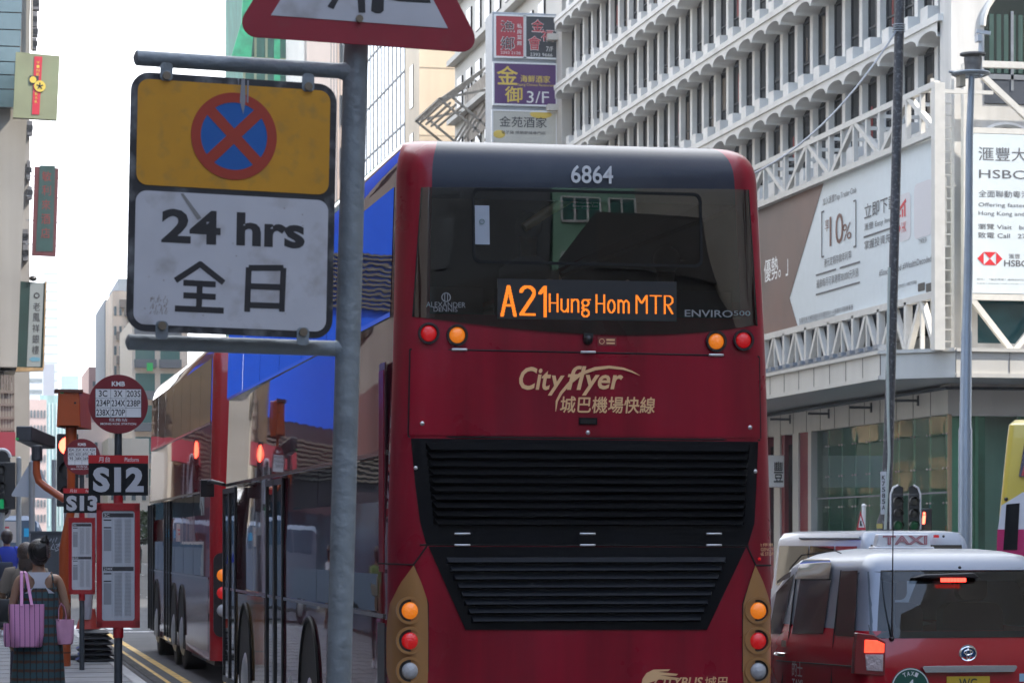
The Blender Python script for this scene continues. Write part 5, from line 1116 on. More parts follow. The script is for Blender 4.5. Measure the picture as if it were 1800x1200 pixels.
# warning triangle above
th_ = []
bl, br_ = sp(424, 64), sp(836, 77)
PT = PL(PS.at(*bl), PS.u, PS.v); sd = br_[0] - bl[0] + .058
tri = [(-.029, 0), (sd - .029, 0), (sd / 2 - .029, sd * .866)]
b = MB(); b.poly(PT, rpoly(tri, .042, 7), -.005, 0); tp = b.build("warning_triangle", mat("sign_crimson", (.26, .014, .03), .4, var=.06, vs=10, dirt=(.2, .05, .05), dirtamt=.4, dirts=12), post, bevel=.0012)
i_ = .066; tri2 = [(-.029 + i_ * 1.73, i_), (sd - .029 - i_ * 1.73, i_), (sd / 2 - .029, sd * .866 - i_ * 2)]
b = MB(); b.poly(PT, tri2, .001, .002); b.build("white_field", mat("sign_reflective_white"), tp)
def tpx(px, py): return PT.px(px, py)
b = MB()
for pts in (((575, 12), (586, 17), (596, -2), (604, -40), (590, -40), (586, -4)), ((630, 23), (642, 23), (640, -40), (624, -40), (628, -4)), ((652, 20), (660, 24), (668, 24), (674, 20), (676, -40), (656, -40)), ((678, -2), (700, 3), (757, 6), (752, -10), (744, -40), (700, -40))): b.poly(PT, [tpx(*p) for p in pts], .0021, .003)
b.build("pictogram", mat("sign_ink"), tp)
b = MB(); P = PL(PT.at(*tpx(631, 34)), PS.u, PS.v); b.disc(P, 0, 0, .011, .002, .012, 8); b.build("bolt", mat("old_bolt"), tp)

# ------------------------------------------------------------------ bus stop poles
M_stopred = mat("stop_red", (.2, .014, .022), .35, coat=.3, var=.06); M_framered = mat("frame_red", (.36, .01, .016), .3, coat=.5)
M_plate = mat("plate_ink", (.006, .007, .009), .5, spec=.2); M_pole = mat("pole_slate", (.05, .06, .07), .45, metal=.3, var=.25, vs=8, bump=.2, bs=60); M_paper = mat("timetable_paper", (.5, .52, .55), .3, var=.04)
def stop(px, D, label, plat, rows, base_px, cols):
    o_ = onD(px, 720, D); S = D / 22.6; t = thing("bus_stop_pole", label, "bus stop", (o_.x, o_.y, .13), 0, "bus stop poles along the kerb")
    n_ = Vector((-o_.x * .6, -o_.y, 0)).normalized(); yaw = math.atan2(n_.x, -n_.y); U = Vector((math.cos(yaw), math.sin(yaw), 0)); P = PL((o_.x, o_.y, 0), U, (0, 0, 1))
    k = D / FPX
    zc = 2.885; R0 = .235
    b = MB(); b.tube([P.at(0, .13, -.03), P.at(0, 1.0, -.03), P.at(0, 1.2, -.05), P.at(0, 2.05, -.05), P.at(0, 2.2, -.045), P.at(0, zc - R0 + .05, -.045)], [.033, .033, .03, .03, .03, .03], 16); b.build("pole", M_pole, t)
    b = MB(); b.disc(P, 0, zc, R0, -.02, 0, 48); b.tube([P.at(0, 2.2, -.03), P.at(0, 1.9, -.03)], .042, 12) if 0 else None; ds = b.build("route_disc", M_stopred, t, bevel=.003)
    b = MB(); b.pbox(P, -.18, .18, zc - .105, zc + .12, .001, .004); tb_ = b.build("route_panel", M_white, ds)
    b = MB(); nr = len(rows)
    for i in range(nr + 1): z = zc - .105 + .225 * i / nr; b.pbox(P, -.18, .18, z - .0012, z + .0012, .0045, .0055)
    for i in range(cols + 1): x = -.18 + .36 * i / cols; b.pbox(P, x - .0012, x + .0012, zc - .105, zc + .12, .0045, .0055)
    for i, r_ in enumerate(rows):
        for j, s_ in enumerate(r_):
            if not s_: continue
            x = -.18 + .36 * j / cols; z = zc + .12 - .225 * (i + 1) / nr; w_ = .36 / cols; h = .225 / nr; q = min(1, len(s_) / 4 + .12); b.text(P, s_, x + w_ * (.5 - .45 * q), z + h * .16, x + w_ * (.5 + .45 * q), z + h * .84, c=.005, bold=.015)
    b.build("route_numbers", M_sk, tb_)
    b = MB(); b.text(P, "KMB", -.052, zc + .142, .052, zc + .18, c=.002, bold=.03); b.text(P, "旺角站", -.07, zc - .138, .07, zc - .112, c=.002); b.text(P, "MONG KOK STATION", -.14, zc - .165, .14, zc - .148, c=.002, bold=.015); b.build("disc_lettering", M_white, ds)
    b = MB(); b.pbox(P, -.235, .235, 2.16, 2.478, -.012, .004); pp = b.build("platform_plate", M_plate, t); b = MB(); b.pbox(P, -.236, .236, 2.415, 2.479, .0045, .007); b.build("red_band", mat("band_red", (.5, .015, .02), .35), pp)
    b = MB(); b.text(P, plat, -.2, 2.185, .2, 2.385, c=.0055, bold=.05); b.build("plate_number", mat("plate_silver", (.5, .51, .54), .35), pp)
    b = MB(); b.text(P, "月台", -.155, 2.425, -.065, 2.468, c=.008); b.text(P, "Platform", .05, 2.428, .16, 2.462, c=.008); b.build("band_lettering", M_white, pp)
    b = MB(); b.tube([P.at(0, 2.16, -.03), P.at(0, 2.07, -.03)], .038, 14); b.tube([P.at(0, 1.11, -.03), P.at(0, 1.03, -.03)], .042, 14)
    b.poly(P, rrect(-.17, 1.11, .17, 2.1, .03), -.1, -.006); b.poly(P, rrect(-.17, 1.11, .17, 2.1, .03)[::1], -.006, -.002)
    for (a0, a1, z0, z1) in ((-.17, -.13, 1.12, 2.09), (.13, .17, 1.12, 2.09), (-.17, .17, 1.11, 1.165), (-.17, .17, 2.04, 2.1)): b.pbox(P, a0, a1, z0, z1, -.004, .014)
    fm = b.build("timetable_frame", M_framered, t, bevel=.006)
    b = MB(); b.poly(P, rrect(-.128, 1.168, .128, 2.036, .02), .0, .003); pa = b.build("timetable_sheet", M_paper, fm)
    b = MB(); g = MB()
    for s_ in (0, 1):
        zt = 2.02 - s_ * .425; b.pbox(P, -.12, .12, zt - .033, zt, .004, .005)
        g.pbox(P, -.115, -.055, zt - .3, zt - .13, .004, .005); g.pbox(P, -.05, -.048, zt - .4, zt - .04, .004, .005)
        for q in range(2): b.pbox(P, -.115, -.055, zt - .06 - q * .06, zt - .05 - q * .06, .004, .005)
        for q in range(32): g.pbox(P, -.03, .03, zt - .055 - q * .0108, zt - .051 - q * .0108, .004, .0048); g.pbox(P, .05, .1, zt - .055 - q * .0108, zt - .051 - q * .0108, .004, .0048)
    b.build("timetable_headers", M_sk, pa, smooth=False); g.build("timetable_print", mat("print_grey", (.27, .28, .3), .5), pa, smooth=False)
    b = MB(); b.text(P, rows[0][0], -.112, 1.992, -.07, 2.015, c=.006); b.text(P, rows[min(1, nr - 1)][1], -.115, 1.567, -.045, 1.59, c=.006); b.build("header_lettering", M_white, pa)
    return t
stop(208, 22.6, "nearer red and black stop pole marked S12 beside the red bus", "S12", [["3C", "3X", "203S"], ["234P", "234X", "238P"], ["238X", "270P", ""]], None, 3)
stop(144, 36.8, "farther stop pole marked S13 partly hidden by the S12 plate", "S13", [["35A", "35X", "41A", "42A"], ["60X", "63X", "69X", "81"], ["95", "268X", "269", ""], ["", "", "", ""]], None, 4)

# ------------------------------------------------------------------ orange camera post
M_or = mat("camera_orange", (.42, .075, .012), .35, coat=.3, var=.08, vs=6); M_cg = mat("camera_grey", (.045, .05, .058), .45, var=.1)
D = 38.0
def od(px, py, d=D): return onD(px, py, d)
cpst = thing("traffic_camera", "orange camera post with an orange housing on top and a grey one on its arm", "camera post", (od(115, 900).x, od(115, 900).y, .13))
b = MB(); p = od(114, 900); b.tube([(p.x, p.y, .13), (p.x, p.y, 1.72)], .078, 18); p2 = od(125, 800); b.tube([(p.x, p.y, 1.7), (p.x + .02, p.y, 1.9), (p2.x, p2.y, 2.2), (p2.x, p2.y, 3.25)], [.075, .06, .055, .055], 18); b.tube([(p2.x, p2.y, 3.0), (p2.x, p2.y, 3.32)], .075, 18); b.build("post", M_or, cpst)
b = MB(); z0, z1 = od(130, 755).z, od(130, 687).z; xa, xb_, xc = od(98, 700).x, od(141, 700).x, od(161, 700).x; y0 = od(120, 700).y
b.rings([[Vector((xa + s, y0 - .2, z)), Vector((xb_ - s, y0 - .2, z)), Vector((xb_ + .18 - s, y0 + .62, z)), Vector((xa + .18 + s, y0 + .62, z))] for s, z in ((.03, z0 + .06), (0, z0 + .02), (.02, z1 - .05), (.02, z1))]); h_ = b.build("orange_housing", M_or, cpst, ang=20, bevel=.012)
b = MB(); b.box(xa - .02, xb_ + .03, y0 - .23, y0 + .1, z1 - .03, z1 + .012); b.build("housing_lid", mat("lid_brown", (.1, .03, .015), .5), h_); b = MB(); b.dome(faceY(od(131, 709).x, y0 - .2, od(131, 709).z), 0, 0, .016, .012, 0, 10); b.build("lock", M_black, h_)
b = MB(); b.pbox(faceY(od(108, 691).x, y0 - .205, od(108, 691).z), -.022, .022, -.014, .014, 0, .003); b.build("green_label", mat("sign_bright_green"), h_)
b = MB(); pts = [od(64, 808), od(64, 830), od(68, 845), od(80, 855), od(96, 866), od(114, 878)]; b.tube(pts, [.05] * 6, 14); b.build("arm", M_or, cpst)
b = MB(); b.tube([od(65, 810), od(65, 782)], .075, 14); q = od(28, 770); z0, z1 = od(40, 775).z, od(40, 748).z
xa, xb_ = od(28, 760).x, od(56, 760).x; dx = od(103, 770).x - xb_
b.rings([[Vector((xa, q.y, z0)), Vector((xb_, q.y, z0)), Vector((xb_, q.y, z1)), Vector((xa, q.y, z1))], [Vector((xa + dx * .7, q.y + 1.0, z0 - .07)), Vector((xb_ + dx, q.y + 1.0, z0 - .07)), Vector((xb_ + dx, q.y + 1.0, z1 - .1)), Vector((xa + dx * .7, q.y + 1.0, z1 - .1))]]); g_ = b.build("grey_housing", M_cg, cpst, ang=20, bevel=.02)
b = MB(); b.pbox(faceY(od(30, 771).x, q.y - .003, od(30, 771).z), -.02, .02, -.015, .015, 0, .003); b.build("green_label", mat("sign_bright_green"), g_)
for zz in (.95, .3): b = MB(); b.tube([(p.x, p.y, zz), (p.x, p.y, zz + .02)], .081, 18); b.build("post_joint", mat("lid_brown"), cpst)

# ------------------------------------------------------------------ signals, poles and signs at the junction
M_sig = mat("signal_black", (.014, .015, .017), .5); M_galv = mat("galv_pole", (.32, .35, .37), .45, metal=.3, var=.08)
M_ron = mat("red_lamp_on", (.9, .06, .03), .3, emit=2.5, erg=(1, .09, .05)); M_off = mat("lamp_off", (.06, .06, .06), .2); M_gon = mat("green_lamp_on", (.004, .06, .025), .3, emit=.06, erg=(.02, 1, .35))
def signal(px, py0, py1, D, label, lit=(1, 0, 0), w=.34, zb=.13, pole=True, group=None, name="traffic_light", rim=False, dxp=0.):
    a = onD(px, py0, D); c = onD(px, py1, D); t = thing(name, label, "traffic light", (a.x, a.y, zb), 0, group); P = faceY(a.x, a.y, 0); h = a.z - c.z; n_ = len(lit); k = h / n_; b = MB(); b.pbox(P, -w / 2, w / 2, c.z, a.z, -.2, 0); hd_ = b.build("signal_head", M_sig, t, bevel=.015)
    for i, l in enumerate(lit):
        z = a.z - k * (i + .5); b = MB(); r = min(k * .42, w * .42); b.dome(P, 0, z, r, .03, .002, 20); b.build("lens", l if l else M_off, hd_)
        v = MB(); q = lambda c_: [P.at(r * 1.06 * math.cos(R(200 - 220 * j / 12)), z + r * 1.06 * math.sin(R(200 - 220 * j / 12)), c_) for j in range(13)]; v.rings([q(0), q(.2)], False, closed=False); v.build("visor", M_sig, hd_)
    if rim: b = MB(); b.poly(P, rrect(-w * .75, c.z - .1, w * .75, a.z + .25, w * .7, 8), -.22, -.205); b.build("backing_board", M_sig, t); b = MB(); b.tube([P.at(*p, -.21) for p in rrect(-w * .75, c.z - .1, w * .75, a.z + .25, w * .7, 8)], .035, 6); b.build("white_rim", M_white, t)
    if pole: b = MB(); b.tube([P.at(dxp, zb, -.1), P.at(dxp, a.z, -.1)], .06, 12); b.build("pole", M_galv, t)
    return t
signal(119, 762, 890, 46, "traffic light showing red behind the orange camera post", (M_ron, 0, 0), w=.34)
t = signal(3, 812, 900, 54, "traffic light with white rimmed board cut by the left edge", (0, 0, M_gon), w=.22, rim=True)
pz = onD(33, 805, 54); gp_ = thing("grey_post", "plain grey steel post left of the triangle sign's back", "post", (pz.x, pz.y, .0)); b = MB(); b.tube([(pz.x, pz.y, 0), (pz.x, pz.y, pz.z)], .05, 12); b.dome(PL(pz, (1, 0, 0), (0, 1, 0)), 0, 0, .052, .03, 0, 12); b.build("pole", M_galv, gp_)
b = MB(); b.box(pz.x - .28, pz.x - .06, pz.y - .05, pz.y + .1, onD(20, 895, 54).z, onD(20, 812, 54).z); b.build("signal_back", M_sig, gp_, bevel=.02)
D = 50; t0 = onD(56, 870, D); ts = thing("warning_sign", "grey back of a triangular road sign on a steel post", "road sign", (t0.x, t0.y, 0)); P = faceY(t0.x, t0.y, 0)
b = MB(); q = [onD(px, py, D) for px, py in ((18, 872), (96, 876), (60, 800))]; b.poly(P, rpoly([(v.x - t0.x, v.z) for v in q], .03, 4), -.012, -.004); b.build("triangle_plate", mat("sign_back_grey", (.42, .46, .5), .5, metal=.2), ts); b = MB(); b.tube([P.at(0, 0, .03), P.at(0, onD(56, 812, D).z, .03)], .052, 12); b.build("pole", M_galv, ts)
pz = onD(95, 808, 52); t = thing("grey_post", "thin grey steel post right of the triangle sign's back", "post", (pz.x, pz.y, 0)); b = MB(); b.tube([(pz.x, pz.y, 0), (pz.x, pz.y, pz.z)], .045, 12); b.build("pole", M_galv, t)
# graffitied cabinet
q = onD(84, 940, 45); ub = thing("utility_cabinet", "dark grey utility cabinet scrawled with white graffiti", "cabinet", (q.x, q.y, .13)); b = MB(); b.box(q.x - .26, q.x + .34, q.y, q.y + .5, .13, onD(84, 936, 45).z); cb_ = b.build("cabinet", mat("cabinet_grey", (.07, .078, .088), .5, var=.15, vs=4), ub, bevel=.01)
b = MB(); b.box(q.x - .28, q.x + .36, q.y - .02, q.y + .52, onD(84, 937, 45).z, onD(84, 933, 45).z); b.build("cabinet_top", mat("cabinet_grey"), ub)
b = MB(); P = faceY(q.x, q.y, 0); rn = random.Random(2)
def scr(pts): b.tube([P.at((px - 84) * 45 / FPX, onD(84, py, 45).z, .004) for px, py in pts], .01, 5)
for pts in (((86, 953), (90, 946), (92, 953), (95, 945), (97, 952), (100, 944)), ((88, 966), (94, 955), (97, 966), (90, 964)), ((98, 957), (103, 955), (99, 962), (104, 965), (97, 968)), ((105, 953), (103, 960), (108, 966), (106, 956)), ((86, 955), (84, 962), (87, 967))): scr(pts)
b.build("graffiti", mat("graffiti_white", (.4, .43, .47), .6), cb_)
# cone with wrapped white roll, and stacked rubber bases
q = onD(157, 1120, 39.5); cn = thing("traffic_cone", "stack of black rubber bases topped by a red cone sleeve", "traffic cone", (q.x, q.y, .13)); 
for k in range(6):
    z = .135 + k * .075; s = .27 - k * .012; b = MB(); dxk = .02 * math.sin(k * 2.3); b.rings([[Vector((q.x + dxk + .08 + sx * s * f, q.y + sy * s * f, z + dz)) for sx, sy in ((-1, -1), (1, -1), (1, 1), (-1, 1))] for f, dz in ((.92, 0), (1, .018), (.72, .066))]); b.build("rubber_base", mat("rubber_black", (.012, .012, .014), .35), cn, bevel=.006)
b = MB(); b.tube([(q.x - .02, q.y, .58), (q.x - .02, q.y, .72), (q.x - .02, q.y, .86)], [.17, .12, .1], 20); b.build("red_sleeve", mat("cone_red", (.5, .05, .03), .5), cn)
wr = thing("wrapped_roll", "tall white plastic-wrapped roll standing beside the S12 timetable", "wrapped post", (q.x, q.y, .86)); b = MB(); p0, p1 = onD(150, 1088, 39.4), onD(165, 888, 39.4); k_ = 9
b.rings([[p0 + (p1 - p0) * (i / k_) + Vector((math.cos(2 * math.pi * j / 20), math.sin(2 * math.pi * j / 20), 0)) * (.075 + .012 * math.sin(j * 3 + i * 2.2)) for j in range(20)] for i in range(k_ + 1)]); b.build("plastic_roll", mat("white_plastic", (.55, .54, .58), .3, var=.08, vs=6, bump=.4, bs=14), wr)
q = onD(133, 1145, 40); b = MB(); t = thing("sandbag_base", "flat dark grey weight block at the foot of the S13 pole", "weight", (q.x, q.y, .13)); b.box(q.x - .12, q.x + .22, q.y - .1, q.y + .25, .13, .2); b.build("block", mat("block_grey", (.08, .085, .095), .8), t, bevel=.02)

# ------------------------------------------------------------------ right-hand posts and signals
M_lp = mat("lamp_post_dark", (.035, .036, .042), .5, var=.2, vs=5, dirt=(.25, .25, .26), dirtamt=.6, dirts=16)
def post_px(t, pts, rs_, D, m, n=16): b = MB(); b.tube([onD(px, py, D) for px, py in pts], [r * D / FPX for r in rs_], n); return b.build("post", m, t)
DK = 60; q = onD(1557, 950, DK)
lp = thing("lamp_post", "tall black lamp post with taped cable before the billboard", "lamp post", (q.x, q.y, 0))
post_px(lp, [(1583, -60), (1578, 180), (1571, 470), (1562, 780), (1559, 860), (1558, 898), (1557, 915), (1554, 1060)], [8.5, 8.5, 8.5, 9, 9.5, 10, 15, 16], DK, M_lp)
b = MB(); b.tube([onD(px, py, DK - .25) for px, py in ((1563, 470), (1560, 620), (1561, 720), (1563, 800), (1556, 930))], .03, 6); b.build("cable", mat("cable_pale", (.4, .45, .42), .5), lp)
b = MB()
for py in (44, 48, 52, 56): c_ = onD(1580, py, DK); b.tube([c_ + Vector((.13 * math.cos(k * .7), .13 * math.sin(k * .7), 0)) for k in range(10)], .012, 5)
b.build("wire_wrap", M_galv, lp)
P = PL(onD(1553, 860, DK - .22), RT, UP); b = MB(); b.pbox(P, -.06, .06, -.52, .38, 0, .01, 0); lb_ = b.build("number_strip", mat("strip_white", (.55, .56, .58), .5), lp); b = MB()
for i, ch in enumerate("K7585A"): b.text(P, ch, -.035, .2 - i * .125, .035, .3 - i * .125, c=.015, bold=.02)
b.build("post_number", M_sk, lb_)
b = MB(); b.pbox(PL(onD(1546, 924, DK - .35), RT, UP), -.06, .06, -.05, .05, 0, .01); b.build("yellow_label", mat("label_yellow", (.6, .5, .15), .5), lp)
DG = 62; q = onD(1697, 950, DG); lg_ = thing("camera_post", "grey steel post carrying a surveillance camera and round bracket", "camera post", (q.x, q.y, 0))
post_px(lg_, [(1708, 135), (1704, 240), (1703, 380), (1702, 480), (1699, 580), (1699, 584), (1697, 750), (1697, 755), (1696, 1080)], [5.5, 6.5, 7, 8, 8.5, 9.5, 10.5, 12, 12.5], DG, mat("post_blue_grey", (.27, .31, .36), .4, metal=.3, var=.06))
b = MB(); c_ = onD(1706, 132, DG); P = PL(c_, (1, 0, 0), (0, 1, 0)); 
for r_, dz in ((.34, 0), (.4, .03)): b.tube([c_ + Vector((r_ * math.cos(k * math.pi / 8), r_ * math.sin(k * math.pi / 8), dz)) for k in range(17)], .03, 6)
for k in range(4): b.bar(c_, c_ + Vector((.4 * math.cos(k * 1.57 + .5), .4 * math.sin(k * 1.57 + .5), .02)), .05, .05)
b.tube([c_ + Vector((-.5, 0, .05)), c_ + Vector((.45, 0, .05))], .03, 6); b.build("ring_bracket", M_galv, lg_)
b = MB(); b.tube([onD(1710, 128, DG), onD(1710, 102, DG)], [.17, .2], 14); b.disc(P, .05, 0, .28, .43, .47, 20); b.tube([onD(1700, 128, DG), onD(1700, 104, DG)], .06, 8); b.build("luminaire_drum", mat("drum_dirty", (.16, .15, .14), .7, var=.5, vs=4), lg_)
b = MB(); b.tube([onD(1724, 135, DG), onD(1724, 80, DG)], .035, 8); b.tube([onD(1724, 92, DG), onD(1724, 60, DG)], [.06, .04], 8); b.rings([[onD(1720 + sx * 4, 72 + dy, DG) + Vector((0, sy * .1, 0)) for sx, sy in ((-1, -1), (1, -1), (1, 1), (-1, 1))] for dy in (-10, 2)]); b.bar(onD(1716, 55, DG), onD(1741, 59, DG), .09, .07); b.build("surveillance_camera", mat("camera_white", (.5, .52, .54), .4), lg_)
b = MB(); b.box(onD(1682, 140, DG).x, onD(1692, 140, DG).x, c_.y - .15, c_.y + .1, onD(1682, 154, DG).z, onD(1682, 132, DG).z); b.build("junction_box", mat("box_tan", (.35, .31, .24), .6), lg_)
M_glo = mat("green_arrow_on", (.002, .008, .005), .3, emit=.008, erg=(.02, 1, .35))
tl = thing("traffic_light", "twin black traffic light heads with white rimmed boards beside the dark lamp post", "traffic light", (onD(1591, 950, 58).x, onD(1591, 950, 58).y, 0)); DT = 58
P = PL(onD(1591, 900, DT), RT, UP); k = DT / FPX
def tk(px, py): return ((px - 1591) * k, (900 - py) * k)
for px0, s in ((1577, -1), (1605, 1)):
    a0, a1 = tk(px0 - 8, 870)[0], tk(px0 + 8, 870)[0]
    if s < 0: pts = [tk(1566, 930), tk(1566, 868), tk(1570, 857), tk(1579, 852), tk(1588, 856), tk(1588, 930)]
    else: pts = [tk(1598, 930), tk(1598, 856), tk(1606, 852), tk(1614, 857), tk(1618, 868), tk(1618, 930)]
    b = MB(); b.poly(P, pts, -.05, -.03); bb_ = b.build("backing_board", M_sig, tl); b = MB(); qs = pts[:4] if s < 0 else pts[1:]; b.tube([P.at(*p_, -.02) for p_ in (pts[:4] if s < 0 else pts[2:])], .022, 6); b.build("white_rim", M_white, bb_)
    c0 = tk(px0, 900)[0]; b = MB(); b.pbox(P, c0 - .1, c0 + .1, tk(0, 935)[1], tk(0, 868)[1], -.03, .12); hd_ = b.build("signal_head", M_sig, tl, bevel=.015)
    for i, py in enumerate((881, 902, 923)):
        z = tk(0, py)[1]; b = MB(); b.dome(P, c0, z, .088, .03, .121, 16); b.build("lens", (M_off, M_off, M_glo)[i], hd_); v = MB(); r = .1; qf = lambda c_: [P.at(c0 + r * math.cos(R(190 - 200 * j / 10)), z + r * math.sin(R(190 - 200 * j / 10)), c_) for j in range(11)]; v.rings([qf(.12), qf(.3)], False, closed=False); v.build("visor", M_sig, hd_)
b = MB(); b.tube([P.at(0, -.8, -.1), P.at(0, -4, -.1)], .055, 10); b.build("pole", M_galv, tl)
ps = thing("pedestrian_signal", "small pedestrian signal showing a red standing man right of the twin heads", "traffic light", (onD(1628, 950, 58.5).x, onD(1628, 950, 58.5).y, 0)); P = PL(onD(1628, 912, 58.5), RT, UP); b = MB(); b.pbox(P, -.12, .12, -.26, .22, -.15, 0); hd_ = b.build("signal_head", M_sig, ps, bevel=.02)
b = MB(); b.disc(P, -.04, .12, .028, .004, .008, 12); b.poly(P, [(-.07, .08), (-.01, .08), (-.02, -.02), (-.03, -.1), (-.05, -.1), (-.045, -.03), (-.055, -.1), (-.08, -.1), (-.08, -.02)], .004, .008); b.build("red_man", M_ron, hd_)
b = MB(); b.disc(P, .02, -.17, .08, .002, .02, 14); b.build("lens", M_off, hd_); b = MB(); b.tube([P.at(.02, -.2, -.1), P.at(.02, -3, -.1)], .05, 10); b.build("pole", M_galv, ps)
q = onD(1516, 930, 57); sgn_ = thing("warning_sign", "small red bordered triangle sign on a white post behind the van", "road sign", (q.x, q.y, 0)); P = PL((q.x, q.y, 0), RT, UP); zt = onD(1516, 897, 57).z; zb = onD(1516, 931, 57).z
b = MB(); tr_ = [(-.12, zb), (.07, zb), (-.04, zt)]; b.poly(P, tr_, 0, .01); o = b.build("triangle_plate", M_sr, sgn_); b = MB(); b.poly(P, [(-.085, zb + .05), (.04, zb + .05), (-.038, zt - .1)], .0105, .014); o2 = b.build("white_field", M_white, o); b = MB(); b.bar(P.at(-.04, zb + .08, .016), P.at(-.035, zt - .2, .016), .03, .004, up=P.n); b.bar(P.at(-.01, zb + .08, .016), P.at(-.03, zt - .25, .016), .02, .004, up=P.n); b.build("pictogram", M_sk, o)
b = MB(); zt2_ = onD(1518, 889, 57).z; b.tube([P.at(.03, 0, -.03), P.at(.03, zt2_, -.03)], .04, 10); b.dome(PL(P.at(.03, zt2_, -.03), (1, 0, 0), (0, 1, 0)), 0, 0, .05, .05, 0, 10); b.build("pole", M_white, sgn_)
# span wire from the black post
b = MB(); p0, p1 = onD(1577, 52, DK), onD(1290, 320, 52); pts = []
for i in range(15): t_ = i / 14; p_ = p0.lerp(p1, t_); p_.z -= .9 * 4 * t_ * (1 - t_) * .55; pts.append(p_)
b.tube(pts, .022, 5); tag(b.build("span_wire", M_grey), "thin grey wire drooping left from the black lamp post", "wire")
# ------------------------------------------------------------------ vehicles on the right
def carbody(name, levels, ms, parent, split, n=6, r0=.16, r1=.2, sides=None):
    """levels: (z, inset, y_rear, y_front); split(i,k,n) picks the material"""
    rs = [plan(X0_ + i, X1_ - i, a, c, z, r0, r1, n) for z, i, a, c in levels]; b = MB(); b.rings(rs); N = len(rs[0])
    b.m = [split(k // N, k % N, N) if k < N * (len(rs) - 1) else (0 if k == N * (len(rs) - 1) else split(len(rs) - 2, 0, N)) for k in range(len(b.f))]
    return b.build(name, ms, parent, ang=40)
M_tred = mat("taxi_red", (.36, .003, .014), .15, spec=.3, coat=.4, bump=.02, bs=1.2); M_tsil = mat("taxi_silver", (.2, .225, .27), .38, metal=.3, coat=.25)
M_cglass = glassmat("car_glass", .4, .0, .042, (.7, .85, .95), wav=.02, ws=.8); M_priv = mat("privacy_glass", (.008, .01, .012), .02, spec=.8, coat=.6, bump=.03, bs=1)
# ---- taxi
TY = 20.16; tcx = onY(1701, 1100, TY).x; X0_, X1_ = tcx - .85, tcx + .85
taxi = thing("taxi", "red and silver taxi with lit brake lamps seen from behind at lower right", "taxi", (tcx, TY + 2.2, 0))
LV = [(.24, .06, .06, 4.32), (.3, .02, .02, 4.38), (.7, 0, 0, 4.4), (.9, .0, .02, 4.36), (1.0, .015, .05, 4.2), (1.085, .03, .075, 3.35), (1.13, .045, .09, 3.1), (1.3, .075, .155, 2.85), (1.5, .115, .235, 2.5), (1.58, .13, .265, 2.35), (1.64, .16, .31, 2.2), (1.69, .23, .4, 2.0), (1.72, .33, .56, 1.85), (1.738, .46, .78, 1.7)]
def tsplit(i, k, N):
    z = LV[i][0]
    return 1 if z >= 1.08 else 0
rs = [plan(X0_ + i, X1_ - i, a, c, z, .13, .25, 6) for z, i, a, c in LV]; b = MB(); b.rings(rs, caps=True); N = len(rs[0]); keepf = []; keepm = []
for q_, f in enumerate(b.f):
    i, k = q_ // N, q_ % N
    z = LV[min(i, len(LV) - 1)][0]; rear = k == N - 1 and q_ < N * (len(LV) - 1)
    if rear and 1.12 <= z <= 1.5: continue
    if k in (13,) and 1.12 <= z <= 1.5 and q_ < N * (len(LV) - 1): continue       # windscreen
    keepf.append(f); keepm.append(1 if (z >= 1.12 and q_ != N * (len(LV) - 1)) else 0)
b.f, b.m = keepf, keepm; tb_ = b.build("body", [M_tred, M_tsil], taxi, ang=40)
def prof(zq, col):
    for a, c in zip(LV, LV[1:]):
        if a[0] <= zq <= c[0]: t = (zq - a[0]) / (c[0] - a[0]); return a[col] + (c[col] - a[col]) * t
    return LV[-1][col]
def ty(x, z):
    hw = .85 - prof(z, 1); dx = abs(x - tcx) - (hw - .13); y = TY + prof(z, 2) if False else prof(z, 2)
    if dx > 0: dx = min(dx, .13); y += .13 - math.sqrt(max(0, .0169 - dx * dx))
    return y
for o_ in (): pass
# shift the body to its lane position
for v in tb_.data.vertices: v.co.y += TY
def tpx(px, py):
    y = TY
    for _ in range(4): p = onY(px, py, y); y = TY + prof(p.z, 2)
    return p.x, p.z
def tsheet(rows, off, nx=8, sub=2):
    b = MB(); rr = []
    for a, c in zip(rows, rows[1:]):
        for k in range(sub): t = k / sub; rr.append([tuple(u + (v - u) * t for u, v in zip(a[s], c[s])) for s in (0, 1)])
    rr.append(rows[-1])
    for l, r in rr:
        for k in range(nx + 1): t = k / nx; x, z = l[0] + (r[0] - l[0]) * t, l[1] + (r[1] - l[1]) * t; b.v.append(Vector((x, TY + ty(x, z) - off, z)))
    for i in range(len(rr) - 1):
        for k in range(nx): a = i * (nx + 1) + k; b.f.append((a, a + nx + 1, a + nx + 2, a + 1)); b.m.append(0)
    return b
def trow(*prs): return [(tpx(*l), tpx(*r)) for l, r in prs]
def mirror_x(x): return 2 * tcx - x
xl0, z_t = tpx(1527, 1004); xl1, z_b = tpx(1530, 1121)
rwn = tsheet([((xl0, z_t), (mirror_x(xl0), z_t)), ((xl1, z_b), (mirror_x(xl1), z_b))], .006, 12, 4).build("rear_window", M_cglass, taxi)
fm_ = MB()
q = [(xl0, z_t), (mirror_x(xl0), z_t), (mirror_x(xl1), z_b), (xl1, z_b)]
i_ = .16; ins = rpoly([(xl1 + .19, z_b + .05), (mirror_x(xl1) - .19, z_b + .05), (mirror_x(xl0) - .2, z_t - .07), (xl0 + .2, z_t - .07)], .07, 5)
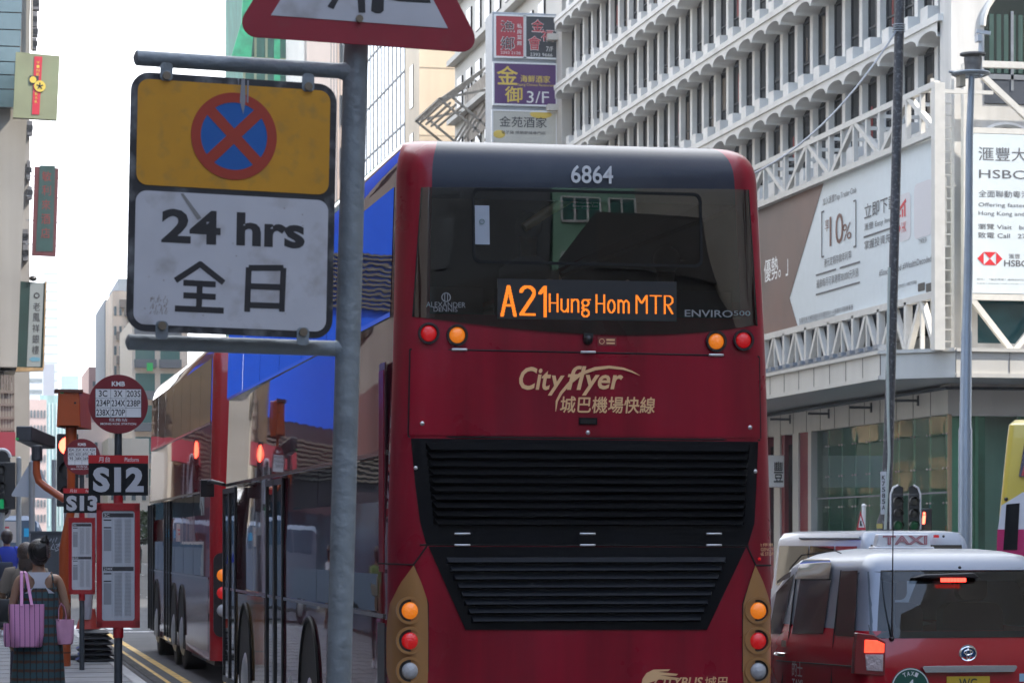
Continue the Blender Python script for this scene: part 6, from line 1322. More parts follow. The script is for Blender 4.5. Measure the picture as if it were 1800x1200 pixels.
# ceramic band round the glass
oth = []
for (x, z) in ins:
    ox = xl1 if x < tcx else mirror_x(xl1); oz = z_b if z < (z_b + z_t) / 2 else z_t; oth.append((x, z, ox, oz))
m = len(ins); V = [(x, TY + ty(x, z) - .002, z) for x, z in ins]; O = []
for k, (x, z) in enumerate(ins):
    cx_, cz_ = tcx, (z_b + z_t) / 2; dx, dz = x - cx_, z - cz_; s = min((mirror_x(xl1) - cx_) / max(abs(dx), 1e-6), ((z_t - z_b) / 2) / max(abs(dz), 1e-6)); X_, Z_ = cx_ + dx * s, cz_ + dz * s; O.append((X_, TY + ty(X_, Z_) - .002, Z_))
fm_.add(V + O, [(k, (k + 1) % m, (k + 1) % m + m, k + m) for k in range(m)]); fm_.build("glass_band", mat("band_black", (.01, .011, .013), .3), rwn)
def tP(px, py): x, z = tpx(px, py); return PL((x, TY + ty(x, z), z), (1, 0, 0), (0, 0, 1))
def lampshape(name, pts, m, off, parent, th=.012, rnd_=.0):
    q = [tpx(*p) for p in pts]
    P = PL((q[0][0], TY + .02, q[0][1]), (1, 0, 0), (0, 0, 1)); b = MB(); pp = [(x - q[0][0], z - q[0][1]) for x, z in q]
    b.poly(P, rpoly(pp, .012, 3) if rnd_ else pp, off - th, off); return b.build(name, m, parent, bevel=.004)
tl_ = lampshape("tail_lamp", [(1501, 1111), (1528, 1114), (1551, 1127), (1554, 1186), (1500, 1183), (1499, 1140)], mat("lamp_housing_red", (.2, .01, .012), .15, coat=1), .03, taxi, .08)
lampshape("brake_lens", [(1514, 1123), (1535, 1124), (1549, 1130), (1550, 1146), (1515, 1146)], mat("brake_lamp_on", (.8, .1, .05), .2, emit=.75, erg=(1, .045, .02), var=.35, vs=22), .036, tl_, .008)
lampshape("clear_lens", [(1517, 1149), (1549, 1149), (1550, 1179), (1521, 1177)], mat("tail_clear", (.5, .4, .4), .15, coat=1, bump=.8, bs=40), .036, tl_, .008)
xm = [mirror_x(tpx(*p)[0]) for p in ((1501, 1111), (1551, 1186))]; zz = tpx(1501, 1111)[1], tpx(1551, 1186)[1]
bq = MB(); bq.box(min(xm), max(xm), TY + .0, TY + .15, zz[1], zz[0]); bq.build("tail_lamp", mat("brake_lamp_on"), taxi, bevel=.02)
sp_ = MB(); (xa, za), (xb_, zb_) = tpx(1600, 1022), tpx(1716, 1006); sp_.rings([[Vector((x, TY + .165, z)) for x, z in ((xa, za + .03), (xb_, za + .03), (xb_ - .05, zb_), (xa + .1, zb_ - .01))], [Vector((x, TY + .27, z)) for x, z in ((xa, za + .03), (xb_, za + .03), (xb_ - .05, zb_), (xa + .1, zb_ - .01))]]); spo = sp_.build("rear_spoiler", M_black, taxi, bevel=.008)
b = MB(); (xa, za), (xb_, zb_) = tpx(1648, 1022), tpx(1692, 1015)
for k in range(8): b.box(xa + (xb_ - xa) * k / 8, xa + (xb_ - xa) * (k + .8) / 8, TY + .153, TY + .165, za, zb_)
b.build("brake_strip", mat("brake_strip_on", (.9, .08, .06), .3, emit=1.3, erg=(1, .05, .03)), spo)
b = MB(); P = tP(1687, 997); b.dome(P, 0, 0, .013, .01, 0, 10); b.build("washer_jet", M_black, taxi)
b = MB(); P = tP(1701, 1148); b.disc(P, 0, 0, .068, 0, .006, 28, 0, ra=.07); b.disc(P, 0, 0, .06, .006, .007, 28, 1); 
def ering(b, P, cx, cy, rx, ry, w, c): b.tube([P.at(cx + rx * math.cos(k * math.pi / 14), cy + ry * math.sin(k * math.pi / 14), c) for k in range(29)], w, 6)
ering(b, P, 0, 0, .062, .05, .006, .012); ering(b, P, 0, .01, .033, .017, .005, .014); ering(b, P, 0, -.004, .015, .04, .005, .014); b.build("round_emblem", [M_chrome, mat("emblem_blue", (.02, .08, .2), .2)], taxi)
b = MB(); (xa, za), (xb_, zb_) = tpx(1617, 1181), tpx(1786, 1168); P = tP(1701, 1174); b.poly(PL((0, P.o.y, 0), (1, 0, 0), (0, 0, 1)), rpoly([(xa + .03, za), (xb_ - .03, za), (xb_, zb_), (xa, zb_)], .012, 4), .0, .045); b.build("chrome_bar", M_chrome, taxi, bevel=.008)
b = MB(); (xa, zt_), (xb_, _) = tpx(1663, 1188), tpx(1739, 1188); P = tP(1701, 1195); P.o = Vector((xa, P.o.y, zt_ - .1)); b.pbox(P, 0, xb_ - xa, -.06, .1, .002, .012); pl_ = b.build("number_plate", mat("plate_yellow"), taxi, bevel=.004); b = MB(); w_ = xb_ - xa; b.text(P, "WG", w_ * .28, .015, w_ * .7, .085, c=.014, bold=.015); b.build("plate_lettering", M_sk, pl_)
b = MB(); P = tP(1600, 1208); b.disc(P, 0, 0, .15, .0, .006, 36); b.ring(P, 0, 0, .137, .145, .006, .008, 36, 1); stc = b.build("round_sticker", [mat("sticker_dark_green", (.01, .09, .06), .4), M_white], taxi); b = MB()
for i, ch in enumerate("TAXI"): a = R(116 - i * 17); b.text(PL(P.at(.105 * math.cos(a), .105 * math.sin(a)), P.u * math.sin(a) - P.v * math.cos(a), P.u * math.cos(a) + P.v * math.sin(a)), ch, -.012, -.014, .012, .018, c=.009, bold=.02)
b.text(P, "4", -.028, -.02, .028, .062, c=.009, bold=.02); b.text(P, "SEATS", -.07, -.09, .07, -.05, c=.009, bold=.01); b.build("sticker_lettering", M_white, stc)
b = MB(); P = tP(1796, 1190); b.pbox(P, -.02, .06, -.03, .03, .002, .005); b.build("small_sticker", mat("sticker_sky", (.3, .5, .65), .4), taxi)
# roof sign
b = MB(); p0, p1, p2, p3 = (onY(px, py, TY + 1.3) for px, py in ((1540, 961), (1637, 961), (1633, 938), (1545, 938)))
b.rings([[p0, p1, p2, p3], [v + Vector((0, .1, -.0)) for v in (p0, p1, p2, p3)]]); b.box(p0.x - .02, p1.x + .02, TY + 1.28, TY + 1.44, p0.z - .03, p0.z + .004); rsn = b.build("roof_sign", mat("roof_sign_white", (.72, .72, .72), .35), taxi, bevel=.01)
b = MB(); P = faceY(p0.x, TY + 1.3, p0.z); w_ = p1.x - p0.x
P.v = (p3 - p0 - Vector((p3.x - p0.x, 0, 0))).normalized(); h = p3.z - p0.z
b.text(P, "TAXI", w_ * .12, h * .2, w_ * .92, h * .88, c=.006, bold=.03); ln = b.build("sign_lettering", mat("taxi_pink", (.45, .12, .14), .5), rsn)
b = MB(); b.text(P, "TAXI", w_ * .135, h * .26, w_ * .905, h * .82, c=.008, bold=-.012); b.build("sign_lettering", mat("taxi_pale_pink", (.5, .32, .33), .5), rsn)
# aerial
b = MB(); x, z = tpx(1567, 1120); b.tube([(x, TY + .06, z), (x, TY + .06, z + .12), (x, TY + .03, z + .98)], [.012, .006, .0032], 6); b.dome(tP(1567, 1122), 0, 0, .02, .03, 0, 10); b.build("aerial", M_black, taxi)
# left flank
def tX(z): return X0_ + prof(z, 1)
def side_poly(pts, name, m, off=.006, parent=taxi):
    q = []
    for px, py in pts:
        X = X0_ + .06
        for _ in range(4): p = onX(px, py, X); X = X0_ + prof(p.z, 1)
        q.append((X - off, p.y, p.z))
    b = MB(); n_ = len(q); tri = tessellate_polygon([[Vector((y, z, 0)) for x, y, z in q]]); b.add(q, [tuple(t) for t in tri]); return b.build(name, m, parent)
side_poly([(1479, 1003), (1509, 1002), (1503, 1118), (1469, 1116)], "quarter_window", M_priv)
side_poly([(1408, 1017), (1462, 1017), (1448, 1113), (1393, 1113)], "side_window", M_priv); side_poly([(1385, 1019), (1398, 1007), (1374, 1113), (1352, 1113), (1366, 1040)], "side_window", M_priv)
vs_ = side_poly([(1403, 1017), (1412, 990), (1420, 982), (1464, 981), (1468, 990), (1464, 1017)], "rain_visor", mat("visor_brown", (.035, .03, .022), .12, coat=1), .03); side_poly([(1372, 1020), (1388, 1008), (1397, 1003), (1395, 1014), (1372, 1025)], "rain_visor", mat("visor_brown"), .03)
b = MB()
def sline(pts, w=.008):
    q = []
    for px, py in pts:
        X = X0_
        for _ in range(4): p = onX(px, py, X); X = X0_ + prof(max(.3, p.z), 1)
        q.append((X - .002, p.y, p.z))
    b.tube(q, w, 5)
sline([(1479, 1002), (1466, 1120), (1462, 1200)]); sline([(1401, 1005), (1388, 1113), (1375, 1200)]); sline([(1365, 1160), (1498, 1170)], .005); sline([(1388, 1000), (1410, 975), (1470, 968), (1479, 972)], .006)
b.build("door_seams", M_seam, taxi)
b = MB(); q = onX(1376, 1149, X0_); b.tube([(X0_ - .01, q.y - .12, q.z), (X0_ - .035, q.y - .06, q.z), (X0_ - .035, q.y + .08, q.z), (X0_ - .01, q.y + .14, q.z)], .016, 8); b.build("door_handle", M_chrome, taxi)
b = MB(); P = PL((X0_ - .004, onX(1403, 1180, X0_).y, onX(1403, 1186, X0_).z), (0, -1, 0), (0, 0, 1)); b.text(P, "的士", -.14, -.01, .14, .11, c=.004, bold=.01); b.text(P, "TAXI", -.14, -.11, .14, -.03, c=.004, bold=.01); b.build("door_lettering", mat("door_white", (.55, .5, .5), .5), taxi)
b = MB(); P = PL((X0_ - .004, onX(1379, 1130, X0_).y, onX(1379, 1130, X0_).z), (0, -1, 0), (0, 0, 1)); b.pbox(P, -.06, .06, -.025, .025, 0, .004); b.build("permit_sticker", mat("permit_tan", (.4, .32, .25), .5), taxi)
for yy in (TY + .85, TY + 3.5):
    for X_ in (X0_ + .01, X1_ + .19): wheel(taxi, X_, yy, .2, .31)
# cabin
b = MB()
for xx in (tcx - .5, tcx + .16):
    b.poly(faceY(xx, TY + 1.0, .9), rrect(0, 0, .5, .42, .1), -.14, 0); b.poly(faceY(xx + .13, TY + 1.0, 1.34), rrect(0, 0, .24, .2, .06), -.1, 0)
b.build("seat_backs", mat("seat_navy", (.02, .03, .05), .7), taxi, bevel=.02)
b = MB(); b.box(tcx - .7, tcx + .7, TY + .25, TY + 3.2, .7, .74); b.build("cabin_floor", M_inner, taxi)
# ---- white van behind the taxi
VY = 38.0; vcx = onY(1617, 940, VY).x; X0_, X1_ = vcx - .87, vcx + .87
van = thing("minivan", "silver white van just ahead of the taxi, showing its roof and dark windows", "van", (vcx, VY + 2.3, 0)); vz = onY(1617, 932, VY).z
LVV = [(.3, .04, .05, 4.6), (.4, 0, 0, 4.68), (1.0, 0, 0, 4.6), (1.1, .02, .03, 4.6), (vz - .22, .08, .16, 4.5), (vz - .12, .1, .2, 4.5), (vz - .03, .15, .28, 4.4), (vz, .3, .5, 4.2)]
b = MB(); b.rings([plan(X0_ + i, X1_ - i, VY + a, VY + c, z, .12, .2) for z, i, a, c in LVV]); b.build("body", mat("van_white", (.42, .45, .5), .25, coat=.4), van)
b = MB(); zt_, zb_ = vz - .2, 1.05
b.add([(X0_ + .14, VY + .03, zb_), (X1_ - .14, VY + .03, zb_), (X1_ - .2, VY + .15, zt_), (X0_ + .2, VY + .15, zt_)], [(0, 1, 2, 3)]); b.build("rear_window", M_priv, van)
for a, c in ((.35, 1.35), (1.42, 2.6), (2.66, 4.2)):
    b = MB(); b.add([(X0_ - .0, VY + a, 1.12), (X0_ - .0, VY + c, 1.12), (X0_ + .065, VY + c, zt_ - .02), (X0_ + .065, VY + a, zt_ - .02)], [(0, 1, 2, 3)]); b.build("side_window", M_priv, van)
P = faceY(onY(1644, 942, VY + .18).x, VY + .15, onY(1644, 942, VY + .18).z); b = MB(); b.pbox(P, -.04, .03, -.02, .02, 0, .04); b.build("brake_lamp", M_lr, van); b = MB(); b.dome(P, .1, 0, .02, .03, .03, 8); b.build("rear_camera", M_black, van)
b = MB(); b.tube([(X0_ + .09, VY + .3, vz - .1), (X0_ + .09, VY + 3.2, vz - .1)], .02, 6); b.build("roof_gutter", M_galv, van)
for yy in (.9, 3.7):
    for X_ in (X0_ + .01, X1_ + .19): wheel(van, X_, VY + yy, .2, .33)
for sx in (X0_ + .02, X1_ - .14): MB().box(sx, sx + .12, VY - .02, VY + .1, .8, 1.3).build("tail_lamp", M_lr, van, bevel=.02)
# ---- coach at the right edge
GY = 39.5; gx = onY(1752, 900, GY).x; X0_, X1_ = gx, gx + 2.5; gz = onY(1790, 736, GY).z
co = thing("coach", "yellow, white and magenta coach cut off by the right edge", "coach", (gx + 1.25, GY + 5, 0)); wg = onY(1770, 736, GY).x - gx
LVC = [(.35, .02, .02, 10), (.5, 0, 0, 10.1), (1.4, 0, 0, 10.1), (2.2, .03, .06, 10), (gz - .3, wg * .8, .2, 9.8), (gz - .08, wg * .95, .27, 9.7), (gz, wg * 1.4, .45, 9.4)]
rs = [plan(X0_ + i, X1_ - i, GY + a, GY + c, z, .1, .2) for z, i, a, c in LVC]; b = MB(); b.rings(rs); b.build("body", mat("coach_yellow", (.6, .47, .07), .3, coat=.5), co)
def gp_(px, py):
    p = onY(px, py, GY); z = p.z
    for a, c in zip(LVC, LVC[1:]):
        if a[0] <= z <= c[0]: t = (z - a[0]) / (c[0] - a[0]); y = GY + a[2] + (c[2] - a[2]) * t; p = onY(px, py, y); return Vector((p.x, y, p.z))
    return p
def gsheet(pts, name, m, off, parent=co):
    b = MB(); q = [gp_(*p) - Vector((0, off, 0)) for p in pts]; tri = tessellate_polygon([[Vector((v.x, v.z, 0)) for v in q]]); b.add(q, [tuple(t) for t in tri]); return b.build(name, m, parent)
M_cw = mat("coach_white", (.62, .63, .66), .3, coat=.5); M_cm = mat("coach_magenta", (.5, .012, .12), .3, coat=.5)
gsheet([(1756, 888), (1768, 880), (1790, 865), (1990, 850), (1990, 930), (1752, 930)], "white_panel", M_cw, .022); gsheet([(1751, 930), (1990, 930), (1990, 1010), (1751, 1010)], "magenta_panel", M_cm, .028)
gsheet([(1752, 1010), (1990, 1010), (1990, 1130), (1753, 1130)], "magenta_panel", M_cm, .026)
gsheet([(1789, 752), (1990, 744), (1990, 836), (1782, 838)], "rear_window", mat("coach_glass", (.015, .03, .09), .05, spec=.8, coat=.8, var=.8, vs=1.5), .05)
gsheet([(1786, 836), (1790, 818), (1796, 822), (1798, 812), (1804, 826), (1806, 837)], "window_picture", mat("picture_red", (.45, .03, .04), .4), .056)
gsheet([(1764, 886), (1786, 884), (1785, 966), (1762, 966)], "black_panel", M_grille, .034)
b = MB(); p = gp_(1763, 877); b.ell(p, (.03, .03, .03), 8, 5); b.build("marker_lamp", M_black, co)
for X_ in (X0_ + .02, X1_ + .26): wheel(co, X_, GY + 2.6, .28, .48); wheel(co, X_, GY + 8, .28, .48)
cr_ = Vector((gx, GY, 0)); co.location = cr_ + Matrix.Rotation(R(-25), 3, 'Z') @ (co.location - cr_); co.rotation_euler = (0, 0, R(-25))
# ---- van crossing at the junction
CY = 63.5; x1c = onY(109, 940, CY).x; zt_ = onY(60, 906, CY).z
cv = thing("minibus", "white and blue-grey minibus crossing the junction behind the pedestrians", "minibus", (x1c - 3, CY + 1, 0))
b = MB(); prof_ = [(0, .35), (0, 1.0), (.15, 1.3), (.5, zt_ - .15), (.75, zt_), (6.6, zt_), (6.75, zt_ - .1), (6.8, .35)]
b.rings([[Vector((x1c - a, CY + dy, z - (0 if z < zt_ - .2 else dz))) for a, z in prof_] for dy, dz in ((.0, .12), (.1, 0), (1.9, 0), (2.0, .12))]); b.build("body", mat("van_pale", (.2, .24, .3), .25, coat=.6), cv)
zb_w, zt_w = onY(60, 958, CY).z, onY(60, 914, CY).z
for a, c in ((.55, 1.5), (1.58, 3.0), (3.08, 4.6), (4.7, 6.4)):
    b = MB(); b.poly(faceY(x1c, CY - .002, 0), rrect(-c, zb_w, -a, zt_w, .08), 0, .008); b.build("side_window", mat("blue_grey_glass", (.09, .14, .2), .1, spec=.7), cv)
b = MB(); P = faceY(0, CY - .012, 0); 
xa, xb_ = onY(-8, 930, CY).x, onY(30, 930, CY).x; b.pbox(P, xa, xb_, onY(0, 953, CY).z, onY(0, 916, CY).z, 0, .004); ad_ = b.build("side_poster", mat("poster_pale", (.5, .45, .42), .5), cv); b = MB(); b.pbox(P, xa + .05, onY(16, 930, CY).x, onY(0, 928, CY).z, onY(0, 925, CY).z, .005, .008); b.pbox(P, xa + .05, onY(12, 930, CY).x, onY(0, 936, CY).z, onY(0, 932, CY).z, .005, .008); b.build("poster_print", M_sr, ad_)
b = MB(); b.pbox(P, onY(42, 930, CY).x, onY(57, 930, CY).x, onY(50, 943, CY).z, onY(50, 928, CY).z, 0, .01); b.build("cyan_sticker", mat("sticker_cyan", (.02, .4, .7), .4), cv)
for a in (1.2, 5.4): wheel_P = PL((x1c - a, CY - .01, .36), (1, 0, 0), (0, 0, 1)); b = MB(); b.disc(wheel_P, 0, 0, .36, -.25, 0, 22); w_ = b.build("wheel", M_tyre, cv); MB().dome(wheel_P, 0, 0, .2, .03, .001, 14).build("hub", M_silver, w_)
# ------------------------------------------------------------------ people
M_skin = mat("skin", (.33, .19, .12), .55, var=.06, vs=6); M_hair = mat("hair_black", (.008, .007, .007), .35, bump=.6, bs=90, stretch=(1, 1, .15))
def body(t, joints, edges, name="body", m=None):
    """one continuous skin grown over a skeleton of joints {name:(x,y,z,r)}; the first edge starts at the pelvis"""
    names = list(joints); me = bpy.data.meshes.new(name); me.from_pydata([joints[k][:3] for k in names], [(names.index(a), names.index(b)) for a, b in edges], [])
    o = bpy.data.objects.new("tmp", me); C.objects.link(o); 
    md = o.modifiers.new("skin", 'SKIN'); md.use_smooth_shade = True
    for i, k in enumerate(names):
        r = joints[k][3]; rx, ry = (r if isinstance(r, tuple) else (r, r)); me.skin_vertices[0].data[i].radius = (rx, ry); me.skin_vertices[0].data[i].use_root = (i == 0)
    s = o.modifiers.new("sub", 'SUBSURF'); s.levels = 2; s.render_levels = 2
    dg = bpy.context.evaluated_depsgraph_get(); m2 = bpy.data.meshes.new_from_object(o.evaluated_get(dg)); bpy.data.objects.remove(o)
    m2.name = name; m2.materials.clear(); m2.materials.append(m or M_skin); m2.shade_smooth(); o = bpy.data.objects.new(name, m2); C.objects.link(o); o.parent = t; ROOT[o.name] = ROOT[t.name]; return o
def ringsL(b, rs_, n=20, wob=0., seed=1):
    """lofts ellipses (cx,cy,z,rx,ry) into a garment"""
    rn = random.Random(seed); ph = [rn.random() * 6 for _ in range(4)]
    b.rings([[Vector((cx + rx * math.cos(2 * math.pi * k / n) * (1 + wob * math.sin(k * 3 * 2 * math.pi / n + ph[0] + z * 3) * max(0, 1 - z)), cy + ry * math.sin(2 * math.pi * k / n) * (1 + wob * math.sin(k * 4 * 2 * math.pi / n + ph[1]) * max(0, 1 - z)), z)) for k in range(n)] for cx, cy, z, rx, ry in rs_], True)
def figure(name_label, loc, rz, H, shirt, trousers, hair_r=.1, arms=None, stride=.12, m_skin=None, sleeves=True, grp=None, hair_m=None, legs=True, long_hair=False):
    t = thing("person", name_label, "person", loc, rz, grp); k = H / 1.7; A = arms or {}
    J = {'pelvis': (0, 0, .93, (.13, .1)), 'waist': (0, .0, 1.08, (.125, .09)), 'chest': (0, .0, 1.26, (.15, .1)), 'neck0': (0, -.01, 1.42, (.075, .06)), 'neck': (0, .01, 1.48, .052), 'jaw': (0, .035, 1.545, (.062, .07)), 'head': (0, .02, 1.6, (.078, .095)), 'crown': (0, .01, 1.67, (.055, .07))}
    E = [('pelvis', 'waist'), ('waist', 'chest'), ('chest', 'neck0'), ('neck0', 'neck'), ('neck', 'jaw'), ('jaw', 'head'), ('head', 'crown')]
    for s, sn in ((-1, 'l'), (1, 'r')):
        sh = (s * .17, -.0, 1.39, .05); el = A.get(sn + 'e', (s * .225, -.02, 1.12)); wr = A.get(sn + 'w', (s * .23, .08, .9)); d = (Vector(wr) - Vector(el)).normalized(); hn = Vector(wr) + d * .07
        J[sn + 's'] = sh; J[sn + 'e'] = (*el, .036); J[sn + 'w'] = (*wr, .026); J[sn + 'h'] = (*hn, (.036, .02))
        E += [('chest', sn + 's'), (sn + 's', sn + 'e'), (sn + 'e', sn + 'w'), (sn + 'w', sn + 'h')]
        side = d.cross(Vector((0, 0, 1)) if abs(d.z) < .9 else Vector((0, 1, 0))).normalized()
        for f in range(4):
            f0 = hn + d * .03 + side * (.018 * (f - 1.5)); f1 = f0 + d * (.03 + .006 * (f in (1, 2))) + Vector((-s * .006, .01, 0)); f2 = f1 + d * .022 + Vector((-s * .012, .012, 0))
            for i, v in enumerate((f0, f1, f2)): J[f'{sn}f{f}{i}'] = (*v, .0088 - .001 * i)
            E += [(sn + 'h', f'{sn}f{f}0'), (f'{sn}f{f}0', f'{sn}f{f}1'), (f'{sn}f{f}1', f'{sn}f{f}2')]
        t0 = hn - d * .02 + side * .034; t1 = t0 + d * .035 + side * .012; J[sn + 't0'] = (*t0, .01); J[sn + 't1'] = (*t1, .009); E += [(sn + 'h', sn + 't0'), (sn + 't0', sn + 't1')]
        if legs:
            y = s * stride; J[sn + 'hip'] = (s * .085, 0, .86, .085); J[sn + 'k'] = (s * .09, y * .8 + .03, .5, .058); J[sn + 'a'] = (s * .09, y * 1.4 - .02, .09, .038); J[sn + 'toe'] = (s * .1, y * 1.4 + .12, .03, (.04, .026))
            E += [('pelvis', sn + 'hip'), (sn + 'hip', sn + 'k'), (sn + 'k', sn + 'a'), (sn + 'a', sn + 'toe')]
    J = {n_: (v[0] * k, v[1] * k, v[2] * k, tuple(q * k for q in v[3]) if isinstance(v[3], tuple) else v[3] * k) for n_, v in J.items()}
    bo = body(t, J, E, m=m_skin)
    # face and ears on the far side of the head
    b = MB(); b.ell((0, .115 * k, 1.575 * k), (.014 * k, .022 * k, .022 * k), 8, 6)
    for s in (-1, 1): b.ell((s * .088 * k, .02 * k, 1.585 * k), (.012 * k, .022 * k, .032 * k), 8, 6)
    b.build("nose_and_ears", m_skin or M_skin, t, local=True)
    for s in (-1, 1): MB().ell((s * .032 * k, .108 * k, 1.605 * k), (.014 * k, .008 * k, .008 * k), 8, 5).build("eye", M_sk, t, local=True)
    MB().ell((0, .11 * k, 1.535 * k), (.024 * k, .008 * k, .007 * k), 8, 5).build("mouth", mat("lip", (.3, .09, .08), .5), t, local=True)
    b = MB(); rn = random.Random(3)
    b.ell((0, -.008 * k, 1.63 * k), (.098 * k, .115 * k, .1 * k), 18, 10); b.ell((0, -.035 * k, 1.59 * k), (.09 * k, .085 * k, .1 * k), 16, 8)
    if long_hair: b.ell((0, -.05 * k, 1.5 * k), (.085 * k, .06 * k, .16 * k), 14, 8)
    hr_ = b.build("hair", hair_m or M_hair, t, local=True)
    if shirt:
        b = MB(); ringsL(b, [(0, 0, z * k, rx * k, ry * k) for z, rx, ry in ((.86, .175, .13), (.95, .172, .125), (1.08, .165, .12), (1.25, .185, .128), (1.36, .19, .115), (1.42, .14, .09), (1.455, .075, .07))], 20)
        if sleeves:
            for s, sn in ((-1, 'l'), (1, 'r')):
                e = Vector(J[sn + 'e'][:3]); sh = Vector(J[sn + 's'][:3]); b.tube([sh + Vector((-s * .05, 0, .0)), sh, sh.lerp(e, .35), sh.lerp(e, .78)], [.075 * k, .082 * k, .076 * k, .078 * k], 14)
        b.build("shirt", shirt, t, local=True, ang=80)
    if trousers and legs:
        b = MB(); ringsL(b, [(0, 0, .98 * k, .16 * k, .115 * k), (0, 0, .88 * k, .175 * k, .13 * k), (0, 0, .8 * k, .165 * k, .125 * k)], 18)
        for s, sn in ((-1, 'l'), (1, 'r')):
            h, kn, an = (Vector(J[sn + q][:3]) for q in ('hip', 'k', 'a')); b.tube([h, h.lerp(kn, .5), kn, an + Vector((0, 0, .06))], [.1 * k, .092 * k, .078 * k, .075 * k], 14)
        b.build("trousers", trousers, t, local=True, ang=80)
        for s, sn in ((-1, 'l'), (1, 'r')):
            a = Vector(J[sn + 'a'][:3]); b = MB(); b.rings([[Vector((a.x + x * f, a.y + y * f + .045, z)) for x, y in ((-.05, -.12), (.05, -.12), (.055, .05), (.035, .15), (-.035, .15), (-.055, .05))] for z, f in ((.002, 1), (.04, 1.02), (.085, .78), (.12, .6))]); b.build("shoe", mat("shoe_white", (.55, .55, .57), .5), t, local=True, bevel=.01)
    return t, J, k
# woman in the plaid dress
DW = 24.5; q = onD(68, 950, DW); rzW = R(3)
wt_, J, k = figure("person in a teal plaid strap dress over a white top, seen from behind", (q.x, q.y, .13), rzW, 1.66, None, None, arms={'le': (-.235, .02, 1.1), 'lw': (-.22, .1, .88), 're': (.25, -.02, 1.08), 'rw': (.225, .13, .93)}, stride=.06)
def md_dress():
    m = mat("dress_plaid", (.045, .085, .1), .8); t = m.node_tree; p = t.nodes["Principled BSDF"]; c = t.nodes.new("ShaderNodeTexCoord")
    s = t.nodes.new("ShaderNodeSeparateXYZ"); nz_ = t.nodes.new("ShaderNodeTexNoise"); nz_.inputs["Scale"].default_value = 26; t.links.new(c.outputs["Object"], nz_.inputs["Vector"]); t.links.new(c.outputs["Object"], s.inputs[0])
    def stripe(sock, per, lo, hi, jit):
        a = t.nodes.new("ShaderNodeMath"); a.operation = 'MULTIPLY_ADD'; a.inputs[1].default_value = jit; t.links.new(nz_.outputs["Fac"], a.inputs[0]); t.links.new(sock, a.inputs[2])
        f = t.nodes.new("ShaderNodeMath"); f.operation = 'PINGPONG'; f.inputs[1].default_value = per; t.links.new(a.outputs[0], f.inputs[0])
        r = t.nodes.new("ShaderNodeMapRange"); r.inputs["From Min"].default_value = lo; r.inputs["From Max"].default_value = hi; t.links.new(f.outputs[0], r.inputs["Value"]); return r.outputs[0]
    h = stripe(s.outputs["Z"], .038, .022, .03, .02); v = stripe(s.outputs["X"], .026, .019, .024, .012)
    m1 = t.nodes.new("ShaderNodeMix"); m1.data_type = 'RGBA'; m1.inputs["A"].default_value = (.026, .075, .09, 1); m1.inputs["B"].default_value = (.075, .03, .015, 1); t.links.new(h, m1.inputs["Factor"])
    m2 = t.nodes.new("ShaderNodeMix"); m2.data_type = 'RGBA'; m2.inputs["B"].default_value = (.012, .014, .016, 1); t.links.new(m1.outputs["Result"], m2.inputs["A"]); t.links.new(v, m2.inputs["Factor"]); t.links.new(m2.outputs["Result"], p.inputs["Base Color"]); return m
b = MB(); ringsL(b, [(0, 0, z * k, rx * k, ry * k) for z, rx, ry in ((.1, .27, .21), (.3, .255, .2), (.5, .235, .18), (.75, .215, .165), (.9, .205, .155), (1.05, .17, .125), (1.2, .172, .128), (1.295, .165, .118))], 28, .05, 5); dr_ = b.build("dress", md_dress(), wt_, local=True, ang=80)
b = MB()
for s in (-1, 1): b.tube([(s * .125 * k, -.105 * k, 1.28 * k), (s * .115 * k, -.075 * k, 1.39 * k), (s * .11 * k, .0, 1.435 * k), (s * .11 * k, .09 * k, 1.3 * k)], .007, 6)
b.build("shoulder_straps", md_dress(), wt_, local=True)
b = MB(); V = []
def back(x, z): return (x * k, (-.112 + .02 * max(0, (z - 1.36) / .1) + .16 * x * x * 3) * k, z * k)
L = [(.13, 1.25), (.06, 1.3), (.042, 1.34), (.05, 1.375), (.085, 1.41), (.1, 1.435)]
for w_, z in L: V += [back(-w_, z), back(-w_ * .5, z), back(0, z), back(w_ * .5, z), back(w_, z)]
b.add(V, [(i * 5 + j, i * 5 + j + 1, i * 5 + j + 6, i * 5 + j + 5) for i in range(len(L) - 1) for j in range(4)]); b.build("racerback_top", mat("cotton_white", (.5, .52, .57), .7), wt_, local=True, ang=80)
b = MB(); b.ell((.01 * k, -.1 * k, 1.62 * k), (.075 * k, .05 * k, .085 * k), 14, 8); b.ell((.05 * k, -.07 * k, 1.7 * k), (.04 * k, .035 * k, .045 * k), 10, 6); b.tube([(.03 * k, -.1 * k, 1.7 * k), (.05 * k, -.09 * k, 1.745 * k), (.02 * k, -.06 * k, 1.735 * k)], [.03, .022, .01], 8); b.build("hair_twist", M_hair, wt_, local=True)
b = MB()
for i in range(6): b.tube([(.055 * k, -.15 * k, (1.665 - i * .018) * k), (.085 * k, -.13 * k, (1.662 - i * .018) * k), (.1 * k, -.08 * k, (1.657 - i * .018) * k)], .0045, 5)
b.tube([(.055 * k, -.152 * k, 1.68 * k), (.07 * k, -.15 * k, 1.56 * k)], .006, 6); b.build("claw_clip", mat("clip_shell", (.12, .09, .09), .2, var=.6, vs=40), wt_, local=True)
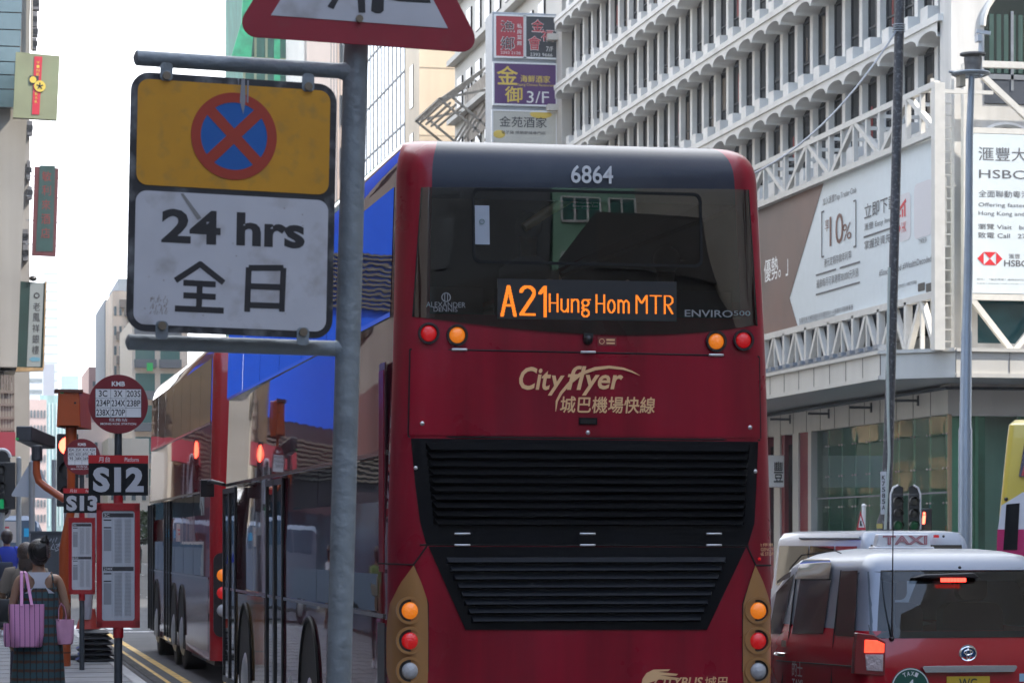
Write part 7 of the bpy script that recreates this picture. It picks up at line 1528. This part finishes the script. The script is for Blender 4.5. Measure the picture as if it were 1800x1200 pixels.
# tote bags
MW = ROOT[wt_.name]
def world(v): return MW @ Vector(v)
def tote(name, label, c, w, h, d, m, straps, tilt=0, strap_m=None, sw=.012):
    t = thing(name, label, "bag", c, rzW); b = MB(); rs = []
    for z, f, fd in ((0, .78, .7), (.03, .86, 1), (.3, .96, 1.05), (.7, 1.0, .8), (1, 1.02, .55)):
        rs.append([Vector((math.copysign(abs(math.cos(a)) ** .5, math.cos(a)) * w / 2 * f + tilt * z * h, math.copysign(abs(math.sin(a)) ** .6, math.sin(a)) * d / 2 * fd * (1 + .12 * math.sin(3 * a + z * 4)), z * h)) for a in [2 * math.pi * j / 28 for j in range(28)]])
    b.rings(rs, True); b.build("bag_body", m, t, local=True, ang=60)
    inv = ROOT[t.name].inverted()
    for st_ in straps: b = MB(); b.tube([inv @ world(p) for p in st_], sw, 8, flat=.35); b.build("strap", strap_m or m, t, local=True)
    return t
def stripem(name, c1, c2, per, wd):
    m = mat(name, c1, .7); t = m.node_tree; p = t.nodes["Principled BSDF"]; c = t.nodes.new("ShaderNodeTexCoord"); s = t.nodes.new("ShaderNodeSeparateXYZ"); t.links.new(c.outputs["Object"], s.inputs[0]); f = t.nodes.new("ShaderNodeMath"); f.operation = 'PINGPONG'; f.inputs[1].default_value = per; t.links.new(s.outputs["X"], f.inputs[0])
    r = t.nodes.new("ShaderNodeMath"); r.operation = 'GREATER_THAN'; r.inputs[1].default_value = per - wd; t.links.new(f.outputs[0], r.inputs[0]); x = t.nodes.new("ShaderNodeMix"); x.data_type = 'RGBA'; x.inputs["A"].default_value = (*c1, 1); x.inputs["B"].default_value = (*c2, 1); t.links.new(r.outputs[0], x.inputs["Factor"]); t.links.new(x.outputs["Result"], p.inputs["Base Color"]); return m
M_pink = stripem("pink_striped_cloth", (.58, .25, .45), (.11, .05, .12), .021, .0032); M_pk2 = mat("pink_cloth", (.6, .3, .44), .7, var=.1, vs=8, bump=.2, bs=20); M_pks = mat("pink_strap", (.6, .27, .48), .7)
zb_ = onD(40, 1137, DW).z; zt_ = onD(40, 1062, DW).z
cpos = onD(47, 1137, DW - .2)
lx_ = lambda px, py, d=DW - .13: tuple(MW.inverted() @ onD(px, py, d))
tote("tote_bag", "large pink striped tote bag on the woman's left shoulder", (cpos.x, cpos.y, cpos.z), .3, zt_ - zb_, .14, M_pink, [[lx_(38, 1065, DW - .25), lx_(38, 1030, DW - .16), lx_(38, 1006, DW - .08), lx_(38, 1004, DW + .02)], [lx_(56, 1063, DW - .25), lx_(50, 1030, DW - .16), lx_(46, 1007, DW - .08), lx_(44, 1004, DW + .02)]], .0, M_pks, .0135)
cp2 = onD(22, 1136, DW - .12)
tote("tote_bag", "slack pink striped bag hanging behind the larger tote", (cp2.x, cp2.y, cp2.z), .16, .2, .1, M_pink, [], .02)
cp3 = onD(114, 1132, DW - .02); 
tote("handbag", "small plain pink handbag hanging from the woman's right forearm", (cp3.x, cp3.y, cp3.z), .155, onD(114, 1088, DW).z - cp3.z, .1, M_pk2, [[lx_(103, 1090, DW - .06), lx_(103, 1070, DW - .03), lx_(107, 1060, DW), lx_(112, 1066, DW + .02), lx_(116, 1090, DW + .05)], [lx_(117, 1090, DW - .06), lx_(115, 1074, DW - .05), lx_(112, 1064, DW - .04)]], 0, M_pk2, .011)
# companion in beige and the walker in blue
q = onD(46, 950, 30); ft, Jb, kb = figure("person in a taupe T-shirt half hidden by the plaid dress", (q.x, q.y, .13), R(-4), 1.63, mat("shirt_taupe", (.17, .14, .11), .8, var=.08), mat("trousers_navy", (.02, .022, .04), .8), arms={'le': (-.27, .03, 1.12), 'lw': (-.12, .19, 1.05)}, hair_m=mat("hair_brown", (.05, .032, .025), .5, bump=.5, bs=70), long_hair=True, stride=.16)
def bag_on(t, label, off, s, m, strap):
    M_ = ROOT[t.name]; p = M_ @ Vector(off); bg_ = thing("shoulder_bag", label, "bag", p, t.rotation_euler.z); b = MB(); w, h, d = s
    b.rings([[Vector((math.copysign(abs(math.cos(a)) ** .5, math.cos(a)) * w / 2 * f, math.copysign(abs(math.sin(a)) ** .5, math.sin(a)) * d / 2 * f, z * h)) for a in [2 * math.pi * j / 24 for j in range(24)]] for z, f in ((0, .8), (.08, .98), (.6, 1), (.95, .92), (1, .8))]); b.build("bag_body", m, bg_, local=True, ang=70); b = MB(); inv = ROOT[bg_.name].inverted(); b.tube([inv @ (M_ @ Vector(v)) for v in strap], .012, 6); b.build("strap", m, bg_, local=True)
bag_on(ft, "black shoulder bag at the left hip of the person in taupe", (-.2, -.12, .82), (.26, .24, .1), mat("bag_black", (.01, .011, .013), .5), [(-.2, -.12, 1.05), (-.08, -.14, 1.25), (.0, -.09, 1.4), (.05, .02, 1.44)])
q = onD(12, 950, 50); fb_, Jx, kx = figure("short-haired person in a royal blue T-shirt walking ahead at the left edge", (q.x, q.y, .13), R(6), 1.84, mat("shirt_blue", (.01, .035, .34), .8), mat("trousers_black", (.012, .012, .014), .8), hair_m=mat("hair_dark_brown", (.03, .018, .018), .4, bump=.4, bs=60), stride=.2)
bag_on(fb_, "navy sling bag on the back of the person in blue", (-.06, -.2, 1.0), (.3, .3, .1), mat("bag_navy", (.012, .02, .04), .5), [(-.1, -.19, 1.25), (-.13, -.1, 1.42), (-.12, .05, 1.45)])
# people waiting further along, seen mirrored in the bus doors
for i, (x, y, c, lb_) in enumerate(((-1.5, 33, (.45, .46, .48), "person in a white top waiting on the pavement, mirrored in the bus"), (-2.2, 36.5, (.12, .2, .05), "person in a green top waiting on the pavement, mirrored in the bus"), (-1.2, 41, (.5, .5, .52), "person in a pale top further along the pavement, mirrored in the bus"))):
    figure(lb_, (x, y, .13), R(-70 + 60 * i), 1.68, mat(f"shirt_{'abc'[i]}", c, .8), mat("trousers_black"), stride=.05)
# passengers on the upper deck behind the rear window
def passenger(px, py, D_, label, cap=False, arm=None):
    p = onD(px, py, D_); t = thing("person", label, "person", (p.x, p.y, 3.05)); zh = p.z - 3.05
    J = {'pelvis': (0, 0, .18, .13), 'chest': (0, .02, zh - .42, (.17, .11)), 'neck': (0, .02, zh - .17, .05), 'head': (0, .03, zh - .05, (.075, .09)), 'crown': (0, .02, zh + .04, (.06, .075))}; E = [('pelvis', 'chest'), ('chest', 'neck'), ('neck', 'head'), ('head', 'crown')]
    for s, sn in ((-1, 'l'), (1, 'r')):
        a = arm if (arm and sn == 'l') else [(s * .26, .06, zh - .62), (s * .2, .28, zh - .66)]
        J[sn + 's'] = (s * .18, .02, zh - .3, .055); J[sn + 'e'] = (*a[0], .045); J[sn + 'w'] = (*a[1], .03); d = (Vector(a[1]) - Vector(a[0])).normalized(); hn = Vector(a[1]) + d * .08; J[sn + 'h'] = (*hn, (.038, .022)); E += [('chest', sn + 's'), (sn + 's', sn + 'e'), (sn + 'e', sn + 'w'), (sn + 'w', sn + 'h')]
        for f in range(5): g = hn + d * (.07 if f < 4 else .03) + Vector((0, 0, .02 * (f - 2))); J[f'{sn}f{f}'] = (*g, .009); E.append((sn + 'h', f'{sn}f{f}'))
        J[sn + 'k'] = (s * .12, .42, .2, .07); J[sn + 'a'] = (s * .12, .44, -.0 + .06, .05); E += [('pelvis', sn + 'k'), (sn + 'k', sn + 'a')]
    body(t, J, E); b = MB(); b.ell((0, .01, zh + .02), (.095, .11, .1), 14, 8)
    if cap: b.poly(PL((.02, .08, zh + .03), (1, 0, 0), (0, 1, 0)), [(-.06, 0), (.1, -.02), (.15, .06), (.05, .12), (-.06, .08)], 0, .015)
    b.build("cap" if cap else "hair", mat("cap_black", (.01, .01, .011), .8), t, local=True)
    b = MB(); ringsL(b, [(0, .0, z, rx, ry) for z, rx, ry in ((.05, .2, .15), (zh - .5, .2, .14), (zh - .28, .21, .12), (zh - .19, .08, .07))], 18); b.build("shirt", mat("shirt_charcoal", (.03, .03, .035), .8), t, local=True, ang=80)
passenger(1172, 462, 19.6, "upper-deck passenger in a dark cap seen through the rear window", True)
passenger(930, 402, 19.3, "upper-deck passenger with an arm laid along the seat behind the rear window", False, [(.22, -.12, 4.02 - 3.05 - .52), (.55, -.14, 4.02 - 3.05 - .5)])
# ------------------------------------------------------------------ haze over the far end of the street
hz_m = bpy.data.materials.new("haze_air"); hz_m.use_nodes = True; t = hz_m.node_tree; t.nodes.remove(t.nodes["Principled BSDF"])
pv = t.nodes.new("ShaderNodeVolumePrincipled"); pv.inputs["Color"].default_value = (.93, .96, 1, 1); pv.inputs["Density"].default_value = .0004; pv.inputs["Anisotropy"].default_value = .1
t.links.new(pv.outputs[0], t.nodes["Material Output"].inputs["Volume"])
hz_o = MB().box(-700, 900, -250, 2000, -1, 170).build("haze", hz_m, smooth=False); hz_o["kind"] = "stuff"
